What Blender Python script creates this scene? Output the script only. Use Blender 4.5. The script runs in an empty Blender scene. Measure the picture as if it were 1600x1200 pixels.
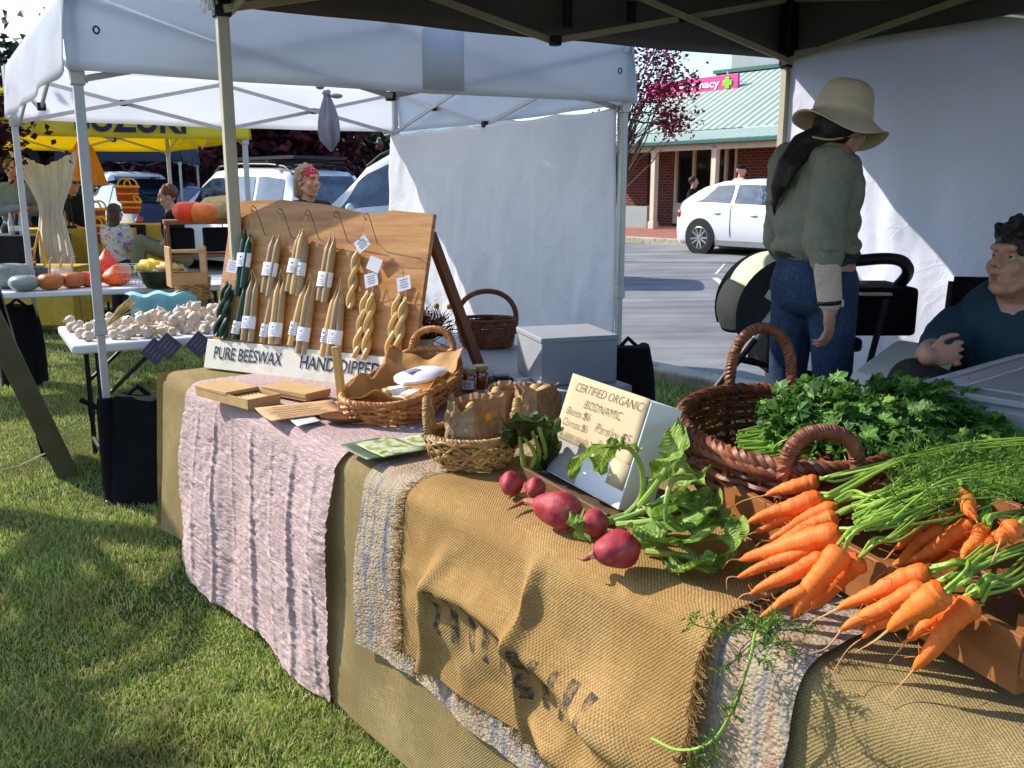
import bpy, math, random
import numpy as np
from mathutils import Vector, Matrix
random.seed(7); np.random.seed(7)
R = math.radians
SC = bpy.context.scene; COL = SC.collection
# ---------------- camera, world, sun, exposure ----------------
PITCH = R(11.84); FPX = 1450.0; EYE = np.array([0, 0, 1.45])
cd = bpy.data.cameras.new('camera'); cam = bpy.data.objects.new('camera', cd); COL.objects.link(cam)
cam.location = tuple(EYE); cam.rotation_euler = (R(90) - PITCH, 0, 0)
cd.sensor_width = 36; cd.lens = 36 * FPX / 1600; cd.clip_start = .05; cd.clip_end = 400
SC.camera = cam
SUN = np.array([1.177, -.472, -.94]); SUN = SUN / np.linalg.norm(SUN)      # travel direction
TO = -SUN
w = bpy.data.worlds.new('World'); SC.world = w; w.use_nodes = True
sk = w.node_tree.nodes.new('ShaderNodeTexSky'); sk.sky_type = 'NISHITA'; sk.sun_disc = False
sk.sun_elevation = math.asin(TO[2]); sk.sun_rotation = math.atan2(TO[0], TO[1]); sk.air_density = 1.0; sk.dust_density = .6; sk.ozone_density = 3.0
bg = w.node_tree.nodes['Background']; bg.inputs['Strength'].default_value = .15
w.node_tree.links.new(sk.outputs[0], bg.inputs[0])
sl = bpy.data.lights.new('sun', 'SUN'); sl.energy = 3.5; sl.angle = R(.5); sl.color = (1, .945, .86)
so = bpy.data.objects.new('sun', sl); COL.objects.link(so)
so.rotation_euler = Vector(SUN).to_track_quat('-Z', 'Y').to_euler(); so.location = (-10, 4, 9)
SC.view_settings.view_transform = 'Standard'; SC.view_settings.look = 'None'; SC.view_settings.exposure = 1.0; SC.view_settings.gamma = 1
SC.cycles.max_bounces = 6; SC.cycles.diffuse_bounces = 4; SC.cycles.transparent_max_bounces = 6
SC.cycles.caustics_reflective = False; SC.cycles.caustics_refractive = False

# ---------------- placement: pixels of the 1600x1200 photo to points on real planes ----------------
cp_, sp_ = math.cos(PITCH), math.sin(PITCH)
def ray(px, py):
    u = (px - 800) / FPX; v = (py - 600) / FPX
    return np.array([u, cp_ - sp_ * v, -(sp_ + cp_ * v)])
def at(px, py, z):
    d = ray(px, py); return EYE + d * ((z - EYE[2]) / d[2])
def aty(px, py, Y):
    d = ray(px, py); return EYE + d * (Y / d[1])
def onp(px, py, P, n):
    d = ray(px, py); return EYE + d * (np.dot(np.array(P) - EYE, n) / np.dot(d, n))
A3 = lambda *p: np.array(p, float)
def nz(v): v = np.array(v, float); return v / (np.linalg.norm(v) + 1e-12)
DA = nz((.864, .503, 0)); DB = nz((-.503, .864, 0))          # tent row, tent depth
DT = nz((.617, -.787, 0)); DQ = nz((.787, .617, 0))          # main table along / across
RD = nz((.62, -.785, 0)); RN = nz((.785, .62, 0))            # road along / across
UP = A3(0, 0, 1)

# ---------------- noise ----------------
_tab = np.random.RandomState(3).rand(256, 256)
def vn(x, y, seed=0):
    x = np.asarray(x, float) + seed * 17.31; y = np.asarray(y, float) + seed * 9.77
    xi = np.floor(x).astype(int); yi = np.floor(y).astype(int); fx = x - xi; fy = y - yi
    fx = fx * fx * (3 - 2 * fx); fy = fy * fy * (3 - 2 * fy)
    a = _tab[xi % 256, yi % 256]; b = _tab[(xi + 1) % 256, yi % 256]; c = _tab[xi % 256, (yi + 1) % 256]; d = _tab[(xi + 1) % 256, (yi + 1) % 256]
    return (a * (1 - fx) + b * fx) * (1 - fy) + (c * (1 - fx) + d * fx) * fy - .5
def fbm(x, y, seed=0, o=4):
    s = 0; a = 1
    for k in range(o): s = s + a * vn(x * 2 ** k, y * 2 ** k, seed + k * 5); a *= .5
    return s
def sstep(a, b, x): t = np.clip((x - a) / (b - a), 0, 1); return t * t * (3 - 2 * t)

# ---------------- mesh accumulator ----------------
def frame(d):
    d = nz(d); a = A3(0, 0, 1) if abs(d[2]) < .9 else A3(1, 0, 0)
    x = nz(np.cross(a, d)); return x, np.cross(d, x), d
class MB:
    def __init__(s): s.v = []; s.f = []; s.uv = []; s.n = 0
    def add(s, v, f, uv=None):
        v = np.asarray(v, float).reshape(-1, 3)
        s.v.append(v); b = s.n
        s.f += [tuple(i + b for i in q) for q in f]
        s.uv.append(np.zeros((len(v), 2)) if uv is None else np.asarray(uv, float).reshape(-1, 2)); s.n += len(v); return s
    def grid(s, P, cu=False, cv=False, uv=None):
        P = np.asarray(P, float); nu, nv = P.shape[:2]; f = []
        for i in range(nu - (0 if cu else 1)):
            for j in range(nv - (0 if cv else 1)):
                i2 = (i + 1) % nu; j2 = (j + 1) % nv
                f.append((i * nv + j, i2 * nv + j, i2 * nv + j2, i * nv + j2))
        if uv is None:
            U, V = np.meshgrid(np.linspace(0, 1, nu), np.linspace(0, 1, nv), indexing='ij'); uv = np.stack([U, V], -1)
        return s.add(P, f, uv)
    def tube(s, pts, r, n=8, cap=True, ulen=True):
        pts = np.asarray(pts, float); m = len(pts); r = np.broadcast_to(np.asarray(r, float), (m,))
        T = np.gradient(pts, axis=0); x, y, _ = frame(T[0]); P = np.zeros((m, n, 3)); an = np.arange(n) * 2 * math.pi / n; L = 0; uv = np.zeros((m, n, 2))
        for i in range(m):
            t = nz(T[i]); x = nz(x - np.dot(x, t) * t); y = np.cross(t, x)
            P[i] = pts[i] + r[i] * (np.cos(an)[:, None] * x + np.sin(an)[:, None] * y)
            if i: L += np.linalg.norm(pts[i] - pts[i - 1])
            uv[i, :, 0] = L; uv[i, :, 1] = np.arange(n) / n
        b = s.n; s.grid(P, cv=True, uv=uv)
        if cap: s.f.append(tuple(b + j for j in range(n - 1, -1, -1))); s.f.append(tuple(b + (m - 1) * n + j for j in range(n)))
        return s
    def rod(s, a, b, r, n=8, r2=None): return s.tube([a, b], [r, r if r2 is None else r2], n)
    def bar(s, a, b, w, h, up=UP):
        a = A3(*a); b = A3(*b); d = nz(b - a); x = nz(np.cross(d, up)); y = np.cross(x, d)
        return s.box((a + b) / 2, (np.linalg.norm(b - a), w, h), (d, x, y))
    def box(s, c, size, ax=None):
        c = A3(*c); ax = np.eye(3) if ax is None else np.array(ax); h = np.array(size) / 2
        v = [c + sx * h[0] * ax[0] + sy * h[1] * ax[1] + sz * h[2] * ax[2] for sx in (-1, 1) for sy in (-1, 1) for sz in (-1, 1)]
        f = [(0, 1, 3, 2), (4, 6, 7, 5), (0, 4, 5, 1), (2, 3, 7, 6), (0, 2, 6, 4), (1, 5, 7, 3)]
        vv = []; ff = []; uv = []
        for q in f:
            b = len(vv); vv += [v[i] for i in q]; ff.append((b, b + 1, b + 2, b + 3)); uv += [(0, 0), (1, 0), (1, 1), (0, 1)]
        return s.add(v, f)
    def lathe(s, prof, n=24, c=(0, 0, 0), sx=1, sy=1, ax=None, fn=None):
        prof = np.array(prof, float); an = np.arange(n) * 2 * math.pi / n; ax = np.eye(3) if ax is None else np.array(ax)
        P = np.zeros((len(prof), n, 3))
        for i, (r, z) in enumerate(prof):
            q = np.stack([r * sx * np.cos(an), r * sy * np.sin(an), np.full(n, z)], -1)
            if fn is not None: q = fn(q, an, i)
            P[i] = A3(*c) + q @ ax
        return s.grid(P, cv=True)
    def ell(s, c, rad, ax=None, nu=10, nv=14, fn=None):
        th = np.linspace(-math.pi / 2, math.pi / 2, nu); th[0] += 1e-3; th[-1] -= 1e-3
        prof = [(math.cos(t), math.sin(t)) for t in th]
        an = np.arange(nv) * 2 * math.pi / nv; ax = np.eye(3) if ax is None else np.array(ax); rad = np.broadcast_to(np.array(rad, float), (3,))
        P = np.zeros((nu, nv, 3))
        for i, (r, z) in enumerate(prof):
            q = np.stack([r * np.cos(an), r * np.sin(an), np.full(nv, z)], -1)
            if fn is not None: q = fn(q)
            P[i] = A3(*c) + (q * rad) @ ax
        b = s.n; s.grid(P, cv=True); s.f.append(tuple(b + j for j in range(nv - 1, -1, -1))); s.f.append(tuple(b + (nu - 1) * nv + j for j in range(nv))); return s
    def cap(s, a, b, r1, r2=None, n=10):
        a = A3(*a); b = A3(*b); r2 = r1 if r2 is None else r2; x, y, d = frame(b - a) if np.linalg.norm(b - a) > 1e-6 else frame(UP)
        ks = np.linspace(-math.pi / 2, 0, 5); pts = [(a + d * r1 * math.sin(k), r1 * math.cos(k) + 1e-4) for k in ks] + [(b + d * r2 * math.sin(-k), r2 * math.cos(k) + 1e-4) for k in ks[::-1]]
        an = np.arange(n) * 2 * math.pi / n
        P = np.array([c + r * (np.cos(an)[:, None] * x + np.sin(an)[:, None] * y) for c, r in pts])
        bb = s.n; s.grid(P, cv=True); m = len(pts); s.f.append(tuple(bb + j for j in range(n - 1, -1, -1))); s.f.append(tuple(bb + (m - 1) * n + j for j in range(n))); return s
    def prism(s, pts, ext):
        pts = np.asarray(pts, float); n = len(pts); ext = A3(*ext)
        return s.add(np.vstack([pts, pts + ext]), [tuple(range(n - 1, -1, -1)), tuple(range(n, 2 * n))] + [(i, (i + 1) % n, n + (i + 1) % n, n + i) for i in range(n)])
    def poly(s, pts, uv=None): return s.add(pts, [tuple(range(len(pts)))], uv)
    def build(s, name, mat, parent=None, smooth=True, bevel=0, solid=0, remesh=0, sm=0, sub=0, angle=40, loc=None):
        me = bpy.data.meshes.new(name)
        V = np.vstack(s.v) if s.v else np.zeros((0, 3)); UVs = np.vstack(s.uv) if s.uv else np.zeros((0, 2))
        root = parent
        while root is not None and root.parent is not None: root = root.parent
        off = np.array(root.location) if root is not None else (np.array(loc, float) if loc is not None else np.zeros(3))
        if getattr(root, 'get', None) and root is not None and root.get('_local'): off = np.zeros(3)
        me.from_pydata((V - off).tolist(), [], s.f)
        uvl = me.uv_layers.new(name='UVMap'); li = np.zeros(len(me.loops), dtype=np.int32); me.loops.foreach_get('vertex_index', li)
        uvl.data.foreach_set('uv', UVs[li].astype(np.float32).ravel())
        me.materials.append(mat)
        o = bpy.data.objects.new(name, me); COL.objects.link(o)
        if parent is not None: o.parent = parent
        elif loc is not None: o.location = loc
        if remesh:
            m = o.modifiers.new('remesh', 'REMESH'); m.mode = 'VOXEL'; m.voxel_size = remesh; m.use_smooth_shade = True
        if sm:
            m = o.modifiers.new('smooth', 'SMOOTH'); m.factor = .5; m.iterations = sm
        if solid:
            m = o.modifiers.new('solid', 'SOLIDIFY'); m.thickness = solid; m.offset = 0
        if bevel:
            m = o.modifiers.new('bevel', 'BEVEL'); m.width = bevel; m.segments = 2; m.limit_method = 'ANGLE'; m.angle_limit = R(35)
        if sub:
            m = o.modifiers.new('sub', 'SUBSURF'); m.levels = sub; m.render_levels = sub
        if smooth and len(me.polygons):
            me.polygons.foreach_set('use_smooth', [True] * len(me.polygons))
            if not remesh:
                try: me.set_sharp_from_angle(angle=R(angle))
                except Exception: pass
        return o
def tag(o, label, cat, group=None, kind=None):
    if label: o['label'] = label
    if cat: o['category'] = cat
    if group: o['group'] = group
    if kind: o['kind'] = kind
    return o
def thing(name, label, cat, loc=(0, 0, 0), group=None, local=False, rz=0):
    o = bpy.data.objects.new(name, None); COL.objects.link(o); o.location = tuple(float(k) for k in loc); o.rotation_euler = (0, 0, rz)
    o.empty_display_size = .1
    if local: o['_local'] = 1
    return tag(o, label, cat, group)
def lab(o, label): o['label'] = label; return o
def dup(root, loc, rz=0, label=None, scale=None, rot=None):
    def cp(o, par):
        c = o.copy(); COL.objects.link(c); c.parent = par
        for ch in list(o.children): cp(ch, c)
        return c
    r = cp(root, None); r.location = tuple(float(k) for k in loc); r.rotation_euler = rot if rot else (0, 0, rz)
    if scale: r.scale = scale if hasattr(scale, '__len__') else (scale,) * 3
    if label: r['label'] = label
    return r
def struct(o): o['kind'] = 'structure'; return o
def text_mb(body, P, xd, yd, h, depth=.0015, width=None, bold=0, shear=0):
    """letters as a thin raised mesh; P lower-left, h cap height"""
    cu = bpy.data.curves.new('t', 'FONT'); cu.body = body; cu.size = 1; cu.extrude = 0; cu.offset = bold; cu.shear = shear; cu.resolution_u = 3
    ob = bpy.data.objects.new('t', cu); COL.objects.link(ob)
    me = bpy.data.meshes.new_from_object(ob); V = np.zeros(len(me.vertices) * 3); me.vertices.foreach_get('co', V); V = V.reshape(-1, 3)
    F = [tuple(p.vertices) for p in me.polygons]; bpy.data.objects.remove(ob); bpy.data.meshes.remove(me); bpy.data.curves.remove(cu)
    x0, x1 = V[:, 0].min(), V[:, 0].max(); s = h / .7; sx = s if width is None else width / (x1 - x0)
    xd = nz(xd); yd = nz(yd); n = np.cross(xd, yd)
    W = A3(*P) + np.outer((V[:, 0] - x0) * sx, xd) + np.outer(V[:, 1] * s, yd) + n * depth
    m = MB(); m.add(W, F); return m

# ---------------- materials ----------------
def S(r, g, b): return tuple(((c / 255) / 12.92 if c / 255 <= .04045 else ((c / 255 + .055) / 1.055) ** 2.4) for c in (r, g, b)) + (1,)
class NT:
    def __init__(s, name):
        s.m = bpy.data.materials.new(name); s.m.use_nodes = True; s.t = s.m.node_tree; s.b = s.t.nodes['Principled BSDF']; s.o = s.t.nodes['Material Output']
    def n(s, typ, **kw):
        k = s.t.nodes.new('ShaderNode' + typ)
        for a, v in kw.items():
            if hasattr(k, a): setattr(k, a, v)
            else:
                i = k.inputs[a.replace('_', ' ')]
                if isinstance(v, bpy.types.NodeSocket): s.t.links.new(v, i)
                else: i.default_value = v
        return k
    def l(s, a, b): s.t.links.new(a, b)
    def co(s, kind='Object', scale=None, rot=None):
        o = s.n('TexCoord').outputs[kind]
        if scale is not None:
            mp = s.n('Mapping'); s.l(o, mp.inputs[0]); mp.inputs['Scale'].default_value = scale if hasattr(scale, '__len__') else (scale,) * 3
            if rot: mp.inputs['Rotation'].default_value = rot
            o = mp.outputs[0]
        return o
    def noise(s, co, scale, detail=4, rough=.55, dist=0):
        k = s.n('TexNoise'); s.l(co, k.inputs['Vector']); k.inputs['Scale'].default_value = scale; k.inputs['Detail'].default_value = detail; k.inputs['Roughness'].default_value = rough; k.inputs['Distortion'].default_value = dist
        return k.outputs['Fac']
    def ramp(s, fac, stops):
        k = s.n('ValToRGB'); s.l(fac, k.inputs[0]); e = k.color_ramp.elements
        while len(e) < len(stops): e.new(.5)
        for i, (p, c) in enumerate(stops): e[i].position = p; e[i].color = c
        return k.outputs[0]
    def mix(s, fac, a, b, blend='MIX'):
        k = s.n('MixRGB', blend_type=blend)
        for i, v in enumerate((fac, a, b)):
            if isinstance(v, bpy.types.NodeSocket): s.l(v, k.inputs[i])
            else: k.inputs[i].default_value = v
        return k.outputs[0]
    def math(s, op, a, b=0.0):
        k = s.n('Math', operation=op)
        for i, v in enumerate((a, b)):
            if isinstance(v, bpy.types.NodeSocket): s.l(v, k.inputs[i])
            else: k.inputs[i].default_value = v
        return k.outputs[0]
    def bump(s, h, strength=.3, dist=.01, prev=None):
        k = s.n('Bump'); k.inputs['Strength'].default_value = strength; k.inputs['Distance'].default_value = dist; s.l(h, k.inputs['Height'])
        if prev is not None: s.l(prev, k.inputs['Normal'])
        return k.outputs[0]
    def fin(s, col=None, rough=.6, nrm=None, spec=.4, metal=0, transl=0, tcol=None, trans=0, alpha=1, sheen=0, coat=0, sss=0):
        b = s.b
        if col is not None:
            if isinstance(col, bpy.types.NodeSocket): s.l(col, b.inputs['Base Color'])
            else: b.inputs['Base Color'].default_value = col
        if isinstance(rough, bpy.types.NodeSocket): s.l(rough, b.inputs['Roughness'])
        else: b.inputs['Roughness'].default_value = rough
        b.inputs['Specular IOR Level'].default_value = spec; b.inputs['Metallic'].default_value = metal; b.inputs['Transmission Weight'].default_value = trans; b.inputs['Alpha'].default_value = alpha
        b.inputs['Coat Weight'].default_value = coat; b.inputs['Sheen Weight'].default_value = sheen
        if sss: b.inputs['Subsurface Weight'].default_value = sss; b.inputs['Subsurface Radius'].default_value = (.01, .004, .002)
        if nrm is not None: s.l(nrm, b.inputs['Normal'])
        if transl:
            tr = s.n('BsdfTranslucent'); c = tcol if tcol is not None else col
            if isinstance(c, bpy.types.NodeSocket): s.l(c, tr.inputs[0])
            else: tr.inputs[0].default_value = c
            if nrm is not None: s.l(nrm, tr.inputs['Normal'])
            mx = s.n('MixShader'); mx.inputs[0].default_value = transl; s.l(b.outputs[0], mx.inputs[1]); s.l(tr.outputs[0], mx.inputs[2]); s.l(mx.outputs[0], s.o.inputs[0])
        return s.m
def shade(c, k): return tuple(min(1, x * k) for x in c[:3]) + (1,)
_mc = {}
def mat(name, c, rough=.6, var=.15, vs=6, bump=0, bs=40, spec=.4, metal=0, transl=0, coat=0, dist=.004, detail=4, scale=None, sheen=0, dirt=None, sss=0, tcol=None):
    if name in _mc: return _mc[name]
    t = NT(name); co = t.co('Object', scale); f = t.noise(co, vs, detail)
    col = t.ramp(f, [(.3, shade(c, 1 - var)), (.7, shade(c, 1 + var))])
    if dirt is not None:
        f2 = t.noise(co, vs * 3.1, 6, .65); col = t.mix(t.ramp(f2, [(.52, (0, 0, 0, 1)), (.75, (1, 1, 1, 1))]), col, dirt)
    nrm = t.bump(t.noise(co, bs, 5, .6), bump, dist) if bump else None
    rr = t.math('ADD', t.math('MULTIPLY', t.noise(co, vs * 2, 3), .25), rough - .12) if rough < .95 else rough
    _mc[name] = t.fin(col, rr, nrm, spec, metal, transl, tcol, coat=coat, sheen=sheen, sss=sss); return _mc[name]
def weave(name, c1, c2, freq=420, stain=None, var=.22, rough=.9, print_=None):
    """plain-weave cloth on UVs in metres, slubby threads"""
    t = NT(name); uv = t.co('UV')
    big = t.noise(uv, 5, 4); thr = t.n('TexNoise'); mp = t.n('Mapping'); t.l(uv, mp.inputs[0]); mp.inputs['Scale'].default_value = (1, 14, 1); t.l(mp.outputs[0], thr.inputs['Vector']); thr.inputs['Scale'].default_value = 22; thr.inputs['Detail'].default_value = 3
    thr2 = t.n('TexNoise'); mp2 = t.n('Mapping'); t.l(uv, mp2.inputs[0]); mp2.inputs['Scale'].default_value = (14, 1, 1); t.l(mp2.outputs[0], thr2.inputs['Vector']); thr2.inputs['Scale'].default_value = 22; thr2.inputs['Detail'].default_value = 3
    sx = t.n('SeparateXYZ'); wob = t.n('VectorMath', operation='MULTIPLY_ADD'); ns = t.n('TexNoise'); t.l(uv, ns.inputs['Vector']); ns.inputs['Scale'].default_value = 30; t.l(ns.outputs['Color'], wob.inputs[0]); wob.inputs[1].default_value = (.006, .006, 0); t.l(uv, wob.inputs[2]); t.l(wob.outputs[0], sx.inputs[0])
    wu = t.math('SINE', t.math('MULTIPLY', sx.outputs[0], freq * 2)); wv = t.math('SINE', t.math('MULTIPLY', sx.outputs[1], freq * 2))
    wv_ = t.math('MULTIPLY', wu, wv); h = t.math('ADD', t.math('MULTIPLY', wv_, .5), .5)
    fac = t.math('ADD', t.math('MULTIPLY', big, .5), t.math('MULTIPLY', t.math('ADD', thr.outputs['Fac'], thr2.outputs['Fac']), .32))
    col = t.ramp(fac, [(.38, shade(c1, 1 - var)), (.55, c1), (.72, c2)])
    col = t.mix(t.math('MULTIPLY', t.math('SUBTRACT', 1.0, h), .55), col, shade(c1, .42))
    if stain: col = t.mix(t.ramp(t.noise(uv, 9, 6, .7), [(.55, (0, 0, 0, 1)), (.8, (1, 1, 1, 1))]), col, stain)
    if print_ is not None: col = print_(t, uv, col)
    hh = t.math('ADD', h, t.math('ADD', thr.outputs['Fac'], thr2.outputs['Fac']))
    return t.fin(col, rough, t.bump(hh, .55, .0025), .15, transl=.12)
def woodm(name, c1, c2, sc=9, ring=16, rough=.55, ax=0, coat=0, bump=.15):
    t = NT(name); s3 = [1, 1, 1]; s3[ax] = .12; co = t.co('Object', tuple(k * sc for k in s3)); f = t.noise(co, 1.2, 6, .6, .6)
    co2 = t.co('Object', tuple(k * ring for k in s3)); g = t.noise(co2, 6, 3, .5)
    col = t.mix(t.math('MULTIPLY', g, .5), t.ramp(f, [(.3, c1), (.5, shade(c1, .9)), (.68, c2)]), shade(c2, .7))
    return t.fin(col, rough, t.bump(g, bump, .002), .35, coat=coat)
# ================= THE SETTING =================
K0 = A3(1.15, 7.46, 0)
def rp(s, a, z=0.): return K0 + RD * s + RN * a + UP * z
def ra(p): return float(np.dot(np.array(p)[:2] - K0[:2], RN[:2]))
RAX = (RD, RN, UP)
# lawn material: soil and thatch under the blades
t = NT('lawn'); co = t.co('Object'); f = t.noise(co, 2.2, 6, .6); g = t.noise(co, 34, 5, .7); h = t.noise(co, .5, 4)
c = t.ramp(t.math('ADD', t.math('MULTIPLY', f, .5), t.math('MULTIPLY', g, .5)), [(.33, S(44, 40, 22)), (.5, S(70, 78, 30)), (.62, S(104, 104, 52)), (.75, S(132, 122, 76))])
M_lawn = t.fin(c, .95, t.bump(g, .7, .03), .1)
m = MB(); xs = np.concatenate([[-150, -60, -25], np.linspace(-9, 6, 61), [20, 60, 150]]); ys = np.concatenate([[-60, -10], np.linspace(0, 14, 57), [25, 60, 160]])
X, Y = np.meshgrid(xs, ys, indexing='ij'); Z = .018 * fbm(X * .9, Y * .9, 2) * (np.abs(X) < 12)
aa = (X - K0[0]) * RN[0] + (Y - K0[1]) * RN[1]; Z = np.where(aa > -.25, -.02, Z)
m.grid(np.stack([X, Y, Z], -1)); struct(m.build('lawn', M_lawn))
# road
t = NT('asphalt'); co = t.co('Object'); f = t.noise(co, .7, 5, .6); g = t.noise(co, 160, 3, .8); lane = t.n('TexNoise'); mp = t.n('Mapping'); t.l(co, mp.inputs[0]); mp.inputs['Rotation'].default_value = (0, 0, R(51.7)); mp.inputs['Scale'].default_value = (.12, 1.6, 1); t.l(mp.outputs[0], lane.inputs['Vector']); lane.inputs['Scale'].default_value = 2.5; lane.inputs['Detail'].default_value = 6
ff = t.math('ADD', t.math('MULTIPLY', f, .3), t.math('ADD', t.math('MULTIPLY', g, .4), t.math('MULTIPLY', lane.outputs['Fac'], .32)))
M_asph = t.fin(t.ramp(ff, [(.36, S(82, 82, 84)), (.52, S(122, 122, 122)), (.66, S(160, 158, 154))]), .85, t.bump(g, .5, .006), .25)
m = MB(); P = np.array([[rp(s, a, .012 + .019 * a) for a in np.linspace(0, 10.5, 12)] for s in np.linspace(-45, 45, 31)]); m.grid(P); struct(m.build('road', M_asph))
M_conc = mat('concrete', S(168, 160, 140), .85, .12, 3, .3, 90, dirt=S(96, 90, 78))
m = MB()
for i in range(-18, 19): m.box(rp(i * 2.4, -.14, .02), (2.385, .26, .13), RAX)
struct(m.build('kerb_near', M_conc, bevel=.02))
m = MB()
for i in range(-18, 19): m.box(rp(i * 2.4, 10.62, .25), (2.385, .24, .20), RAX)
struct(m.build('kerb_far', M_conc, bevel=.02))
t = NT('paving'); co = t.co('Object', None); mp = t.n('Mapping'); t.l(co, mp.inputs[0]); mp.inputs['Rotation'].default_value = (0, 0, R(51.7)); br = t.n('TexBrick'); t.l(mp.outputs[0], br.inputs['Vector']); br.inputs['Color1'].default_value = S(158, 92, 72); br.inputs['Color2'].default_value = S(134, 76, 60); br.inputs['Mortar'].default_value = S(110, 86, 74); br.inputs['Scale'].default_value = 4; br.inputs['Mortar Size'].default_value = .015
M_pave = t.fin(t.mix(t.noise(co, 2, 5), br.outputs[0], S(172, 120, 100)), .85, None, .2)
m = MB(); m.box(rp(0, 15.2, .2), (90, 8.9, .29), RAX); struct(m.build('footpath', M_pave))
# painted arrow stroke on the road
M_paint = mat('road_paint', S(196, 194, 186), .8, .2, 20, .2, 200)
def roadpt(px, py): 
    p = at(px, py, 0.1)
    for _ in range(6): p = at(px, py, .018 + .019 * ra(p))
    return p
m = MB(); m.poly([roadpt(1112, 434), roadpt(1121, 434), roadpt(1142, 447), roadpt(1130, 449)]); m.poly([roadpt(1116, 428), roadpt(1121, 428), roadpt(1134, 412), roadpt(1131, 412)]); struct(m.build('road_marking', M_paint, smooth=False))

# ---- grass: real blades in one stuff object ----
def grass(name, n, sampler, hmin, hmax, wid, matl, seed):
    rs = np.random.RandomState(seed); p = sampler(rs, n); n = len(p)
    th = rs.rand(n) * 2 * math.pi; hh = (hmin + (hmax - hmin) * rs.rand(n) ** 1.6) * (1 + 1.1 * fbm(p[:, 0] * 1.3, p[:, 1] * 1.3, 4)); lean = (.15 + .75 * rs.rand(n)) * hh; lt = rs.rand(n) * 2 * math.pi
    hh = np.maximum(hh, .006); w2 = wid * (.6 + .7 * rs.rand(n)); z0 = .018 * fbm(p[:, 0] * .9, p[:, 1] * .9, 2) - .003
    dx, dy = np.cos(th) * w2, np.sin(th) * w2; lx, ly = np.cos(lt) * lean, np.sin(lt) * lean
    V = np.zeros((n, 5, 3)); V[:, 0] = np.stack([p[:, 0] - dx, p[:, 1] - dy, z0], -1); V[:, 1] = np.stack([p[:, 0] + dx, p[:, 1] + dy, z0], -1)
    V[:, 2] = np.stack([p[:, 0] + dx * .75 + lx * .35, p[:, 1] + dy * .75 + ly * .35, z0 + hh * .62], -1); V[:, 3] = np.stack([p[:, 0] - dx * .75 + lx * .35, p[:, 1] - dy * .75 + ly * .35, z0 + hh * .62], -1)
    V[:, 4] = np.stack([p[:, 0] + lx, p[:, 1] + ly, z0 + hh * .9], -1)
    me = bpy.data.meshes.new(name); me.vertices.add(n * 5); me.vertices.foreach_set('co', V.ravel().astype(np.float32))
    base = np.arange(n) * 5; L = np.stack([base, base + 1, base + 2, base + 3, base + 3, base + 2, base + 4], -1).ravel().astype(np.int32)
    me.loops.add(n * 7); me.loops.foreach_set('vertex_index', L); me.polygons.add(n * 2)
    ls = np.stack([np.arange(n) * 7, np.arange(n) * 7 + 4], -1).ravel().astype(np.int32); me.polygons.foreach_set('loop_start', ls)
    me.update(calc_edges=True); me.validate()
    uvl = me.uv_layers.new(name='UVMap'); uvv = np.zeros((n, 7, 2)); uvv[:, :, 0] = rs.rand(n)[:, None]; uvv[:, :, 1] = np.array([0, 0, .6, .6, .6, .6, 1.])[None]; uvl.data.foreach_set('uv', uvv.ravel().astype(np.float32))
    me.materials.append(matl); o = bpy.data.objects.new(name, me); COL.objects.link(o); return o
t = NT('grass_blade'); uv = t.co('UV'); sx = t.n('SeparateXYZ'); t.l(uv, sx.inputs[0]); co = t.co('Object'); f = t.noise(co, 1.7, 5, .6)
c = t.ramp(sx.outputs[0], [(0, S(92, 124, 40)), (.3, S(138, 170, 66)), (.58, S(174, 196, 96)), (.76, S(212, 208, 130)), (.9, S(222, 204, 154))])
c = t.mix(t.ramp(f, [(.45, (0, 0, 0, 1)), (.66, (.75, .75, .75, 1))]), c, S(146, 140, 84))
M_grass = t.fin(c, .55, None, .3, transl=.35, tcol=c)
def samp_near(rs, n):
    r = 1.9 + (11 - 1.9) * rs.rand(n) ** 1.55; u = np.where(rs.rand(n) < .75, -.66 + .68 * rs.rand(n), -1.15 + .5 * rs.rand(n)); p = np.stack([u * r, r], -1)
    a = (p[:, 0] - K0[0]) * RN[0] + (p[:, 1] - K0[1]) * RN[1]
    bare = fbm(p[:, 0] * 1.7, p[:, 1] * 1.7, 11); keep = (a < -.22) & ((bare > -.38) | (rs.rand(n) < .35)); return p[keep]
def samp_verge(rs, n):
    s = -4 + 9 * rs.rand(n); a = -.26 - 2.6 * rs.rand(n); return np.stack([K0[0] + RD[0] * s + RN[0] * a, K0[1] + RD[1] * s + RN[1] * a], -1)
tag(grass('grass', 520000, samp_near, .008, .034, .0019, M_grass, 1), 'short sunlit green grass with dry patches beside the stall', 'grass', kind='stuff')
tag(grass('verge_grass', 60000, samp_verge, .02, .06, .003, M_grass, 2), 'strip of green grass along the near kerb', 'grass', kind='stuff')

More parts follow.
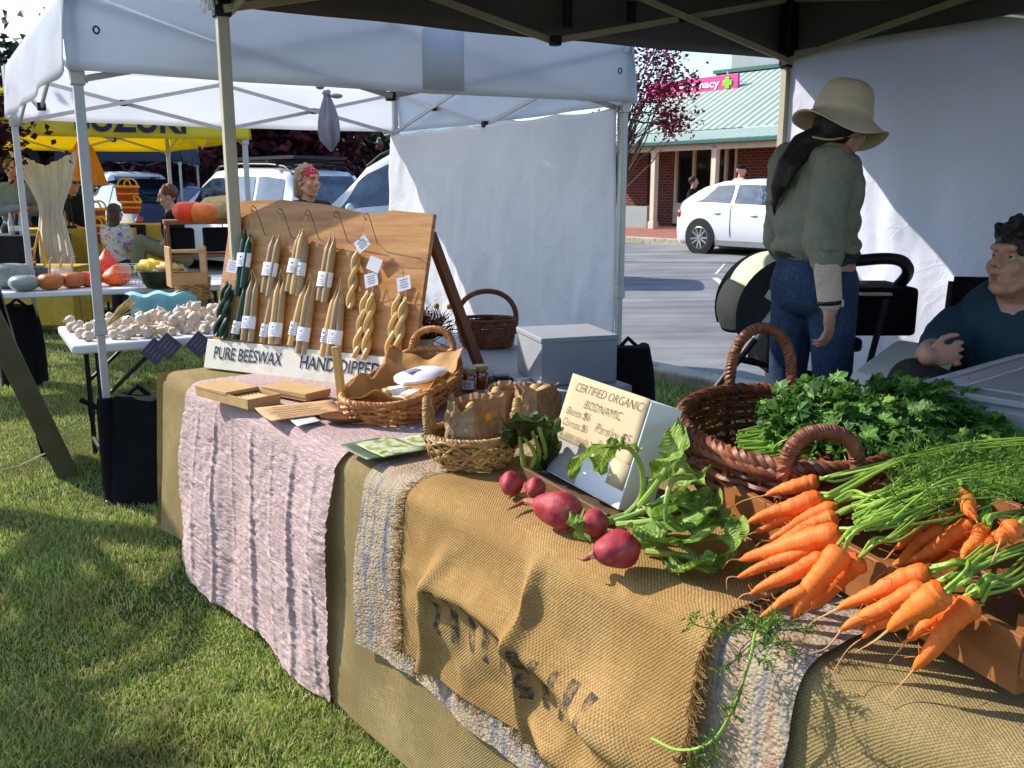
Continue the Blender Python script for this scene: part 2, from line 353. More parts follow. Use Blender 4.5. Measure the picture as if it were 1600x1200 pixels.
# ================= BUILDINGS =================
t = NT('brick'); co = t.co('UV'); br = t.n('TexBrick'); t.l(co, br.inputs['Vector']); br.inputs['Scale'].default_value = 1; br.inputs['Brick Width'].default_value = .24; br.inputs['Row Height'].default_value = .086; br.inputs['Mortar Size'].default_value = .011
br.inputs['Color1'].default_value = S(124, 66, 54); br.inputs['Color2'].default_value = S(96, 50, 44); br.inputs['Mortar'].default_value = S(140, 122, 108); br.offset = .5
M_brick = t.fin(t.mix(t.math('MULTIPLY', t.noise(t.co('Object'), 3, 5), .5), br.outputs[0], S(84, 46, 42)), .85, t.bump(br.outputs['Fac'], -.3, .01), .2)
M_cream = mat('cream_paint', S(214, 204, 178), .6, .08, 2, .1, 60)
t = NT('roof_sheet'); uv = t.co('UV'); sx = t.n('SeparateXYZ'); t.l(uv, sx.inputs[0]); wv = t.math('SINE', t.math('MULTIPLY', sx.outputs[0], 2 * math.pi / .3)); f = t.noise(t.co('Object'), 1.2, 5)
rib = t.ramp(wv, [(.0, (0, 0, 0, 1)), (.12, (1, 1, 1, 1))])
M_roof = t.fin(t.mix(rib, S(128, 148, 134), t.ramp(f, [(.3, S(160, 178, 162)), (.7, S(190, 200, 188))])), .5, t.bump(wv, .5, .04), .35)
M_roofg = mat('green_roof_trim', S(150, 196, 140), .5, .1, 2)
M_teal = mat('teal_fascia', S(52, 96, 88), .5, .12, 3)
M_glass = NT('window_glass'); M_glass = M_glass.fin(S(26, 30, 34), .06, None, .8)
M_pink = mat('sign_pink', S(216, 62, 132), .45, .05, 2); M_white = mat('white_sign_paint', S(244, 244, 240), .5, .03, 2); M_lime = mat('lime_green', S(128, 206, 30), .45, .04, 2)
def quad_uv(mb, p00, p10, p11, p01, nu=2, nv=2):
    p00, p10, p11, p01 = map(np.array, (p00, p10, p11, p01)); U = np.linspace(0, 1, nu); V = np.linspace(0, 1, nv); W = np.linalg.norm(p10 - p00); Hh = np.linalg.norm(p01 - p00)
    P = np.array([[p00 * (1 - u) * (1 - v) + p10 * u * (1 - v) + p11 * u * v + p01 * (1 - u) * v for v in V] for u in U]); uv = np.array([[(u * W, v * Hh) for v in V] for u in U]); mb.grid(P, uv=uv)
def wall_seg(mb, s0, s1, a, z0, z1, th=.2, uvb=True):
    for (A, B) in ((a, a), (a + th, a + th)): quad_uv(mb, rp(s0, A, z0), rp(s1, A, z0), rp(s1, A, z1), rp(s0, A, z1))
    for s in (s0, s1): quad_uv(mb, rp(s, a, z0), rp(s, a + th, z0), rp(s, a + th, z1), rp(s, a, z1))
    quad_uv(mb, rp(s0, a, z1), rp(s1, a, z1), rp(s1, a + th, z1), rp(s0, a + th, z1))
def s_at(px, a, z=1.):   # street coordinate where column px meets the vertical plane a
    p = onp(px, 297, rp(0, a), RN); return float(np.dot(p - K0, RD))
AW = 16.6; AV = 14.4; Z0 = .345; ZE = 2.62
ph = thing('shop_building', 'brick corner shop with pale green metal roof and shady verandah across the road', 'building', rp(s_at(1100, AW), AW, Z0))
sA, sB = s_at(930, AW), s_at(1420, AW)
m = MB(); s1, s2, s3, s4 = s_at(1018, AW), s_at(1052, AW), s_at(1112, AW), s_at(1150, AW)
wall_seg(m, sA, s1 - .2, AW, Z0, 3.1); wall_seg(m, s1 + .35, s2, AW, Z0, 3.1); wall_seg(m, s4, sB, AW, Z0, 3.1); wall_seg(m, s1 - .2, s1 + .35, AW, Z0, 1.0); wall_seg(m, s2, s4, AW, 2.72, 3.1); wall_seg(m, s1 - .2, s1 + .35, AW, 2.5, 3.1)
m.build('wall', M_brick, ph, smooth=False)
m = MB(); m.box(rp((sA + sB) / 2, AW + 3.6, 1.7), (sB - sA - .1, 6.6, 2.7), RAX); m.build('rear_wall', M_brick, ph, smooth=False)
sm_ = (s2 + s3) / 2
for k, (a0, a1) in enumerate(((s2 + .02, s3), (s3 + .06, s4 - .02))):
    m = MB(); wz0 = 1.0 if k == 0 else Z0 + .1
    for z in (wz0, 2.68): m.box(rp((a0 + a1) / 2, AW + .05, z), (a1 - a0, .1, .09), RAX)
    for s in (a0 + .04, (a0 + a1) / 2, a1 - .04): m.box(rp(s, AW + .05, (wz0 + 2.68) / 2), (.08, .1, 2.6 - wz0), RAX)
    if k == 0: m.box(rp((a0 + a1) / 2, AW + .05, (Z0 + 1) / 2 + .02), (a1 - a0, .12, 1.0 - Z0 - .1), RAX)
    wf = m.build('window' if k == 0 else 'door', M_cream, ph, smooth=False)
    m = MB(); m.box(rp((a0 + a1) / 2, AW + .1, (wz0 + 2.68) / 2), (a1 - a0 - .1, .02, 2.6 - wz0), RAX); m.build('pane', M_glass, wf, smooth=False)
for px in (1022, 1116, 1228, 1330):
    s = s_at(px, AV); m = MB(); m.box(rp(s, AV, (Z0 + ZE) / 2), (.16, .16, ZE - Z0), RAX); m.box(rp(s, AV, Z0 + .1), (.22, .22, .2), RAX); m.box(rp(s, AV, ZE - .12), (.2, .2, .06), RAX); m.build('verandah_post', M_cream, ph, bevel=.01)
m = MB(); m.box(rp((sA + sB) / 2, AV - .02, ZE - .03), (sB - sA + .6, .12, .2), RAX); m.build('verandah_beam', M_cream, ph)
m = MB(); m.box(rp((sA + sB) / 2, AV - .28, ZE + .07), (sB - sA + .8, .12, .12), RAX); m.build('gutter', M_teal, ph, bevel=.02)
sh = s_at(1178, 18); ZR1, ZR2 = 3.2, 5.4
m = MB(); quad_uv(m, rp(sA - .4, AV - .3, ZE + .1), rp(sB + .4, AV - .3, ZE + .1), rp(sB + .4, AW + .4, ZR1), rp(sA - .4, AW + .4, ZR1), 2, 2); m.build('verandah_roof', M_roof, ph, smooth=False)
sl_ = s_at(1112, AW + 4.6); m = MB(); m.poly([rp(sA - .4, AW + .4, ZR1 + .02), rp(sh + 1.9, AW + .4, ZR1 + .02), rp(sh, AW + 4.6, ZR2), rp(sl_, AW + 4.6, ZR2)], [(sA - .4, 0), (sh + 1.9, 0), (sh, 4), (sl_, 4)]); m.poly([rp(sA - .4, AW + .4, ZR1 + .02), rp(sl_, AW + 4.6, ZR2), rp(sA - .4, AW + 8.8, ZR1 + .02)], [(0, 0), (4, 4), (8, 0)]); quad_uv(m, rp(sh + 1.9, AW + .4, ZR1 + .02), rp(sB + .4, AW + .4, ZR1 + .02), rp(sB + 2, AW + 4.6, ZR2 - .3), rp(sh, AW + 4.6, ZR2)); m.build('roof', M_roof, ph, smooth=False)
m = MB(); m.bar(rp(sh + 1.9, AW + .35, ZR1 + .08), rp(sh, AW + 4.6, ZR2 + .08), .34, .08); m.build('hip_cap', M_roofg, ph)
m = MB(); m.bar(rp(sl_, AW + 4.6, ZR2 + .05), rp(sB + 2, AW + 4.6, ZR2 - .1), .4, .12); m.build('ridge_cap', M_teal, ph)
M_grey = mat('grey_panel', S(150, 160, 160), .6, .12, 1)
m = MB(); sg = s_at(1175, AW + 5.5); m.box(rp(sg + .6, AW + 6, ZR2 + .55), (3.4, 1.2, 1.2), RAX); m.build('roof_plant_box', M_grey, ph, smooth=False)
m = MB()
for k in range(5): m.box(rp(sg + .2 + k * .33, AW + 5.38, ZR2 + .75), (.26, .06, .3), RAX)
m.build('vent_louvre', M_white, ph)
# pink sign standing on the roof
PA = AW + 3.2; Pp = rp(0, PA); c00 = onp(1008, 156, Pp, RN); c10 = onp(1152, 140, Pp, RN); c11 = onp(1152, 113, Pp, RN); c01 = onp(1008, 133, Pp, RN)
sg_ = thing('shop_sign', 'long pink shop sign with a green cross on the green metal roof', 'sign', c00)
zb = min(c00[2], c10[2]); zt = max(c11[2], c01[2]); zb = (c00[2] + c10[2]) / 2; zt = (c01[2] + c11[2]) / 2
L0 = float(np.dot(c00 - K0, RD)); L1 = float(np.dot(c10 - K0, RD)); Hs = zt - zb
m = MB(); m.box(rp((L0 + L1) / 2, PA + .06, (zb + zt) / 2), (L1 - L0, .1, Hs), RAX); bd = m.build('sign_panel', M_pink, sg_, smooth=False, bevel=.01)
for q in (.15, .5, .85): m = MB(); m.box(rp(L0 + (L1 - L0) * q, PA + .25, zb - .1), (.06, .06, Hs + 1.0), RAX); m.build('bracket', M_grey, sg_)
xw = L1 - L0
text_mb('pharmacy', rp(L0 + xw * .36, PA - .005, zb + Hs * .33), RD, UP, Hs * .46, .003, xw * .46, .02).build('lettering', M_white, sg_, smooth=False)
cx = L0 + xw * .90; m = MB()
for k in range(8):
    an = k * math.pi / 4; r_ = Hs * (.3 if k % 2 == 0 else .2)
    if k % 2 == 0: m.box(rp(cx + math.cos(an) * r_ * .62, PA - .012, (zb + zt) / 2 + math.sin(an) * r_ * .62), (Hs * .34, .02 + .004 * (k % 4), Hs * .34), RAX)
m.box(rp(cx, PA - .012, (zb + zt) / 2), (Hs * .3, .03, Hs * .3), RAX); m.build('cross', M_lime, sg_, bevel=.03)
# low planter wall + shrub in front of verandah
m = MB(); s5 = s_at(996, AV + .3); quad_uv(m, rp(s5 - 1.2, AV + .2, Z0), rp(s5 + .5, AV + .2, Z0), rp(s5 + .5, AV + .2, Z0 + .62), rp(s5 - 1.2, AV + .2, Z0 + .62)); m.box(rp(s5 - .35, AV + .36, Z0 + .31), (1.7, .3, .62), RAX)
tag(m.build('planter_wall', M_grey, smooth=False), 'low grey planter wall under the verandah at the shop corner', 'wall')
# long brick building with grey awning, behind the parked cars
lb = thing('brick_building', 'low red brick building with grey awning roof behind the parked cars', 'building', rp(-10, AW + 1, Z0))
b0, b1 = s_at(500, AW + 2), s_at(800, AW + 2); ab = AW + 2
m = MB(); wall_seg(m, b0, b1, ab, Z0, 4.2); m.build('wall', M_brick, lb, smooth=False)
m = MB(); quad_uv(m, rp(b0 - .5, AV - .6, 3.15), rp(b1, AV - .6, 3.15), rp(b1, ab + .2, 4.3), rp(b0 - .5, ab + .2, 4.3)); m.build('awning', mat('grey_awning', S(120, 132, 134), .5, .1, 2), lb, smooth=False)
m = MB(); m.box(rp((b0 + b1) / 2, AV - .62, 3.1), (b1 - b0 + .6, .1, .18), RAX); m.build('gutter', M_grey, lb)
for k in range(5):
    m = MB(); s = b0 + .3 + k * 2.2; m.rod(rp(s, AV - .4, Z0), rp(s, AV - .4, 3.1), .05); m.build('awning_post', M_grey, lb)
for k in range(3):
    m = MB(); s = b0 + 1.5 + k * 2.6; m.box(rp(s, ab - .03, 1.9), (1.5, .08, 1.5), RAX); wf = m.build('window', M_cream, lb, smooth=False)
    m = MB(); m.box(rp(s, ab - .075, 1.9), (1.36, .03, 1.36), RAX); m.build('pane', M_glass, wf, smooth=False)
m = MB()
fA = AV - 3.2
for k in range(26): m.rod(rp(b0 - 3.5 + k * .22, fA, .3), rp(b0 - 3.5 + k * .22, fA, 1.75), .016, 5)
m.bar(rp(b0 - 3.6, fA, 1.7), rp(b0 + 2.2, fA, 1.7), .05, .05); m.bar(rp(b0 - 3.6, fA, .5), rp(b0 + 2.2, fA, .5), .05, .05)
tag(m.build('metal_fence', M_grey), 'grey metal picket fence in front of the red brick building', 'fence')
# red and white lollipop sign
psg = onp(543, 262, rp(0, 8), RN); rs_ = thing('round_sign', 'round red and white sign on a pole behind the white four wheel drive', 'sign', (psg[0], psg[1], .15))
m = MB(); m.rod((psg[0], psg[1], .15), psg + UP * .1, .03); m.build('pole', M_grey, rs_)
m = MB(); ax_ = (nz(np.cross(UP, RN)), UP, RN); m.lathe([(.001, -.015), (.27, -.015), (.27, .015), (.001, .015)], 20, psg, 1, 1.35, ax=ax_); pl = m.build('sign_disc', mat('sign_red', S(200, 40, 48), .5, .05, 2), rs_)
m = MB()
for k in (-.11, .02, .13): m.box(psg - RN * .022 + UP * k, (.34 - abs(k), .05, .012), (ax_[0], UP, RN))
m.build('sign_marking', M_white, rs_)

# ================= TREES =================
def leafmat(name, c1, c2, tr=.35, spec=.25):
    t = NT(name); uv = t.co('UV'); sx = t.n('SeparateXYZ'); t.l(uv, sx.inputs[0]); c = t.ramp(sx.outputs[0], [(0, shade(c1, .7)), (.45, c1), (1, c2)]); return t.fin(c, .5, None, spec, transl=tr, tcol=c)
M_bark = mat('bark', S(82, 66, 56), .9, .25, 8, .8, 40)
M_red = leafmat('red_leaves', S(104, 30, 44), S(168, 62, 84)); M_dkred = leafmat('dark_red_leaves', S(62, 26, 34), S(118, 52, 62)); M_green = leafmat('green_leaves', S(44, 66, 28), S(96, 120, 52)); M_dkgreen = leafmat('dark_green_leaves', S(28, 40, 20), S(58, 74, 34)); M_plum = leafmat('plum_leaves', S(92, 44, 62), S(150, 92, 108))
def leaves(mb, C, n, size, rs, flat=.5):
    C = np.asarray(C, float)
    for c in C:
        d = rs.normal(size=3); d[2] *= flat; d = nz(d); s_ = nz(np.cross(d, rs.normal(size=3))); L = size * (.6 + .8 * rs.rand()); W = L * .3; nrm = np.cross(d, s_); uvx = rs.rand()
        v = [c, c + d * L * .5 + s_ * W + nrm * W * .3, c + d * L, c + d * L * .5 - s_ * W + nrm * W * .3]
        mb.add(v, [(0, 1, 2, 3)], [(uvx, 0)] * 4)
def tree(name, label, base, h, crown, lm, nl, size, seed, trunk_r=.12, group=None, clump=.35, nc=40, lean=(0, 0)):
    """crown: list of (center offset, radii); leaves gathered in clumps so that gaps show"""
    rs = np.random.RandomState(seed); base = A3(*base); T = thing(name, label, 'tree', base, group)
    m = MB(); top = base + A3(lean[0], lean[1], h); pts = [base + (top - base) * k + A3(rs.normal() * .05, rs.normal() * .05, 0) * (k > 0) for k in np.linspace(0, 1, 6)]; m.tube(pts, np.linspace(trunk_r, trunk_r * .45, 6), 9)
    cl = []
    for cc, rr in crown:
        cc = base + A3(*cc); rr = np.array(rr, float)
        for _ in range(nc):
            d = nz(rs.normal(size=3)); cl.append(cc + d * rr * (.25 + .75 * rs.rand() ** .6))
    cl = np.array(cl)
    for c in cl[::3]:
        k = int(rs.randint(2, 6)); a = pts[k]; mid = (a + c) / 2 + rs.normal(size=3) * .12 + UP * .1; m.tube([a, mid, c], [trunk_r * .3, trunk_r * .18, trunk_r * .05], 5)
    m.build('trunk', M_bark, T)
    m = MB(); per = max(1, nl // len(cl)); C = np.repeat(cl, per, axis=0) + rs.normal(size=(len(cl) * per, 3)) * clump * (.5 + .5 * rs.rand(len(cl) * per, 1)); leaves(m, C, nl, size, rs); m.build('crown', lm, T, smooth=False); return T
# ornamental plum by the shop
pb = aty(938, 297, 17.5); pb[2] = .15
tree('plum_tree', 'red leaved plum tree in front of the shop with pink sign', pb, 2.6, [((.62, 0, 3.75), (.55, .5, .8)), ((1.35, .2, 3.3), (.4, .5, .36)), ((.9, 0, 2.9), (.55, .5, .35)), ((1.35, 0, 2.45), (.4, .4, .3)), ((.2, 0, 3.0), (.5, .5, .9)), ((1.25, .1, 3.95), (.22, .3, .55))], M_red, 2900, .085, 21, .07, clump=.15, nc=18, lean=(.35, 0))
# behind the parked cars
k = 0
for px, Y, h, rr, lm, nm, lb_ in ((60, 26, 3.4, 2.2, M_dkgreen, 'evergreen_tree', 'dark evergreen tree behind the people at the far left'), (165, 27, 3.0, 2.0, M_plum, 'plum_tree', 'pink leaved tree behind the parked dark hatchback'), (235, 30, 3.6, 2.5, M_dkgreen, 'evergreen_tree', 'dark evergreen tree left of the yellow marquee corner pole'), (300, 26, 2.9, 1.9, M_plum, 'plum_tree', 'pink and plum leaved tree right of the yellow marquee corner pole'), (360, 31, 3.8, 2.5, M_dkgreen, 'evergreen_tree', 'dark evergreen tree between two plum trees'), (425, 25, 3.0, 1.7, M_dkred, 'plum_tree', 'plum tree above the roof racks of the white wagon'), (478, 26, 3.3, 1.6, M_dkred, 'plum_tree', 'dark plum tree at the corner of the brick building')):
    b = aty(px, 297, Y); b[2] = .1; k += 1
    tree(nm, lb_, b, h, [((0, 0, h - .6), (rr, rr, rr * .75)), ((rr * .5, 0, h + rr * .4), (rr * .7, rr * .7, rr * .6)), ((-rr * .5, 0, h + rr * .2), (rr * .7, rr * .7, rr * .6)), ((0, 0, h - 1.9), (rr * .9, rr * .9, rr * .5))], lm, 3600, .34, 30 + k, .16, clump=.42, nc=26)
# hedge beyond them all, one far mass
rs = np.random.RandomState(5); m = MB(); C = []
for i in range(7000):
    px = -150 + 760 * rs.rand(); Y = 36 + 3 * rs.rand(); p = aty(px, 297, Y); p[2] = rs.rand() * (3.3 + 1.6 * fbm(px * .02, 1, 3)); C.append(p)
leaves(m, C, 0, .55, rs, 1); tag(m.build('far_hedge', M_dkgreen, smooth=False), 'far dark green belt of trees behind the cars and marquees', 'trees', kind='stuff')
# tree at the left whose crown shades the lawn and hangs over the white marquee corner
tree('shade_tree', 'dark red leaved tree overhanging the left side of the white marquee', (-5.35, 5.2, 0), 3.3, [((-.40, -1.25, 3.4), (.42, .34, .3)), ((-.10, -1.5, 3.35), (.34, .28, .25)), ((-.9, -.5, 3.5), (.35, .3, .3)), ((-.95, -1.5, 3.5), (.5, .4, .35))], M_dkred, 1900, .10, 77, .2, clump=.10, nc=13)
tree('shade_tree', 'dark red leaved tree seen through the gap left of the white marquee', (-6.6, 9.6, 0), 2.6, [((.3, -.4, 3.5), (1.5, 1.3, 1.2)), ((1.35, -.5, 2.05), (.42, .4, .38)), ((.9, -.7, 2.5), (.6, .5, .5))], M_dkred, 4600, .11, 78, .14, clump=.22, nc=30)
# ================= MARQUEES =================
def tarp(name, c, transl=.4, crease=.5, tcol=None):
    t = NT(name); co = t.co('Object'); f = t.noise(co, 2, 5); vo = t.n('TexVoronoi', feature='DISTANCE_TO_EDGE'); ds = t.n('VectorMath', operation='MULTIPLY_ADD'); ns = t.n('TexNoise'); t.l(co, ns.inputs['Vector']); ns.inputs['Scale'].default_value = 3; t.l(ns.outputs['Color'], ds.inputs[0]); ds.inputs[1].default_value = (.35,) * 3; t.l(co, ds.inputs[2]); t.l(ds.outputs[0], vo.inputs['Vector']); vo.inputs['Scale'].default_value = 4.5
    cr = t.ramp(vo.outputs['Distance'], [(0, (1, 1, 1, 1)), (.05, (0, 0, 0, 1))]); cr = t.math('MULTIPLY', cr, t.noise(co, 1.7, 2)); b1 = t.bump(cr, crease * .20, .008); b2 = t.bump(t.noise(co, 4, 6, .58, 1.2), crease * .5, .022, b1)
    col = t.ramp(f, [(.3, shade(c, .94)), (.7, c)])
    return t.fin(col, .55, b2, .3, transl=transl, tcol=tcol or col)
M_tarp = tarp('white_tarp', S(228, 228, 230), .30, .30); M_can = tarp('white_canopy', S(236, 238, 242), .68, .12); M_wallw = tarp('white_marquee_wall', S(236, 236, 240), .45, .9); M_dark = tarp('dark_canopy', S(96, 93, 94), .10, .2); M_yel = tarp('yellow_canopy', S(253, 232, 70), .4, .12); M_wallc = tarp('marquee_wall_sheet', S(234, 236, 248), .3, .9)
M_alu = mat('pole_metal', S(176, 176, 178), .42, .06, 10, .05, 80, metal=.25); M_beige = mat('painted_pole', S(176, 168, 146), .5, .08, 10); M_blk = mat('black_plastic', S(22, 22, 24), .5, .15, 10, spec=.35)
M_bagk = mat('black_canvas', S(19, 19, 23), .9, .25, 14, .5, 120, spec=.15)
M_ink = mat('dark_blue_ink', S(22, 30, 52), .6, .1, 5)
def tent(name, label, C, zv, ze, zp, mc, mv, mp_, pr=.022, skip_pole=(), wall=(), sag=.05, wv=.012, legs=True, apron=1):
    """C: four xy corners in order round the frame"""
    C = [A3(c[0], c[1], 0) for c in C]; ctr = sum(C) / 4; T = thing(name, label, 'marquee', ctr)
    m = MB(); pk = ctr + UP * zp
    for i in range(4):
        a = C[i] + UP * ze; b = C[(i + 1) % 4] + UP * ze; G = []
        for u in np.linspace(0, 1, 13):
            row = []
            for v in np.linspace(0, 1, 11):
                e = a * (1 - u) + b * u; p = e * (1 - v) + pk * v; p = p - UP * sag * math.sin(math.pi * v) * (1 - abs(2 * u - 1) * .4) + UP * .012 * float(vn(u * 6, v * 6, i)); row.append(p)
            G.append(row)
        m.grid(np.array(G))
    m.build('canopy', mc, T)
    for i in range(4):
        a = C[i]; b = C[(i + 1) % 4]; out = nz(np.cross(b - a, UP)); out = out if np.dot(out, (a + b) / 2 - ctr) > 0 else -out; G = []
        for u in np.linspace(-.008, 1.008, 49):
            e = a * (1 - u) + b * u; G.append([e + UP * (ze + .012 + (zv - ze - .012) * v) + out * (.001 + .015 * v + wv * v * math.sin(u * 19 + i * 2) + wv * 2.2 * v * float(vn(u * 9, v * 3, i + 3)) + .02 * v) + UP * (-.012 * math.sin(math.pi * u)) * v for v in np.linspace(0, 1, 9)])
        m = MB(); m.grid(np.array(G)); m.build('valance', mv, T, solid=.003)
    for i in range(4):
        a = C[i]; inn = nz(ctr - a)
        if i not in skip_pole and legs:
            m = MB(); p = a + inn * .03; ax = (nz(C[(i + 1) % 4] - a), nz(np.cross(UP, C[(i + 1) % 4] - a)), UP)
            m.box(p + UP * (ze * .5 + .42), (pr * 2, pr * 2, ze - .86), ax); m.box(p + UP * .43, (pr * 1.6, pr * 1.6, .84), ax); m.box(p + UP * .008, (.1, .1, .016), ax); lg = m.build('leg', mp_, T, bevel=.004)
            for bz_, bs_, bh_ in ((.83, 2.5, .07), (ze - .03, 3, .1), (zv - .02, 2.8, .07)): m = MB(); m.box(p + UP * bz_, (pr * bs_, pr * bs_, bh_), ax); m.build('bracket', mp_ if mp_ is not M_beige else M_blk, lg, bevel=.004)
    zt = ze - .04; zb = zv - .03
    for i in range(4):
        a = C[i] + nz(ctr - C[i]) * .03; b = C[(i + 1) % 4] + nz(ctr - C[(i + 1) % 4]) * .03; md = (a + b) / 2; off = nz(ctr - md) * .018
        for k, (p, q) in enumerate(((a + UP * zt, md + UP * zb), (a + UP * zb + off * 2, md + UP * zt + off * 2), (b + UP * zt, md + UP * zb + off), (b + UP * zb + off * 2, md + UP * zt + off * 3))):
            m = MB(); m.bar(p, q, .013, .028); s = m.build('strut', mp_, T)
        for p in (md + UP * zb, md + UP * zt, (a + md) / 2 + UP * (zt + zb) / 2, (b + md) / 2 + UP * (zt + zb) / 2): m = MB(); m.box(p + off, (.045, .045, .045), (nz(b - a), nz(ctr - md), UP)); m.build('strut_joint', M_blk, T, bevel=.006)
        m = MB(); m.bar(md + UP * zt, ctr + UP * (zp - .35), .016, .028); m.build('roof_strut', mp_, T)
    m = MB(); m.rod(ctr + UP * (ze - .1), ctr + UP * zp, .02); m.build('centre_pole', mp_, T)
    return T
wFL = A3(-1.90, 4.20, 0); wFR = A3(.69, 5.71, 0); wBR = A3(-1.02, 8.48, 0); wBL = A3(-3.62, 6.95, 0)
WT = tent('white_marquee', 'white pop up marquee with pale poles over the pumpkin and garlic tables', [wFL, wFR, wBR, wBL], 1.95, 2.30, 3.15, M_can, M_can, M_alu, .021)
# square window patch and eyelets sewn on the front valance
nf = -DB
m = MB(); P0 = wFL + (wFR - wFL) * .545; dirw = nz(wFR - wFL); G = np.array([[P0 + dirw * u + nf * .062 + UP * z for z in (1.955, 2.12, 2.285)] for u in np.linspace(0, .24, 4)]); m.grid(G); m.build('valance_patch', M_can, WT, solid=.002)
for fr in (.035, .965):
    m = MB(); p = wFL + (wFR - wFL) * fr + nf * .05 + UP * 2.12; an = np.linspace(0, 2 * math.pi, 13); m.tube([p + dirw * .012 * math.cos(k) + UP * .015 * math.sin(k) for k in an], .004, 6, cap=False); m.build('eyelet', M_blk, WT)
def sheet(P0, P1, z0, z1, nrm, nu, nv, amp, seed, ties=6, sag=.06, hem=.02):
    P0 = A3(*P0); P1 = A3(*P1); L = np.linalg.norm(P1 - P0); d = (P1 - P0) / L; U, V = np.meshgrid(np.linspace(0, 1, nu), np.linspace(0, 1, nv), indexing='ij')
    x = U * L; z = z0 + (z1 - z0) * V
    tie = np.abs(np.sin(U * math.pi * ties)); z = z - sag * tie * V ** 3 + hem * fbm(x * 2, 0 * x, seed) * (1 - V)
    fold = amp * (fbm(x * 1.6 + .3 * V, V * .8, seed) + .35 * fbm(x * 5, V * 2.2, seed + 1)) + amp * .8 * V ** 2 * np.cos(U * math.pi * 2 * ties) * .5 + amp * .25 * fbm(x * 9, V * 9, seed + 2)
    fold = fold * (1 - .85 * V ** 4)
    P = P0[None, None] + d * x[..., None] + UP * z[..., None] + nrm * fold[..., None]; uv = np.stack([x, z], -1); m = MB(); m.grid(P, uv=uv); return m
o = sheet(wFR + (wBR - wFR) * .012 - DA * .05, wBR - DA * .05, .10, 1.93, -DA, 110, 60, .075, 4, 5, .018).build('wall_sheet', M_wallw, None, solid=.002, loc=(wFR + wBR) / 2)
tag(o, 'white marquee side wall sheet hanging behind the basket and candle board', 'tent wall')
# dark marquee over the main stall
dL = A3(-1.12, 3.72, 0); dR = A3(1.47, 5.23, 0); dFR = dR - DB * 4.5; dFL = dL - DB * 4.5
DTn = tent('dark_marquee', 'charcoal pop up marquee with beige frame over the main vegetable stall', [dL, dR, dFR, dFL], 2.14, 2.47, 3.3, M_dark, M_dark, M_beige, .022, sag=.03)
m = MB(); p = dR + nz((dL + dFR) / 2 - dR) * .03
m.box(p + UP * 2.36, (.075, .075, .44), (DA, DB, UP)); m.box(p + UP * 2.16, (.065, .065, .08), (DA, DB, UP)); m.build('corner_sleeve', M_blk, DTn, bevel=.01)
for fr in (.52, .64):
    m = MB(); p = dL + (dR - dL) * fr; m.box(p - DB * .05 + UP * 2.27, (.05, .008, .2 if fr < .6 else .09), (DA, DB, UP)); m.build('velcro_tab', M_blk, DTn)
o = sheet(dR - DB * .03 - DA * .004, dR - DB * 4.4 - DA * .004, .06, 2.17, -DA, 190, 90, .06, 9, 7, .0).build('wall_sheet', M_wallc, None, solid=.002, loc=dR - DB * 2)
tag(o, 'big white wall sheet of the dark marquee behind the seated man', 'tent wall')
# tied cord on the near pole
lpole = dL + nz((dR + dFL) / 2 - dL) * .03
m = MB(); rs = np.random.RandomState(2); top = lpole + UP * 2.30 - DA * .05 - DB * .03
for k in range(26):
    a = top + rs.normal(size=3) * .012; e = top + A3(rs.normal() * .022, rs.normal() * .022, -.14 - .07 * rs.rand()); m.tube([a, (a + e) / 2 + rs.normal(size=3) * .016, e], .0045, 5)
for z in (.02, -.02): 
    an = np.linspace(0, 2 * math.pi, 17); m.tube([lpole + UP * (2.26 + z) + A3(math.cos(k), math.sin(k), .2 * math.cos(k)) * .042 for k in an], .007, 6)
tag(m.build('tied_cord', mat('white_cord', S(214, 210, 206), .8, .15, 30), None, loc=top), 'bundle of white cord tied round the top of the near marquee pole', 'cord')
# yellow marquee
yNR = aty(390, 297, 10.8); yNL = yNR - DA * 2.9 - A3(0, -.3, 0); yFR = aty(268, 297, 14.2); yFL = yNL + (yFR - yNR)
YT = tent('yellow_marquee', 'bright yellow pop up marquee with dark lettering on the front valance', [yNL, yNR, yFR, yFL], 2.0, 2.42, 3.3, M_yel, M_yel, M_alu, .026)
dy = nz(yNR - yNL); dy[2] = 0; dy = nz(dy); nyy = nz(np.cross(dy, UP)); 
tp = onp(117, 206, yNL + nyy * .075, nyy); tp2 = onp(291, 203, yNL + nyy * .075, nyy); wdt = float(np.linalg.norm((tp2 - tp)[:2]))
text_mb('SUZUKI', A3(tp[0], tp[1], 2.055), dy, UP, .26, .002, wdt, .03).build('lettering', M_ink, YT, smooth=False)
# navy marquee roof beyond
q = aty(215, 297, 17); NTn = tent('navy_marquee', 'navy blue marquee far behind the yellow one', [q + A3(-1.4, 0, 0), q + A3(.6, .6, 0), q + A3(.2, 2.8, 0), q + A3(-1.8, 2.2, 0)], 1.95, 2.25, 3.0, mat('navy_canopy', S(30, 40, 66), .7, .1, 3), mat('navy_canopy', S(30, 40, 66), .7, .1, 3), M_alu, .022)
# orange market umbrella beside the pole
q = aty(136, 297, 12); U_ = thing('market_umbrella', 'half folded orange umbrella under the yellow marquee', 'umbrella', (q[0], q[1], 0)); m = MB()
def umb(P, an, i): P = P.copy(); P[:, :2] *= (1 + .1 * np.cos(an * 8))[:, None]; return P
m.lathe([(.02, 2.1), (.12, 1.95), (.2, 1.7), (.25, 1.5), (.24, 1.5), (.18, 1.7)], 32, (q[0], q[1], 0), fn=umb); m.build('canopy', mat('orange_cloth', S(232, 150, 40), .7, .15, 5, transl=.3), U_); m = MB(); m.rod((q[0], q[1], 0), (q[0], q[1], 2.15), .02); m.build('pole', M_beige, U_)

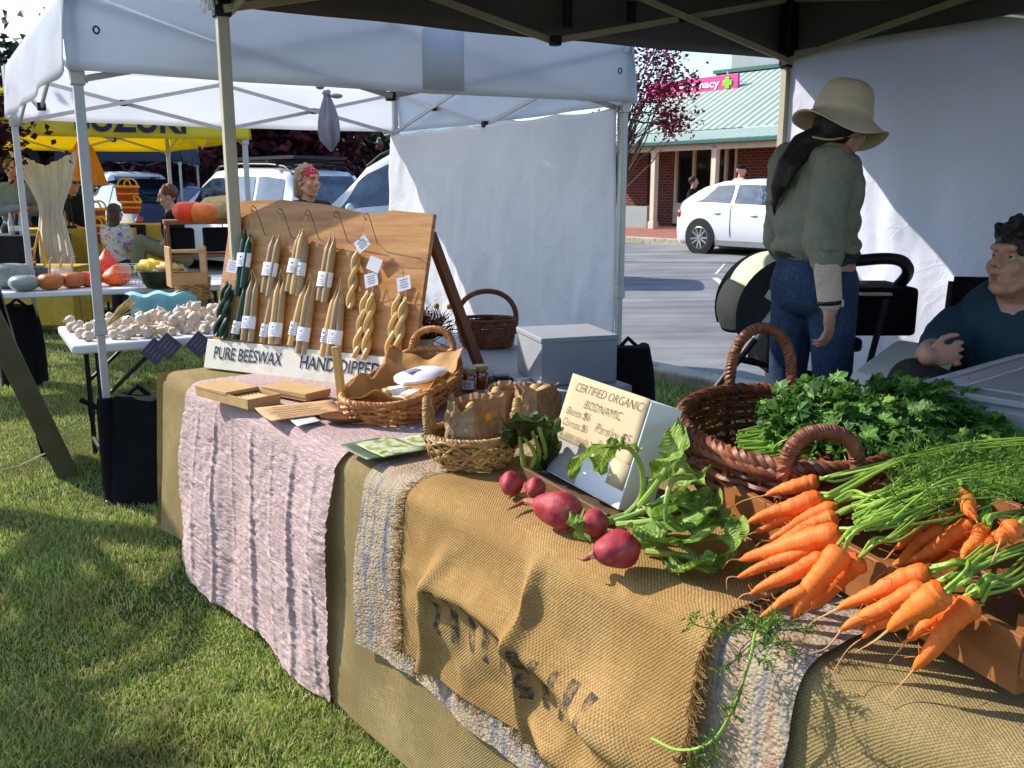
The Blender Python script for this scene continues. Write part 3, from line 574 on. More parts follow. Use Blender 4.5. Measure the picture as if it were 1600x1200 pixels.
# ================= FOLDING TABLES OF THE MARKET NEIGHBOURS =================
M_ptop = mat('white_table_plastic', S(214, 214, 216), .4, .04, 4, .05, 150)
def ftable(name, label, P, dx, dyv, L, W, H, group=None):
    """P: near-left corner of the top on the ground"""
    P = A3(P[0], P[1], 0); T = thing(name, label, 'table', P + dx * L / 2 + dyv * W / 2, group); m = MB(); m.box(P + dx * L / 2 + dyv * W / 2 + UP * (H - .022), (L, W, .045), (dx, dyv, UP)); m.build('table_top', M_ptop, T, bevel=.012)
    for e in (.12, L - .12):
        for wv in (.1, W - .1):
            m = MB(); b = P + dx * e + dyv * wv; m.rod(b + UP * .0, b + UP * (H - .04), .014); m.rod(b + UP * .22, b + UP * .3, .019); m.build('leg', M_blk, T)
        s = 1 if e < L / 2 else -1; m = MB(); m.rod(P + dx * e + dyv * .1 + UP * .1, P + dx * e + dyv * (W - .1) + UP * .1, .012); m.rod(P + dx * e + dyv * .1 + UP * (H - .08), P + dx * e + dyv * (W - .1) + UP * (H - .08), .012); m.build('leg_brace', M_blk, T)
        for wv in (.1, W - .1): m = MB(); m.rod(P + dx * e + dyv * wv + UP * (H - .3), P + dx * (e + s * .28) + dyv * wv + UP * (H - .05), .01); m.build('leg_brace', M_blk, T)
    return T
gP = at(112, 541, .72)
ftable('folding_table', 'white folding table heaped with garlic bulbs', gP, DA, DB, 1.8, .76, .72)
pdir = nz((.92, .39, 0)); pdn = nz((-.39, .92, 0)); pP = at(0, 458, .75) - pdir * .9
ftable('folding_table', 'white folding table with grey and orange pumpkins at the back of the white marquee', pP, pdir, pdn, 2.45, .74, .75)

# garlic heap
M_gar = mat('garlic_skin', S(204, 188, 168), .65, .12, 30, .3, 60, dirt=S(176, 150, 140)); M_straw = mat('dry_stalk', S(196, 168, 112), .85, .2, 20, .4, 90)
def garlic(name):
    T = thing(name, 'white garlic bulb in the heap on the folding table', 'garlic', (0, 0, 0), 'garlic bulbs heaped on the table', local=True)
    def fn(P, an, i): P = P.copy(); P[:, :2] *= (1 + .05 * np.cos(an * 7))[:, None]; return P
    m = MB(); m.lathe([(.004, -.022), (.02, -.02), (.03, -.006), (.031, .006), (.022, .021), (.009, .030), (.006, .040), (.005, .044)], 18, fn=fn); b = m.build('bulb', M_gar, T, sub=0); m = MB(); m.lathe([(.001, -.026), (.011, -.024), (.009, -.02)], 8); m.build('root_end', M_straw, T); return T
rs = np.random.RandomState(12); g0 = garlic('garlic_bulb'); first = True; spots = []
gctr = gP + DA * .95 + DB * .36
tries = 0
while len(spots) < 190 and tries < 14000:
    tries += 1; u = .05 + 1.4 * rs.rand(); v = .05 + .62 * rs.rand(); r_ = .028 + .004 * rs.rand(); lvl = 0; z = .72 + r_ * .8
    hh = .11 * math.exp(-((u - 1.05) / .6) ** 2 - ((v - .38) / .25) ** 2)
    for (uu, vv, zz) in spots:
        d2 = (u - uu) ** 2 + (v - vv) ** 2
        if d2 < .052 ** 2: z = max(z, zz + math.sqrt(max(0, .054 ** 2 - d2)))
    if z > .745 + hh + .02: continue
    spots.append((u, v, z)); p = gP + DA * u + DB * v; loc = (p[0], p[1], z); rot = (rs.normal() * 1.0, rs.normal() * 1.0, rs.rand() * 6.3)
    if first: g0.location = loc; g0.rotation_euler = rot; first = False
    else: dup(g0, loc, rot=rot, scale=.74 + .28 * rs.rand())
def stalks(mb, a, b, n, sp, rs, r=.004):
    a = A3(*a); b = A3(*b)
    for k in range(n):
        o1 = rs.normal(size=3) * sp * .4; o2 = rs.normal(size=3) * sp; o1[2] = abs(o1[2]); mb.tube([a + o1, (a + b) / 2 + (o1 + o2) / 2 + UP * abs(rs.normal()) * sp * .5, b + o2], [r, r * .9, r * .5], 5)
m = MB(); stalks(m, at(170, 508, .80), at(208, 475, .90), 22, .02, rs); tag(m.build('garlic_stalks', M_straw, None, loc=at(190, 500, .8)), 'bundle of dry garlic stalks lying on top of the garlic heap', 'dried stalks')
m = MB(); stalks(m, at(190, 520, .735), at(272, 518, .735), 16, .016, rs); stalks(m, at(228, 516, .735), at(310, 508, .735), 16, .016, rs); stalks(m, at(240, 522, .735), at(262, 536, .70), 8, .02, rs); tag(m.build('garlic_stalks', M_straw, None, loc=at(230, 515, .74)), 'long plait of dry garlic stalks along the front edge of the table', 'dried stalks')
# slate cards hanging off the table front
M_slate = mat('slate_card', S(84, 84, 108), .7, .12, 20); M_ch = mat('chalk', S(150, 150, 176), .8, .2, 40)
for k, (px, py, lb_) in enumerate(((242, 549, 'slate price card hanging leftmost under the garlic table edge'), (262, 541, 'slate price card hanging in the middle under the garlic table edge'), (311, 538, 'slate price card hanging rightmost under the garlic table edge'))):
    q = onp(px, py, gP - DB * .04 * (1 + .3 * k), DB); T = thing('price_card', lb_, 'sign', q); c45 = nz(DA + UP); d45 = nz(UP - DA)
    m = MB(); m.box(q, (.1, .1, .006), (c45, d45, -DB)); m.build('card', M_slate, T, bevel=.002); m = MB()
    for e in range(4): m.box(q - DB * .0045 + d45 * (.03 - .02 * e), (.06 - .012 * (e % 2), .003, .001), (c45, d45, -DB))
    m.build('writing', M_ch, T); m = MB(); m.tube([q + UP * .085 , q + UP * .12 + DB * .01, q + UP * .15 + DB * .03], .0015, 5); m.build('string', M_straw, T)
# pumpkins on the back table
def pumpkin(name, label, px, py, R_, H_, c, lobes, tan=.06, stem=0, tip=0, z=.75, tilt=(0, 0), Y=None):
    q = at(px, py, z); T = thing(name, label, 'pumpkin', q, local=False)
    def fn(P, an, i): P = P.copy(); P[:, :2] *= (1 + tan * np.abs(np.cos(an * lobes / 2)) - tan * .5)[:, None]; return P
    th = np.linspace(-math.pi / 2, math.pi / 2, 15); prof = [(max(.004, R_ * math.cos(t) ** (.85) * (1 + .12 * (tip > 0) * -math.sin(t))), H_ / 2 + H_ / 2 * math.sin(t) - (.16 * H_ * math.exp(-(math.cos(t) / .35) ** 2) if math.sin(t) > 0 and not tip else 0) + (tip * math.exp(-(math.cos(t) / .3) ** 2) if math.sin(t) > 0 else 0)) for t in th]
    m = MB(); m.lathe(prof, 40, q, fn=fn); m.build('skin', mat('pumpkin_' + name + '%d' % (c[0] * 1000), c, .45, .18, 14, .15, 40, dirt=shade(c, .8)), T)
    if stem:
        m = MB(); b = q + UP * (H_ * .86); m.tube([b, b + A3(.004, 0, stem * .5), b + A3(.016, 0, stem * .9), b + A3(.03, .0, stem)], [.012, .008, .007, .009], 7); m.build('stem', mat('pumpkin_stem', S(190, 168, 128), .8, .15, 20), T)
    return T
GR = S(138, 146, 140)
pumpkin('grey_pumpkin', 'large grey green pumpkin at the left end of the back table', 17, 450, .155, .19, S(120, 128, 122), 12)
pumpkin('grey_pumpkin', 'smaller ribbed pale grey pumpkin in front of the large grey one', 39, 455, .1, .12, GR, 16)
pumpkin('green_pumpkin', 'dark green flat pumpkin behind the two grey pumpkins', 52, 438, .12, .12, S(62, 66, 56), 12, stem=.04)
pumpkin('orange_pumpkin', 'brown orange pumpkin with pale stem, left one of the pair', 80, 453, .088, .125, S(190, 106, 48), 12, stem=.12)
pumpkin('orange_pumpkin', 'brown orange pumpkin beside the marquee pole, right one of the pair', 115, 450, .09, .125, S(180, 100, 52), 12, stem=.12)
pumpkin('pale_pumpkin', 'pale cream pumpkin behind the pair of brown orange ones', 97, 440, .09, .12, S(206, 184, 150), 10, stem=.1)
pumpkin('red_pumpkin', 'red orange onion squash half hidden behind the marquee pole', 140, 448, .085, .12, S(216, 70, 24), 8, .03)
pumpkin('red_pumpkin', 'bright orange onion squash in front of the stacked red one', 183, 446, .1, .13, S(232, 92, 24), 8, .03, tip=.03)
pumpkin('red_pumpkin', 'red onion squash at the back, bottom of the stack', 163, 440, .09, .12, S(206, 58, 36), 8, .03)
pumpkin('red_pumpkin', 'red onion squash with pointed top stacked on the others', 168, 425, .085, .13, S(214, 66, 46), 8, .03, tip=.05, z=.83)
pumpkin('striped_pumpkin', 'cream and pink mottled pumpkin behind the bright orange squash', 192, 437, .07, .14, S(206, 158, 120), 10, .05)
# bowl, wire basket, teal cloth, baskets and crate at the right end
q = at(254, 450, .75); T = thing('metal_bowl', 'wide dark metal bowl holding cut pumpkin pieces', 'bowl', q); m = MB(); m.lathe([(.085, .0), (.11, .01), (.15, .07), (.175, .125), (.19, .13), (.188, .136), (.17, .13), (.145, .07), (.1, .02), (.001, .015)], 32, q); m.build('bowl', mat('bowl_steel', S(104, 104, 106), .28, .1, 4, metal=.85), T)
for k, (dx, dz, c, r_, lb_) in enumerate(((-.07, .15, S(240, 196, 60), (.1, .07, .06), 'cut wedge of yellow pumpkin flesh in the metal bowl, left'), (.07, .145, S(214, 168, 96), (.1, .08, .05), 'tan pumpkin piece with skin in the metal bowl, right'), (0, .13, S(240, 226, 190), (.06, .07, .035), 'pale stringy pumpkin seeds between the two pieces in the bowl'))):
    m = MB(); m.ell(q + A3(dx, -.02, dz), r_, nu=12, nv=18, fn=lambda P: P * (1 + .12 * np.sin(P[:, :1] * 9 + P[:, 1:2] * 7))); tag(m.build('pumpkin_piece', mat('flesh%d' % k, c, .5, .2, 25, .4, 50), None, loc=q + A3(dx, 0, dz)), lb_, 'pumpkin')
q = at(212, 446, .75); m = MB()
for z in (.0, .05, .1, .15): 
    hw = .075 + z * .25; m.tube([q + A3(sx * hw, sy * hw * .8, z + .004) for sx, sy in ((-1, -1), (1, -1), (1, 1), (-1, 1), (-1, -1))], .003, 5)
for i in range(7):
    s = -1 + i / 3
    for sy in (-1, 1): m.rod(q + A3(s * .075, sy * .06, .004), q + A3(s * .112, sy * .09, .154), .0018, 5)
tag(m.build('wire_basket', M_alu, None, loc=q), 'small wire basket beside the metal bowl on the pumpkin table', 'basket')
# ================= BASKETRY =================
def wickerm(name, c1, c2, rough=.5):
    t = NT(name); uv = t.co('UV'); co = t.co('Object'); f = t.noise(co, 26, 5, .65); g = t.noise(co, 7, 3); mp = t.n('Mapping'); t.l(uv, mp.inputs[0]); mp.inputs['Scale'].default_value = (40, 3, 1)
    st = t.noise(mp.outputs[0], 3, 3)
    c = t.ramp(t.math('ADD', t.math('MULTIPLY', f, .6), t.math('MULTIPLY', g, .4)), [(.32, shade(c1, .55)), (.5, c1), (.68, c2)])
    return t.fin(c, rough, t.bump(st, .3, .002), .4)
M_wick = wickerm('brown_wicker', S(122, 72, 42), S(172, 110, 62)); M_wickd = wickerm('dark_wicker', S(112, 62, 40), S(160, 92, 56)); M_wickl = wickerm('honey_wicker', S(176, 116, 62), S(220, 164, 92)); M_wickt = wickerm('tan_wicker', S(168, 126, 70), S(214, 176, 108))
def wbasket(mb, c, a, b, h, ax, flare=1.2, n=34, rod=.006, levels=None, seg=None, wall=None, gap=0, rs=None, amp=.9, z0=0, sq=2.0, top=None):
    """woven body: horizontal rods wave in and out of upright stakes; a,b base half-axes, flare grows them to the rim. sq: superellipse exponent"""
    c = A3(*c); rs = rs or np.random.RandomState(1); levels = levels or int(h / (rod * 1.7)); seg = seg or n * 5; an = np.arange(seg) * 2 * math.pi / seg
    def ring(k, off=0, ang=an):
        f = 1 + (flare - 1) * math.sin(k * math.pi / 2) ** .8 if flare >= 1 else 1 + (flare - 1) * k
        cx = np.sign(np.cos(ang)) * np.abs(np.cos(ang)) ** (2 / sq); sy = np.sign(np.sin(ang)) * np.abs(np.sin(ang)) ** (2 / sq)
        z = z0 + h * k * (1 if top is None else top(ang)); rx = (a * f + off) * cx; ry = (b * f + off) * sy
        return c + rx[:, None] * ax[0] + ry[:, None] * ax[1] + (np.zeros_like(ang) + z)[:, None] * UP
    for l in range(levels):
        k = (l + .5) / levels; wob = rs.normal() * .2; off = rod * amp * np.cos(an * n / 2 + l * math.pi) + rod * .5 * np.interp(an, np.linspace(0, 6.3, 14), rs.normal(size=14)); p = ring(k, off); p[:, 2] += rod * .35 * np.interp(an, np.linspace(0, 6.3, 17), rs.normal(size=17) * (np.arange(17) % 16 > 0))
        mb.tube(np.vstack([p, p[:1]]), rod * (.75 + .35 * rs.rand()), 5, cap=False)
    for i in range(n):
        g = np.array([i * 2 * math.pi / n]); mb.tube([ring(k, 0, g)[0] for k in np.linspace(0, 1.0, 7)], rod * .75, 5)
    return ring
def rope_rim(mb, P, r, n=5, turns=30, closed=True):
    P = np.asarray(P); M_ = int(turns * 9); P = np.stack([np.interp(np.linspace(0, len(P) - 1, M_), np.arange(len(P)), P[:, k]) for k in range(3)], -1); T = np.gradient(P, axis=0); m_ = len(P)
    for j in range(3):
        Q = []
        for i in range(m_):
            x, y, d = frame(T[i]); ph = 2 * math.pi * (i / m_ * turns + j / 3); Q.append(P[i] + (x * math.cos(ph) + y * math.sin(ph)) * r * .55)
        mb.tube(Q, r * .62, 5, cap=not closed)
def arc_handle(p0, p1, h, n=40, lean=None, pw=.75):
    p0 = A3(*p0); p1 = A3(*p1); lean = A3(0, 0, 0) if lean is None else lean; out = []
    for k in np.linspace(0, 1, n):
        t = k * math.pi; out.append(p0 * (.5 + .5 * math.cos(t)) + p1 * (.5 - .5 * math.cos(t)) + (UP * h + lean) * math.sin(t) ** pw)
    return np.array(out)
# distant table baskets
def simple_basket(name, label, q, a, b, h, ax, mt, handle=0, hax=0, rod=.006, flare=1.2, n=26, hr=.011, group=None):
    T = thing(name, label, 'basket', q, group); m = MB(); ring = wbasket(m, q, a, b, h, ax, flare, n, rod); m.ell(q + UP * rod, (a * .98, b * .98, rod), (ax[0], ax[1], UP)); m.build('woven_body', mt, T)
    m = MB(); an = np.linspace(0, 2 * math.pi, 121); P = ring(1.0, 0, an); rope_rim(m, P, rod * 1.5, turns=34); m.build('rim', mt, T)
    if handle:
        g = np.array([0, math.pi]) + hax; e = ring(.85, 0, g); m = MB(); rope_rim(m, arc_handle(e[0], e[1], handle), hr, turns=16, closed=False); m.build('handle', mt, T)
    return T
XY = (A3(1, 0, 0), A3(0, 1, 0), UP)
q = at(303, 468, .72); q[2] = .72
simple_basket('wicker_basket', 'square brown wicker basket at the right end of the garlic table', q, .1, .08, .15, (DA, DB, UP), M_wickt, rod=.006, flare=1.1, n=24)
q = at(293, 442, .9); T = thing('wooden_crate', 'pale wooden caddy with cut out handle above the wicker basket', 'crate', q); m = MB()
for s in (-1, 1): m.box(q + DA * s * .1 + UP * .10, (.012, .16, .24), (DA, DB, UP))
m.box(q + UP * .0, (.2, .16, .012), (DA, DB, UP)); m.box(q - DB * .08 + UP * .03, (.2, .012, .07), (DA, DB, UP)); m.box(q + DB * .08 + UP * .03, (.2, .012, .07), (DA, DB, UP)); m.build('side_panel', woodm('pale_crate_wood', S(188, 148, 100), S(160, 118, 74)), T, bevel=.003)
m = MB(); m.rod(q - DA * .1 + UP * .19, q + DA * .1 + UP * .19, .011); m.build('handle', M_straw, T)
# display shelf with red tray, buckets
q = at(318, 455, .78); q = aty(325, 372, 6.9); T = thing('display_shelf', 'rustic shelf with dark boxes behind the near pole', 'shelf', (q[0], q[1], .75)); m = MB()
m.box((q[0], q[1], 1.22), (.6, .3, .03), (pdir, pdn, UP)); m.box((q[0], q[1], .98), (.6, .3, .02), (pdir, pdn, UP)); 
for s in (-.28, .28): m.box(A3(q[0], q[1], .985) + pdir * s, (.025, .28, .47), (pdir, pdn, UP))
m.build('shelf_frame', woodm('shelf_wood', S(150, 88, 46), S(120, 66, 34)), T, bevel=.004)
for k, (s, lb_) in enumerate(((-.2, 'black storage box on the left of the rustic shelf'), (.07, 'black storage box in the middle of the rustic shelf'))):
    m = MB(); m.box(A3(q[0], q[1], 1.09) + pdir * s, (.2, .2, .17), (pdir, pdn, UP)); tag(m.build('storage_box', M_bagk, None, bevel=.01, loc=A3(q[0], q[1], 1.09) + pdir * s), lb_, 'box')
pumpkin('red_pumpkin', 'shiny red orange pumpkin on top of the rustic shelf', 296, 349, .1, .15, S(224, 62, 24), 10, .05, z=1.235)
pumpkin('orange_pumpkin', 'orange pumpkin next to the red one on the rustic shelf', 318, 349, .1, .14, S(226, 118, 50), 10, .05, z=1.235)
q = at(343, 340, 1.24); m = MB(); q = aty(346, 345, 6.9); q[2] = 1.235
for k in range(16): a = q + A3((k % 8 - 4) * .03, (k // 8) * .06, 0); m.ell(a + UP * .04, (.035, .06, .03), nu=7, nv=9)
M_burl0 = mat('sack_cloth', S(176, 150, 100), .9, .2, 30, .6, 200)
m2 = MB(); m2.ell(q + UP * .07, (.17, .13, .1), nu=14, nv=20, fn=lambda P: P * (1 + .08 * np.sin(P[:, :1] * 8) * np.cos(P[:, 1:2] * 7))); tag(m2.build('sack', M_burl0, None, loc=q), 'full tan sack on the rustic shelf left of the candle board', 'sack')
# teal cloth
M_teal2 = mat('teal_towel', S(134, 190, 200), .9, .12, 12, .5, 150)
q = at(252, 466, .74); P = np.array([[q + DA * (u - .5) * .42 + DB * (.1 - .2 * min(v, .4) / .4) + UP * (.03 - max(0, v - .4) * .28 + .012 * math.sin(u * 16 + v * 3)) - DB * .02 * math.sin(u * 16) * v for v in np.linspace(0, 1, 14)] for u in np.linspace(0, 1, 40)]); m = MB(); m.grid(P); tag(m.build('towel', M_teal2, None, solid=.006, loc=q), 'light teal towel hanging over the end of the pumpkin table', 'towel')
# crates under garlic table
M_crt = mat('dark_crate', S(60, 64, 66), .7, .2, 8); M_grn = mat('sage_box', S(128, 140, 122), .6, .1, 6)
for k, (u, v, sz, mt, lb_) in enumerate(((1.22, .38, (.42, .32, .26), M_crt, 'dark plastic crate on the grass under the garlic table'), (1.64, .3, (.36, .3, .22), M_grn, 'sage green box on the grass under the garlic table'), (.98, .35, (.08, .5, .42), mat('pale_timber', S(168, 160, 150), .8, .15, 10), 'pale striped timber board leaning under the garlic table'))):
    c = A3(gP[0], gP[1], 0) + DA * u + DB * v; T = thing('storage_crate' if k < 2 else 'timber_board', lb_, 'crate' if k < 2 else 'board', c)
    if k < 2:
        m = MB(); hz = sz[2]
        for s in (-1, 1): m.box(c + DA * s * sz[0] / 2 + UP * hz / 2, (.015, sz[1], hz), (DA, DB, UP)); m.box(c + DB * s * sz[1] / 2 + UP * hz / 2, (sz[0] - .02, .015, hz), (DA, DB, UP))
        m.box(c + UP * .02, (sz[0] - .03, sz[1] - .03, .015), (DA, DB, UP)); m.build('crate_body', mt, T, bevel=.004); m = MB(); m.box(c + UP * (hz + .004), (sz[0] + .03, sz[1] + .03, .03), (DA, DB, UP)); m.build('lid', mt, T, bevel=.008)
    else:
        m = MB(); lean = nz(UP + DB * .35)
        for j in range(7): m.box(c + lean * (.04 + j * .065) + DA * 0, (.6 * .2, .05, .012), (nz(DB - UP * .35), lean, DA))
        m.box(c + lean * .22 + DA * .012, (.04, .46, .012), (nz(DB - UP * .35), lean, DA)); m.build('slat', mt, T)
# black weight bags and leg sleeves
def weight_bag(label, base, w=.3, h=.58, d=.2, ax=(DA, DB, UP), seed=0):
    T = thing('weight_bag', label, 'bag', base); m = MB(); b = A3(*base)
    prof = np.linspace(0, 1, 9); G = []
    for k in prof:
        wv = w / 2 * (1 - .12 * (k - .3) ** 2 * 4); dv = d / 2 * (1.05 - .45 * k); an = np.arange(28) * 2 * math.pi / 28; cx = np.sign(np.cos(an)) * np.abs(np.cos(an)) ** .45; sy = np.sign(np.sin(an)) * np.abs(np.sin(an)) ** .45
        nzv = .012 * fbm(an * 2, an * 0 + k * 4, seed); G.append(b + ((wv + nzv) * cx)[:, None] * ax[0] + ((dv + nzv) * sy)[:, None] * ax[1] + (h * k + .012 * np.cos(an * 3) * k)[:, None] * UP)
    G = np.array(G); bb = m.n; m.grid(G, cv=True); m.f.append(tuple(bb + j for j in range(27, -1, -1))); m.f.append(tuple(bb + 8 * 28 + j for j in range(28))); m.build('bag', M_bagk, T)
    m = MB(); m.tube([b + ax[0] * -.06 + UP * h, b + UP * (h + .05), b + ax[0] * .06 + UP * h], .012, 6); m.build('strap', M_bagk, T); return T
FLp = wFL + nz((wFR + wBL) / 2 - wFL) * .03
weight_bag('tall black weight bag strapped to the white marquee front pole beside the cloth', (FLp[0] + .14, FLp[1] + .02, 0), .29, .50, .2, (A3(1, 0, 0), A3(0, 1, 0), UP), 1)
m = MB(); m.tube([FLp + UP * z + A3(.0, -.02, 0) for z in (.0, .2, .44, .5)], [.045, .042, .04, .034], 12); m.tube([FLp + UP * .46 + A3(-.03, -.04, 0), FLp + UP * .5 + A3(-.1, -.05, 0)], .012, 6); tag(m.build('pole_sleeve', M_bagk, None, loc=FLp), 'black sleeve wrapped round the foot of the white marquee front pole', 'sleeve')
q = at(40, 600, 0); weight_bag('black bag on the grass at the far left behind the leaning board', (q[0], q[1], 0), .3, .6, .24, (A3(1, 0, 0), A3(0, 1, 0), UP), 5)
q = aty(986, 560, 5.3); weight_bag('black weight bag beside the grey box at the foot of the white marquee pole', (q[0] - .02, q[1], 0), .34, .56, .22, (DA, DB, UP), 7)
# leaning A-frame board at far left (seen edge on)
b0_ = at(108, 745, 0); b1_ = aty(-30, 465, b0_[1] - .42); T = thing('a_frame_sign', 'dark A-frame board seen edge on at the left edge of the lawn', 'sign', b0_); dd = nz(b1_ - b0_); vw = nz(b0_ - EYE); sd = nz(vw - np.dot(vw, dd) * dd + A3(.035, 0, 0)); nn = nz(np.cross(dd, sd)); L = np.linalg.norm(b1_ - b0_)
M_olv = mat('olive_frame', S(92, 88, 66), .5, .15, 8); m = MB(); m.box(b0_ + dd * L / 2 + sd * .3, (L, .6, .03), (dd, sd, nn)); m.build('panel', M_blk, T)
m = MB(); m.box(b0_ + dd * L / 2 - sd * .02, (L, .04, .10), (dd, sd, nn)); m.build('edge_frame', M_olv, T, bevel=.005)
q2 = at(72, 715, 0); m = MB(); m.bar(q2, b1_ + A3(.02, .1, .02), .03, .03); m.build('rear_leg', M_blk, T)
m = MB(); pts = [at(-10, 738, .12), at(30, 728, .1), at(76, 706, .16)]; m.tube(pts, .004, 5); tag(m.build('guy_rope', mat('rope', S(180, 176, 150), .8, .15, 30), None, loc=pts[1]), 'thin pale rope running from the left edge to the A-frame board', 'rope')
# grey cloth knotted on the marquee truss
q = onp(512, 190, wBR - DB * .9, nz(A3(.1, 1, 0))); T = thing('knotted_cloth', 'grey cloth knotted over the white marquee truss', 'cloth', q); m = MB(); cg = []
zt_ = onp(510, 148, q, nz(A3(.1, 1, 0))); zb_ = onp(512, 237, q, nz(A3(.1, 1, 0)))
Hh = zt_[2] - zb_[2]
for k in np.linspace(0, 1, 16):
    an = np.arange(30) * 2 * math.pi / 30; r_ = (.016 + .045 * math.sin(min(1, k * 1.25) * math.pi * .62)) * (1 if k < .8 else (1.02 - k) / .22); rr = r_ * (1 + .28 * np.cos(an * 5 + k * 2) + .12 * np.cos(an * 9)); cg.append(A3(q[0], q[1], zt_[2] - Hh * k) + np.stack([rr * np.cos(an) * 1.15 + .02 * k, rr * np.sin(an), 0 * an], -1))
m.grid(np.array(cg), cv=True); M_gcl = mat('grey_cloth', S(120, 122, 140), .9, .12, 10, .3, 100); m.build('hanging_end', M_gcl, T); m = MB(); m.ell(A3(q[0], q[1], zt_[2] + .01), (.035, .03, .03), fn=lambda P: P * (1 + .15 * np.sin(P[:, 2:] * 6 + P[:, :1] * 5))); m.ell(A3(q[0] - .05, q[1], zt_[2] + .06), (.035, .03, .02)); m.ell(A3(q[0] + .08, q[1], zt_[2] - .01), (.05, .02, .02)); m.build('knot', M_gcl, T)
# white drape gathered in the middle
Yd = 10.2; m = MB(); G = []
rows = [(235, 14, 122), (262, 26, 118), (290, 46, 112), (318, 60, 102), (332, 62, 99), (360, 60, 106), (395, 62, 114), (430, 66, 118), (470, 70, 122), (505, 70, 128)]
for py, x0, x1 in rows:
    a = aty(x0, py, Yd); b = aty(x1, py, Yd); row = []
    for u in np.linspace(0, 1, 60):
        vdip = (.16 * (1 - abs(2 * u - 1)) if py == 235 else (.06 * (1 - abs(2 * u - 1)) if py == 262 else 0)); row.append(a * (1 - u) + b * u + A3(0, .022 * math.sin(u * 34 + py * .012) + .02 * math.sin(u * 61 + py * .02), -vdip))
    G.append(row)
m.grid(np.array(G)); tag(m.build('white_drape', mat('white_drape_cloth', S(244, 240, 234), .8, .04, 6, transl=.55), None, loc=aty(90, 400, Yd), solid=.003), 'tall white drape gathered in the middle at the left marquee', 'drape')

# ================= STALL UNDER THE YELLOW MARQUEE =================
M_ycl = mat('yellow_cloth', S(196, 158, 60), .85, .12, 6, .3, 90); M_dkcl = mat('dark_cloth', S(30, 32, 40), .9, .15, 6); M_bred = mat('red_weave', S(176, 52, 26), .6, .25, 40, .5, 90); M_byel = mat('yellow_weave', S(226, 172, 48), .6, .15, 40)
def clothtable(label, px, py, Y, w, d, h, mt, rz=0):
    q = aty(px, py, Y); c = A3(q[0], q[1], 0); ax = (A3(math.cos(rz), math.sin(rz), 0), A3(-math.sin(rz), math.cos(rz), 0), UP); T = thing('cloth_table', label, 'table', c); m = MB(); m.box(c + UP * (h - .02), (w, d, .03), ax); 
    for sx in (-1, 1):
        for sy in (-1, 1): m.rod(c + ax[0] * sx * (w / 2 - .05) + ax[1] * sy * (d / 2 - .05), c + ax[0] * sx * (w / 2 - .05) + ax[1] * sy * (d / 2 - .05) + UP * (h - .03), .015)
    m.build('table_frame', M_blk, T); m = MB(); per = []
    cs = [(-1, -1), (1, -1), (1, 1), (-1, 1), (-1, -1)]; an = []
    for k in range(4):
        for u in np.linspace(0, 1, 14, endpoint=False): an.append((cs[k][0] * (1 - u) + cs[k + 1][0] * u, cs[k][1] * (1 - u) + cs[k + 1][1] * u))
    G = []
    for z, f in ((h + .004, .02), (h + .004, .97), (h, 1.01), (h * .6, 1.015), (h * .15, 1.03)):
        G.append([c + ax[0] * (x * w / 2 * f + (.02 * math.sin(i * 1.9) if z < h - .01 else 0)) + ax[1] * (y * d / 2 * f + (.02 * math.cos(i * 1.7) if z < h - .01 else 0)) + UP * z for i, (x, y) in enumerate(an)])
    m.grid(np.array(G), cv=True); m.build('tablecloth', mt, T); return c, ax
clothtable('low yellow clothed table left of the white drape', 45, 400, 9.6, 1.0, .5, .68, M_ycl)
clothtable('yellow clothed table behind the pole and the girl', 130, 400, 11.2, 1.3, .6, 1.0, M_ycl, .1)
cY, axY = clothtable('yellow clothed table with fringe behind the girl', 208, 350, 11.6, .75, .6, 1.03, M_ycl, .25)
clothtable('dark clothed table at the far left with bottles', 20, 360, 10.6, 1.0, .6, .95, M_dkcl)
m = MB(); m.box(aty(214, 362, 11.22), (.22, .01, .17), XY); tag(m.build('cloth_print', M_dkcl, None, loc=aty(214, 362, 11.22), bevel=.03), 'dark green round emblem patch pinned on the fringed yellow cloth', 'patch')
def tote(label, px, py, Y, w, h):
    q = aty(px, py, Y); T = thing('tote_basket', label, 'basket', q, 'red and yellow woven baskets'); m = MB(); m.lathe([(w * .38, 0), (w * .5, h * .1), (w * .54, h * .92), (w * .5, h * .92), (w * .4, h * .05), (.002, .01)], 16, q, 1, .6); m.build('woven_body', M_bred, T)
    m = MB(); an = np.linspace(0, 2 * math.pi, 17); m.tube([q + A3(w * .54 * math.cos(k), w * .33 * math.sin(k), h * .93) for k in an], .018, 6); m.tube([q + A3(w * .5 * math.cos(k), w * .31 * math.sin(k), h * .5) for k in an], .012, 6)
    for s in (-1, 1): m.tube(arc_handle(q + A3(s * w * .15 - .07, 0, h * .9), q + A3(s * w * .15 + .09, 0, h * .9), h * .5, 14), .011, 6)
    m.build('rim_and_handles', M_byel, T); return T
tote('red woven basket with yellow handles on the fringed table, top', 200, 316, 11.6, .26, .2); tote('red woven basket with yellow rim under the upper one, right', 206, 334, 11.55, .22, .15); tote('red woven basket with yellow rim hidden behind the pole', 152, 352, 11.0, .2, .2); tote('red woven basket low beside the pole', 154, 378, 10.9, .2, .2)
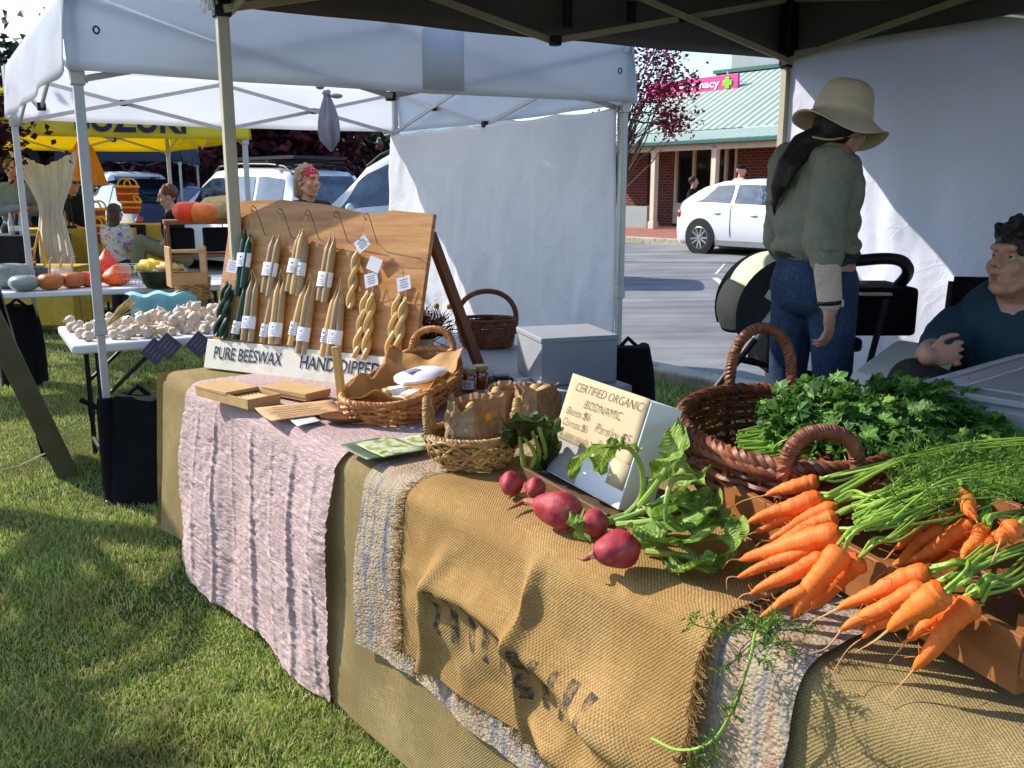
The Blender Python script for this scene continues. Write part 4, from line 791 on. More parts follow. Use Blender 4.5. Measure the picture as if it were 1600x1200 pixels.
for px, py, lb_ in ((46, 386, 'brown jar on the low yellow table'), (56, 384, 'small wooden easel beside the brown jar')):
    q = aty(px, py, 9.6); q[2] = .685; T = thing('jar' if px == 46 else 'easel', lb_, 'jar' if px == 46 else 'stand', q); m = MB()
    if px == 46: m.lathe([(.001, 0), (.045, 0), (.048, .02), (.048, .13), (.04, .15), (.001, .15)], 14, q); m.build('body', mat('brown_jar', S(120, 60, 32), .3, .2, 20), T); m = MB(); m.lathe([(.043, .15), (.043, .175), (.001, .176)], 14, q); m.build('lid', M_byel, T)
    else: m.rod(q + A3(-.05, -.04, 0), q + A3(.02, .05, .35), .012); m.rod(q + A3(.09, -.04, 0), q + A3(.02, .05, .35), .012); m.rod(q + A3(.02, .14, 0), q + A3(.02, .05, .35), .012); m.build('leg', M_byel, T)
for k, px in enumerate((17, 27, 33)):
    q = aty(px, 350, 10.5); q[2] = .955; T = thing('bottle', ('clear bottle at the left on the dark table', 'dark tall bottle between two clear ones on the dark table', 'clear bottle at the right on the dark table')[k], 'bottle', q); m = MB(); m.lathe([(.001, 0), (.03, 0), (.03, .14), (.012, .19), (.011, .24), (.001, .24)], 12, q); m.build('glass', (mat('clear_bottle', S(190, 196, 200), .15, .05, 5), M_blk)[k == 1], T); m = MB(); m.lathe([(.0305, .04), (.0305, .1)], 12, q); m.build('bottle_label', M_white, T)
# dark ornament figure left of the pole: lantern on yellow table
q = aty(106, 372, 11.0); q[2] = 1.005; T = thing('lantern', 'dark wrought metal lantern on the yellow table by the pole', 'lantern', q); m = MB()
for s in range(4): m.rod(q + A3(.08 * math.cos(s * 1.57 + .8), .08 * math.sin(s * 1.57 + .8), 0), q + A3(.06 * math.cos(s * 1.57 + .8), .06 * math.sin(s * 1.57 + .8), .34), .01)
m.lathe([(.11, 0), (.11, .03), (.002, .03)], 12, q); m.lathe([(.1, .34), (.05, .42), (.01, .46), (.02, .5), (.001, .52)], 12, q); m.build('frame', M_blk, T)
# ================= PARKED CARS =================
def paint(name, c, metal=0):
    t = NT(name); co = t.co('Object'); f = t.noise(co, 4, 4); t.fin(t.ramp(f, [(.3, shade(c, .96)), (.7, c)]), .28, None, .5, metal=metal, coat=.8); return t.m
M_carw = paint('white_car_paint', S(222, 224, 226)); M_card = paint('dark_car_paint', S(38, 34, 58), .3); M_cars = paint('silver_car_paint', S(190, 196, 204), .3)
t = NT('car_glass'); f = t.noise(t.co('Object', (1, 1, 2.2)), 2.2, 4, .6, 1.2); M_cgl = t.fin(t.ramp(f, [(.42, S(24, 32, 40)), (.62, S(62, 80, 94))]), .04, None, 1.0, coat=1)
M_tyre = mat('tyre', S(30, 30, 30), .85, .15, 20); M_rim = mat('alloy', S(170, 172, 176), .3, .08, 10, metal=.8); M_red2 = mat('tail_light', S(170, 22, 26), .15, .1, 10, coat=1)
def car(label, pos, heading, L=4.45, W=1.8, H=1.46, paintm=M_carw, prof='hatch', rails=False, rack=False, wr=.315, name='parked_car'):
    h = nz((heading[0], heading[1], 0)); lft = A3(-h[1], h[0], 0); O = A3(*pos); T = thing(name, label, 'car', O, 'cars parked along the street')
    # station: x from rear 0 to front 1, belt z, roof z, half width
    if prof == 'hatch': st = [(0, .62, .64, .78), (.012, .78, .80, .86), (.05, .98, 1.02, .93), (.10, 1.0, 1.16, .965), (.16, .985, 1.33, .985), (.25, .965, 1.43, 1), (.4, .94, 1.46, 1), (.5, .925, 1.44, 1), (.6, .91, 1.31, 1), (.7, .90, 1.04, 1), (.745, .89, .92, .99), (.85, .84, .86, .97), (.93, .76, .78, .9), (.98, .62, .64, .78), (1, .5, .52, .7)]
    elif prof == 'wagon': st = [(0, .7, .72, .86), (.01, .9, .92, .93), (.03, 1.0, 1.1, .96), (.06, 1.02, 1.5, .97), (.09, 1.02, 1.66, .98), (.2, 1.02, 1.72, 1), (.4, 1.0, 1.74, 1), (.55, .99, 1.70, 1), (.63, .98, 1.5, 1), (.71, .97, 1.16, 1), (.75, .97, 1.0, .99), (.87, .92, .94, .97), (.95, .84, .86, .9), (.985, .68, .7, .82), (1, .55, .57, .75)]
    else: st = [(0, .8, .82, .9), (.008, 1.0, 1.02, .95), (.02, 1.08, 1.5, .97), (.04, 1.1, 1.84, .975), (.1, 1.1, 1.9, 1), (.3, 1.1, 1.92, 1), (.5, 1.08, 1.90, 1), (.58, 1.07, 1.7, 1), (.66, 1.05, 1.3, 1), (.70, 1.05, 1.08, .99), (.86, 1.0, 1.02, .97), (.95, .92, .94, .92), (.99, .7, .72, .85), (1, .55, .57, .8)]
    xs = np.array([s[0] for s in st]); bz = np.array([s[1] for s in st]); rz = np.array([s[2] for s in st]); hw = np.array([s[3] for s in st]); sc = H / rz.max(); bz = bz * sc; rz = rz * sc
    X = np.unique(np.concatenate([xs, np.linspace(0, 1, 41)])); B = np.interp(X, xs, bz); Rf = np.interp(X, xs, rz); Wd = np.interp(X, xs, hw) * W / 2
    def pt(x, y, z): return O + h * ((x - .5) * L) + lft * y + UP * z
    def sect(b, r, wv):
        g = max(0, r - b); wrf = wv * (1 - .24 * min(1, g / .45)); pts = [(wv * .90, .17), (wv * .97, .27), (wv, .5 * b + .08), (wv * .995, b - .10), (wv * .965, b)]
        for k in (.35, .7, .92): pts.append((wv * .955 + (wrf - wv * .955) * k, b + g * k * .96))
        pts += [(wrf * .9, r - .012 * min(1, g * 4)), (wrf * .5, r + .012 * min(1, g * 3)), (0, r + .02 * min(1, g * 3))]; return pts
    G = []
    for x, b, r, wv in zip(X, B, Rf, Wd):
        s = sect(b, r, wv); row = [pt(x, 0, .17)] + [pt(x, y, z) for y, z in s] + [pt(x, -y, z) for y, z in s[-2::-1]]; G.append(row)
    m = MB(); m.grid(np.array(G), cv=True); nrow = len(G[0]); m.f.append(tuple(range(nrow - 1, -1, -1))); m.f.append(tuple((len(G) - 1) * nrow + j for j in range(nrow))); m.build('body', paintm, T, angle=60)
    def side(x, k, s, off=.008):
        b = np.interp(x, X, B); r = np.interp(x, X, Rf); wv = np.interp(x, X, Wd); g = r - b; wrf = wv * (1 - .24 * min(1, g / .45)); return pt(x, s * (wv * .955 + (wrf - wv * .955) * k + off), b + g * k * .96)
    ranges = {'hatch': [(.155, .335, .10, .0), (.355, .565, 0, .075)], 'wagon': [(.085, .24, .01, 0), (.26, .42, 0, 0), (.44, .63, 0, .07)], 'box': [(.06, .22, .0, 0), (.25, .43, .02, 0), (.45, .60, 0, .06)]}[prof if prof in ('hatch', 'wagon') else 'box']
    for s in (-1, 1):
        for (a, b, da, db) in ranges:
            m = MB(); m.grid(np.array([[side((a + da * k * .8 - (0.02 if da and k < .1 else 0)) * (1 - u) + (b - db * (k - .5) + (.035 if db else 0)) * u, .1 + .74 * k, s) for k in np.linspace(0, 1, 5)] for u in np.linspace(0, 1, 10)])); m.build('side_window', M_cgl, T)
    def topz(x, y): r = np.interp(x, X, Rf); return pt(x, y, r + .014)
    def across(x0, x1, name_):
        m = MB(); G = []
        for u in np.linspace(0, 1, 7):
            x = x0 + (x1 - x0) * u; b = np.interp(x, X, B); r = np.interp(x, X, Rf); wv = np.interp(x, X, Wd) * (1 - .24 * min(1, max(0, r - b) / .45)); G.append([topz(x, y * wv * .82) + h * (.006 if x > .5 else -.006) for y in np.linspace(-1, 1, 7)])
        m.grid(np.array(G)); m.build(name_, M_cgl, T)
    if prof == 'hatch': across(.07, .145, 'rear_window'); across(.56, .725, 'windscreen')
    elif prof == 'wagon': across(.033, .075, 'rear_window'); across(.575, .735, 'windscreen')
    else: across(.021, .036, 'rear_window'); across(.53, .69, 'windscreen')
    xw = (.175, .775)
    for s in (-1, 1):
        for x in xw:
            wv = np.interp(x, X, Wd); ax = (h, UP, lft * s)
            m = MB(); m.lathe([(wr * 1.17, -.05), (wr * 1.17, .018), (wr * 1.05, .022), (.001, .022)], 32, pt(x, s * wv * .995, wr + .02), ax=ax); m.build('wheel_arch', M_blk, T)
            c = pt(x, s * (wv - .10), wr); m = MB(); m.lathe([(wr * .7, -.1), (wr * .95, -.1), (wr, -.07), (wr, .09), (wr * .96, .12), (wr * .72, .125), (wr * .70, .1)], 36, c, ax=ax); wh = m.build('wheel', M_tyre, T)
            m = MB(); m.lathe([(wr * .72, .12), (wr * .68, .128), (wr * .64, .10), (wr * .62, .04)], 32, c, ax=ax)
            for k in range(10):
                an = k * math.pi / 5 + (.13 if k % 2 else -.0); d = h * math.cos(an) + UP * math.sin(an); m.bar(c + lft * s * .105 + d * wr * .1, c + lft * s * .115 + d * wr * .66, .035, .025, lft * s)
            m.lathe([(wr * .16, .10), (wr * .15, .125), (.001, .128)], 14, c, ax=ax); m.build('rim', M_rim, wh)
            m = MB(); m.lathe([(wr * .68, .03), (.001, .03)], 24, c, ax=ax); m.build('brake_disc', M_blk, wh)
        for x in ((.27, .47) if prof == 'hatch' else (.25, .46)):
            b = np.interp(x, X, B); wv = np.interp(x, X, Wd); m = MB(); m.ell(pt(x, s * (wv + .004), b - .15), (.09, .022, .022), (h, lft, UP)); m.build('door_handle', paintm, T); m = MB(); m.ell(pt(x, s * (wv + .0), b - .165), (.075, .012, .012), (h, lft, UP)); m.build('handle_recess', M_blk, T)
        m = MB(); x = .61; b = np.interp(x, X, B); wv = np.interp(x, X, Wd); m.ell(pt(x, s * (wv + .09), b + .06), (.06, .1, .07), (h, lft, UP)); m.build('mirror', paintm, T)
        m = MB(); m.bar(pt(.27, s * (W / 2 - .03), .235), pt(.70, s * (W / 2 - .03), .235), .05, .1); m.build('sill', mat('grey_trim', S(120, 122, 126), .5, .1, 8), T)
        z_ = np.interp(.03, X, B) - .09; m = MB(); m.ell(pt(.035, s * np.interp(.035, X, Wd) * .93, z_), (.1, .09, .1 if prof == 'hatch' else .17), (h, lft, UP)); m.build('tail_light', M_red2, T)
        m = MB(); m.ell(pt(.955, s * np.interp(.955, X, Wd) * .86, .66), (.13, .12, .07), (h, lft, UP)); m.build('headlight', M_cgl, T)
        if rails or rack:
            r = np.interp(.3, X, Rf); m = MB(); m.tube([pt(x, s * W * .33, np.interp(x, X, Rf) + (.06 if .12 < x < .55 else .01)) for x in np.linspace(.08, .58, 12)], .02, 6); m.build('roof_rail', M_blk, T)
        for x in ((.345, .6) if prof == 'hatch' else (.25, .435)):
            m = MB(); wv = np.interp(x, X, Wd); b = np.interp(x, X, B); m.tube([pt(x, s * (wv * .993 + .002), .36), pt(x, s * (wv + .003), .5 * b + .08), pt(x, s * (wv * .995 + .003), b - .1), pt(x, s * (wv * .965 + .003), b)], .006, 4); m.build('door_gap', M_blk, T)
    if rack:
        for x in (.18, .45): m = MB(); m.bar(pt(x, -W * .42, H + .09), pt(x, W * .42, H + .09), .05, .03); m.build('rack_bar', M_blk, T)
        m = MB(); m.box(pt(.3, 0, H + .15), (2.0, 1.1, .05), (h, lft, UP)); m.build('rack_platform', M_blk, T)
    m = MB(); m.box(pt(.5, 0, .2), (L * .86, W * .8, .1), (h, lft, UP)); m.build('underbody', M_blk, T)
    return T
def gz(p): a = ra(p); return .012 + .019 * a if 0 < a < 10.5 else (0 if a <= 0 else .345)
def carpos(px, Y): q = aty(px, 297, Y); q[2] = gz(q); return q
q = carpos(1098, 18.9); hd = nz((.62, -.80, 0)); lf = A3(-hd[1], hd[0], 0)
car('white hatchback parked by the far kerb in front of the shop', q + hd * (.325 * 4.45) + lf * .85, hd, prof='hatch')
q = carpos(575, 14.6); car('white four wheel drive parked nearest, behind the candle board', q + A3(.55, 0, 0), (-.985, .17), 4.7, 1.85, 1.95, M_carw, 'box', rails=True)
q = carpos(418, 16.6); car('white wagon with black roof racks parked behind the woman in the red bandana', q + A3(-.35, .6, 0), (-.74, .67), 4.8, 1.85, 1.78, M_carw, 'wagon', rack=True)
q = carpos(225, 18.5); car('dark hatchback with silver roof edge parked at the left under the yellow marquee', q + A3(-.25, .4, 0), (-.66, .75), 4.3, 1.78, 1.62, M_card, 'hatch')
q = carpos(160, 25); car('white van like car far behind the dark hatchback', q, (-.7, .7), 4.8, 1.9, 1.85, M_carw, 'box')
# ================= MAIN STALL: TABLE AND CLOTHS =================
E0 = A3(-1.335, 3.515, 0); TL = 3.75; TW = .76; TZ = .75
def tp_(s, q, z=0.): return E0 + DT * s + DQ * q + UP * z
TX = (DT, DQ, UP)
M_ttop = woodm('stall_board', S(150, 116, 76), S(120, 90, 58))
for k, (s0, s1) in enumerate(((.02, 1.85), (1.87, 3.72))):
    T = thing('trestle_table', ('far trestle table hidden under the pink and olive cloths', 'near trestle table hidden under the burlap and patchwork cloths')[k], 'table', tp_((s0 + s1) / 2, TW / 2)); m = MB(); m.box(tp_((s0 + s1) / 2, TW / 2, TZ - .022), (s1 - s0, TW - .04, .036), TX); m.build('table_top', M_ttop, T)
    for a in (s0 + .1, s1 - .1):
        for q in (.14, TW - .12): m = MB(); m.rod(tp_(a, q), tp_(a, q, TZ - .04), .015); m.build('leg', M_blk, T)
def drape(s0, s1, qback, hem, off, seed, fold=.03, nu=None, res=.011, flare=.04, edge0=None, edge1=None, foldf=2.2, crinkle=0, topn=.002, sharp=0, hook=None, rad=.035):
    """cloth from q=qback on the table top to the front edge and down to height hem(s). off: how far it lies outside the base layer"""
    nu = nu or int((s1 - s0) / res); 
    sv = np.linspace(s0, s1, nu); Ltop = qback; Ldrop = TZ - .02
    lv = np.concatenate([np.linspace(-Ltop, -.06, max(3, int(Ltop / (res * 1.4)))), np.linspace(-.05, .06, 10), np.linspace(.07, 1, int(Ldrop / res))]); G = np.zeros((nu, len(lv), 3)); UVv = np.zeros((nu, len(lv), 2))
    for i, s in enumerate(sv):
        hz = hem(s); D = TZ - hz - .05
        for j, l in enumerate(lv):
            if l <= -.05: q = -l; z = TZ + off; ln = l; d = 0
            elif l < .06:
                t = (l + .05) / .11 * math.pi / 2; q = .05 - (rad + .02) * math.sin(t); q = .05 - (.05 + off) * math.sin(t); z = TZ + off - (.05) * (1 - math.cos(t)); ln = l; d = .02 * max(0, t - .6)
            else:
                k = (l - .06) / .94; q = -off; z = TZ + off - .05 - k * D; ln = .06 + k * D; d = k * D + .02
            G[i, j] = (s, q, z); UVv[i, j] = (s, ln)
    Sg = G[..., 0]; Lg = UVv[..., 1]; dep = np.clip(Lg - .0, 0, None); amp = fold * sstep(0, .32, dep) + flare * 0
    n1 = fbm(Sg * foldf, Lg * .9, seed); n2 = np.abs(fbm(Sg * foldf * 1.5 + 3, Lg * 2.3, seed + 3))
    disp = amp * np.maximum(n1 * 1.5 + (.35 - n2) * 1.3 * (1 if sharp else .35) + .42, 0) * (off > .008)
    common = .055 * np.clip(dep, 0, 1) ** 1.3 + .05 * sstep(0, .35, dep) * (fbm(Sg * 1.6, Lg * .8, 77) + .3)
    if crinkle:
        n3 = .5 - 2.2 * np.abs(fbm(Sg * 15 + 3 * fbm(Sg * 3, Lg * 3, seed + 8) + 22 * Lg, Lg * 62 - Sg * 14, seed + 9, 2)) + .35 * fbm(Sg * 40, Lg * 70, seed + 1, 2); disp = disp + .5 * crinkle + crinkle * (.35 + .65 * sstep(0, .15, dep)) * (n3 * 1.2 + .4 * fbm(Sg * 60, Lg * 30, seed + 4, 2))
    if hook is not None: disp = disp + hook(Sg, Lg)
    disp = (np.maximum(disp, 0) + common) * sstep(-.02, .06, Lg)
    side_ = .008 * fbm(Lg * 3, Sg * 1.5, seed + 6) * sstep(0, .3, dep)
    edgew = 0
    if edge0 is not None:
        f0 = np.clip(1 - (Sg - s0) / .12, 0, 1) ** 2; f1 = np.clip(1 - (s1 - Sg) / .12, 0, 1) ** 2; edgew = f0 * edge0(Lg) + f1 * (edge1 or edge0)(Lg)
    ztop = topn * fbm(Sg * 6, Lg * 6, seed + 2) * (Lg < 0)
    G[..., 1] -= np.maximum(disp, -off + .002 if off < .004 else -off * .7); G[..., 0] += side_ + edgew; G[..., 2] += np.abs(ztop)
    if crinkle: G[..., 2] += np.abs(crinkle * .6 * fbm(Sg * 16, Lg * 40, seed + 9, 3)) * (Lg < 0)
    P = E0[None, None] + DT * G[..., 0:1] + DQ * G[..., 1:2] + UP * G[..., 2:3]
    m = MB(); m.grid(P, uv=UVv); m.P = P; m.UVv = UVv; return m
M_olive = weave('olive_burlap', S(156, 134, 88), S(190, 166, 116), 430)
def sackprint(t, uv, col):
    sx = t.n('SeparateXYZ'); t.l(uv, sx.inputs[0]); wv = t.n('TexWave', wave_type='BANDS', bands_direction='X'); t.l(uv, wv.inputs['Vector']); wv.inputs['Scale'].default_value = 6.2; wv.inputs['Distortion'].default_value = 2.2; wv.inputs['Detail Scale'].default_value = 3
    st = t.math('GREATER_THAN', wv.outputs['Fac'], .62)
    yy = t.math('ADD', sx.outputs[1], t.math('MULTIPLY', sx.outputs[0], -.04)); inb = t.math('MULTIPLY', t.math('GREATER_THAN', yy, .115), t.math('LESS_THAN', yy, .225)); inx = t.math('MULTIPLY', t.math('GREATER_THAN', sx.outputs[0], 1.98), t.math('LESS_THAN', sx.outputs[0], 2.52))
    wear = t.ramp(t.noise(uv, 40, 4, .7), [(.38, (0, 0, 0, 1)), (.56, (1, 1, 1, 1))]); f = t.math('MULTIPLY', t.math('MULTIPLY', t.math('MULTIPLY', st, inb), inx), wear)
    return t.mix(t.math('MULTIPLY', f, .85), col, S(42, 46, 56))
M_sack = weave('golden_burlap', S(172, 134, 80), S(202, 166, 110), 400, print_=sackprint)
t = NT('pink_muslin'); uv = t.co('UV'); f = t.noise(uv, 4, 4); mp = t.n('Mapping'); t.l(uv, mp.inputs[0]); mp.inputs['Scale'].default_value = (1, 4.5, 1); mp.inputs['Rotation'].default_value = (0, 0, .25); g = t.noise(mp.outputs[0], 22, 6, .7, 1.2); g2 = t.noise(uv, 240, 3)
M_pinkc = t.fin(t.ramp(t.math('ADD', t.math('MULTIPLY', f, .4), t.math('MULTIPLY', g, .6)), [(.35, S(204, 170, 164)), (.6, S(230, 202, 196))]), .9, t.bump(g2, .3, .002, t.bump(g, 1.0, .014)), .12, transl=.15)
t = NT('rag_rug'); uv = t.co('UV'); mp = t.n('Mapping'); t.l(uv, mp.inputs[0]); mp.inputs['Scale'].default_value = (26, 3.2, 1); f = t.n('TexNoise'); t.l(mp.outputs[0], f.inputs['Vector']); f.inputs['Scale'].default_value = 1; f.inputs['Detail'].default_value = 4; f.inputs['Roughness'].default_value = .7
mp2 = t.n('Mapping'); t.l(uv, mp2.inputs[0]); mp2.inputs['Scale'].default_value = (130, 190, 1); g = t.n('TexVoronoi'); t.l(mp2.outputs[0], g.inputs['Vector']); g.inputs['Scale'].default_value = 1
c = t.ramp(f.outputs['Fac'], [(.30, S(73, 75, 102)), (.42, S(147, 135, 132)), (.5, S(181, 165, 128)), (.57, S(172, 133, 114)), (.64, S(146, 149, 98)), (.72, S(68, 73, 98))]); c = t.mix(t.math('MULTIPLY', g.outputs['Distance'], .5), c, S(120, 110, 104))
M_rug = t.fin(c, .9, t.bump(g.outputs['Distance'], .7, .004), .12)
def fr(s): return .03 * float(vn(s * 3, 0, 3))
olive = drape(-.03, 3.74, TW - .02, lambda s: (.12 + .04 * float(vn(s * 2, 1, 8))) if s < .5 else .03 + .02 * float(vn(s * 2, 1, 8)), .004, 5, .05, res=.016, flare=.06, foldf=1.6)
o = olive.build('burlap_cloth', M_olive, None, loc=tp_(1.8, .3, TZ)); tag(o, 'olive tan burlap cloth covering the whole main table down to the grass', 'tablecloth')
# end of the olive cloth hanging at the far end of the table
P = []
for u in np.linspace(0, 1, 50):
    q = u * (TW + .02) - .02; row = []
    for l in np.linspace(0, 1, 42):
        d = max(0, l * .68 - .03); out = .012 + .05 * math.sin(min(1, l * 10) * 1.57) * .4 + d * .09 + .05 * sstep(0, .3, d) * float(fbm(u * 2.2, l * 1.3, 17)); z = TZ + .004 - max(0, l * .66 - .01) + (.0); row.append(tp_(-.03 - out, q - .03 * d, z))
    P.append(row)
m = MB(); P = np.array(P); UVe = np.stack(np.meshgrid(np.linspace(0, .78, 50), np.linspace(0, .68, 42), indexing='ij'), -1); m.grid(P, uv=UVe)
tag(m.build('burlap_end', M_olive, None, loc=tp_(-.05, .3, .4)), 'frayed end of the olive burlap hanging at the far end of the table', 'tablecloth')
def pk(Sg, Lg):
    out = 0
    for k, (sc_, a_, wd) in enumerate(((.40, .006, .012), (.56, .009, .010), (.70, .004, .008), (.86, .010, .012), (1.02, .004, .009), (1.17, .014, .016), (1.32, .005, .010))):
        x = (Sg - sc_ - .02 * fbm(Lg * 2.5, Lg * 0, k) - .03 * Lg) / wd; out = out + a_ * np.exp(-x * x * np.where(x > 0, 3.0, .35)) * sstep(.0, .15, Lg) * (.8 + .5 * fbm(Lg * 2, Lg * 0, k + 9))
    ln = fbm(Sg * 9 + Lg * 5, Lg * 26 - Sg * 9, 61, 3); return out + .006 * np.maximum(ln, 0) * sstep(0, .1, Lg)
pink = drape(.27, 1.43, .55, lambda s: .075 - .055 * sstep(.3, .75, s) + .012 * math.sin(s * 9), .014, 12, .034, res=.0048, flare=.055, foldf=3.0, crinkle=.0040, hook=pk, edge0=lambda L: .02 * fbm(L * 2, L * 0, 4) - .03 * np.clip(L, 0, 1))
o = pink.build('pink_cloth', M_pinkc, None, loc=tp_(.85, .1, .6)); tag(o, 'crinkled pale pink muslin cloth hanging over the far half of the table', 'tablecloth')
rug = drape(1.58, 2.87, .42, lambda s: .27 + .02 * float(vn(s * 3, 2, 5)), .014, 23, .016, res=.0075, flare=.05, foldf=2.0, crinkle=.0022, edge0=lambda L: .02 * fbm(L * 3, L * 0, 7))
o = rug.build('patchwork_cloth', M_rug, None, loc=tp_(2.2, .1, .6)); tag(o, 'multicoloured rag woven cloth peeping out on both sides of the golden burlap sack', 'tablecloth')
def hk(Sg, Lg):
    d = np.clip(Lg, 0, None)
    r1 = .042 * np.exp(-((Lg - (.235 + .05 * np.sin(Sg * 5 + .5))) / .035) ** 2) * sstep(1.9, 2.05, Sg) * sstep(2.72, 2.5, Sg) * sstep(0, .08, d)
    r2 = .026 * np.exp(-((Sg - 2.285) / .018) ** 2) * sstep(.0, .12, d); r3 = .034 * np.exp(-((Lg - .36 - .25 * (Sg - 2.3)) / .03) ** 2) * sstep(2.25, 2.4, Sg) * sstep(.1, .2, d); r4 = .036 * np.exp(-((Sg - 1.98 + .25 * (Lg - .15)) / .03) ** 2) * sstep(.08, .2, d)
    return r1 + r2 + r3 + r4
sack = drape(1.80, 2.71, .40, lambda s: .335 + .02 * float(vn(s * 4, 2, 5)), .030, 41, .045, res=.0075, flare=.045, foldf=2.2, sharp=1, hook=hk, edge0=lambda L: .014 * fbm(L * 5, L * 0, 2) + .0)
Ps, US = sack.P, sack.UVv
rs = np.random.RandomState(3)
for e, sg in ((0, -1), (-1, 1)):
    for k in range(420):
        j = rs.randint(0, Ps.shape[1] - 1); p = Ps[e, j] + (Ps[e, j + 1] - Ps[e, j]) * rs.rand(); d = DT * sg * (.006 + .018 * rs.rand()) + rs.normal(size=3) * .006; d -= UP * .006; dq = -DQ * abs(rs.normal()) * .006; p2 = p + d * .5 + dq; sack.tube([p - DT * sg * .004, p2, p2 + d * .5 + rs.normal(size=3) * .005 + dq], .0011, 3)
for k in range(260):
    i = rs.randint(0, Ps.shape[0]); p = Ps[i, 0 if rs.rand() < .3 else -1]; d = rs.normal(size=3) * .008; sack.tube([p, p + d - (UP * .012 if True else 0)], .0011, 3)
o = sack.build('burlap_sack', M_sack, None, loc=tp_(2.2, .1, .6)); tag(o, 'golden burlap sack with faded dark stencil marks draped over the table front', 'sack')
# ================= CANDLE BOARD =================
BW = nz((.882, -.471, 0)); BB = nz((.471, .882, 0)); LN = R(16); BU = UP * math.cos(LN) + BB * math.sin(LN); BN = -BB * math.cos(LN) + UP * math.sin(LN)
B0 = A3(-1.2, 3.61, .762); BWID = .955
def bp(w, h, o=0.): return B0 + BW * w + BU * h + BN * o
def bpx(px, py, o=0.): 
    p = onp(px, py, B0 + BN * o, BN); d = p - B0; return float(np.dot(d, BW)), float(np.dot(d, BU))
board = thing('candle_board', 'wavy topped wooden easel board hung with beeswax candles on the far table end', 'display board', bp(BWID / 2, 0))
t = NT('honey_board'); uv = t.co('UV'); mp = t.n('Mapping'); t.l(uv, mp.inputs[0]); mp.inputs['Scale'].default_value = (1.2, 13, 1); f = t.noise(mp.outputs[0], 2.2, 6, .6, .7); mp2 = t.n('Mapping'); t.l(uv, mp2.inputs[0]); mp2.inputs['Scale'].default_value = (6, 120, 1); g = t.noise(mp2.outputs[0], 3, 3)
cb = t.mix(t.math('MULTIPLY', g, .35), t.ramp(f, [(.3, S(166, 106, 54)), (.5, S(206, 144, 78)), (.68, S(222, 166, 98))]), S(120, 70, 34)); M_board = t.fin(cb, .45, t.bump(g, .15, .001), .35, coat=.15)
tops = [bpx(x, y) for x, y in ((366, 314), (400, 313), (440, 312), (480, 316), (520, 321), (548, 329), (575, 334), (596, 333), (612, 328), (640, 331), (677, 334))]
twx = np.array([a for a, b in tops]); thx = np.array([b for a, b in tops]); twx[0] = 0; twx[-1] = BWID
m = MB(); ws = np.linspace(0, BWID, 60); hs = np.linspace(0, 1, 30)
for o in (0, -.022): m.grid(np.array([[bp(w_, np.interp(w_, twx, thx) * h_, o) for h_ in hs] for w_ in ws]), uv=np.array([[(w_, np.interp(w_, twx, thx) * h_) for h_ in hs] for w_ in ws]))
edge = [(w_, np.interp(w_, twx, thx)) for w_ in ws] + [(BWID, h_ * thx[-1]) for h_ in hs[::-1]] + [(w_, 0) for w_ in ws[::-1]] + [(0, h_ * thx[0]) for h_ in hs]
m.grid(np.array([[bp(a, b, 0), bp(a, b, -.022)] for a, b in edge]), uv=np.array([[(a, b), (a + .02, b)] for a, b in edge])); m.build('board', M_board, board)
M_cedar = woodm('easel_leg_wood', S(134, 76, 44), S(104, 58, 34), ax=2)
for w_ in (.06, BWID - .02):
    m = MB(); a = bp(w_, .56, -.03); b = a + BB * .34; b[2] = .757; m.bar(a, b, .045, .022, BW); m.build('easel_leg', M_cedar, board)
M_signw = mat('sign_board_white', S(222, 214, 194), .6, .06, 4, .1, 60, dirt=S(196, 184, 160))
m = MB(); m.box(bp(BWID / 2, .052, .012), (BWID + .015, .115, .018), (BW, BU, BN)); sgn = m.build('sign_strip', M_signw, board, bevel=.003)
for txt, w0, wid in (('PURE BEESWAX', .04, .345), ('HAND DIPPED', .475, .36)):
    t_ = text_mb(txt, bp(w0, .036, .0225), BW, BU, .048, .0008, wid, .012); t_.build('lettering', M_ink, sgn, smooth=False)
M_wire = mat('hook_wire', S(70, 52, 40), .5, .2, 20, metal=.4); M_wick_ = mat('candle_wick', S(208, 180, 140), .9, .1, 20)
M_wax = mat('beeswax', S(168, 138, 98), .42, .14, 9, .08, 60, sss=.1); M_waxy = mat('golden_beeswax', S(206, 168, 106), .42, .14, 9, .08, 60, sss=.1); M_waxg = mat('green_wax', S(20, 62, 44), .4, .2, 10, .08, 60); M_lab = mat('paper_label', S(226, 224, 228), .7, .04, 6); M_tagw = mat('paper_tag', S(206, 204, 208), .7, .05, 8)
M_txt = mat('label_print', S(120, 126, 160), .8, .1, 20)
hooks = [(395, 326), (437, 330), (480, 332), (525, 335), (572, 338)]; HK = []
for px, py in hooks:
    w_, h_ = bpx(px, py, .075); tip = bp(w_, h_, .075); HK.append(tip); m = MB(); a = bp(w_ + .02, h_ - .085, 0); an = np.linspace(-2.4, 2.6, 12)
    m.tube([a, a + BN * .012, tip + BU * .01 + BN * -.012], .0014, 5); m.tube([tip + BU * .011 * math.sin(k) + BN * .011 * math.cos(k) for k in an], .0014, 5); m.build('hook', M_wire, board)
def taper(mb, a, b, r, mat2=None):
    a = A3(*a); b = A3(*b); n = 12; pts = [a + (b - a) * k for k in np.linspace(0, 1, n)]; rr = [r * (.18 + .82 * sstep(0, .22, k)) for k in np.linspace(0, 1, n)]; rr[-1] = r * .95; mb.tube(pts, rr, 12)
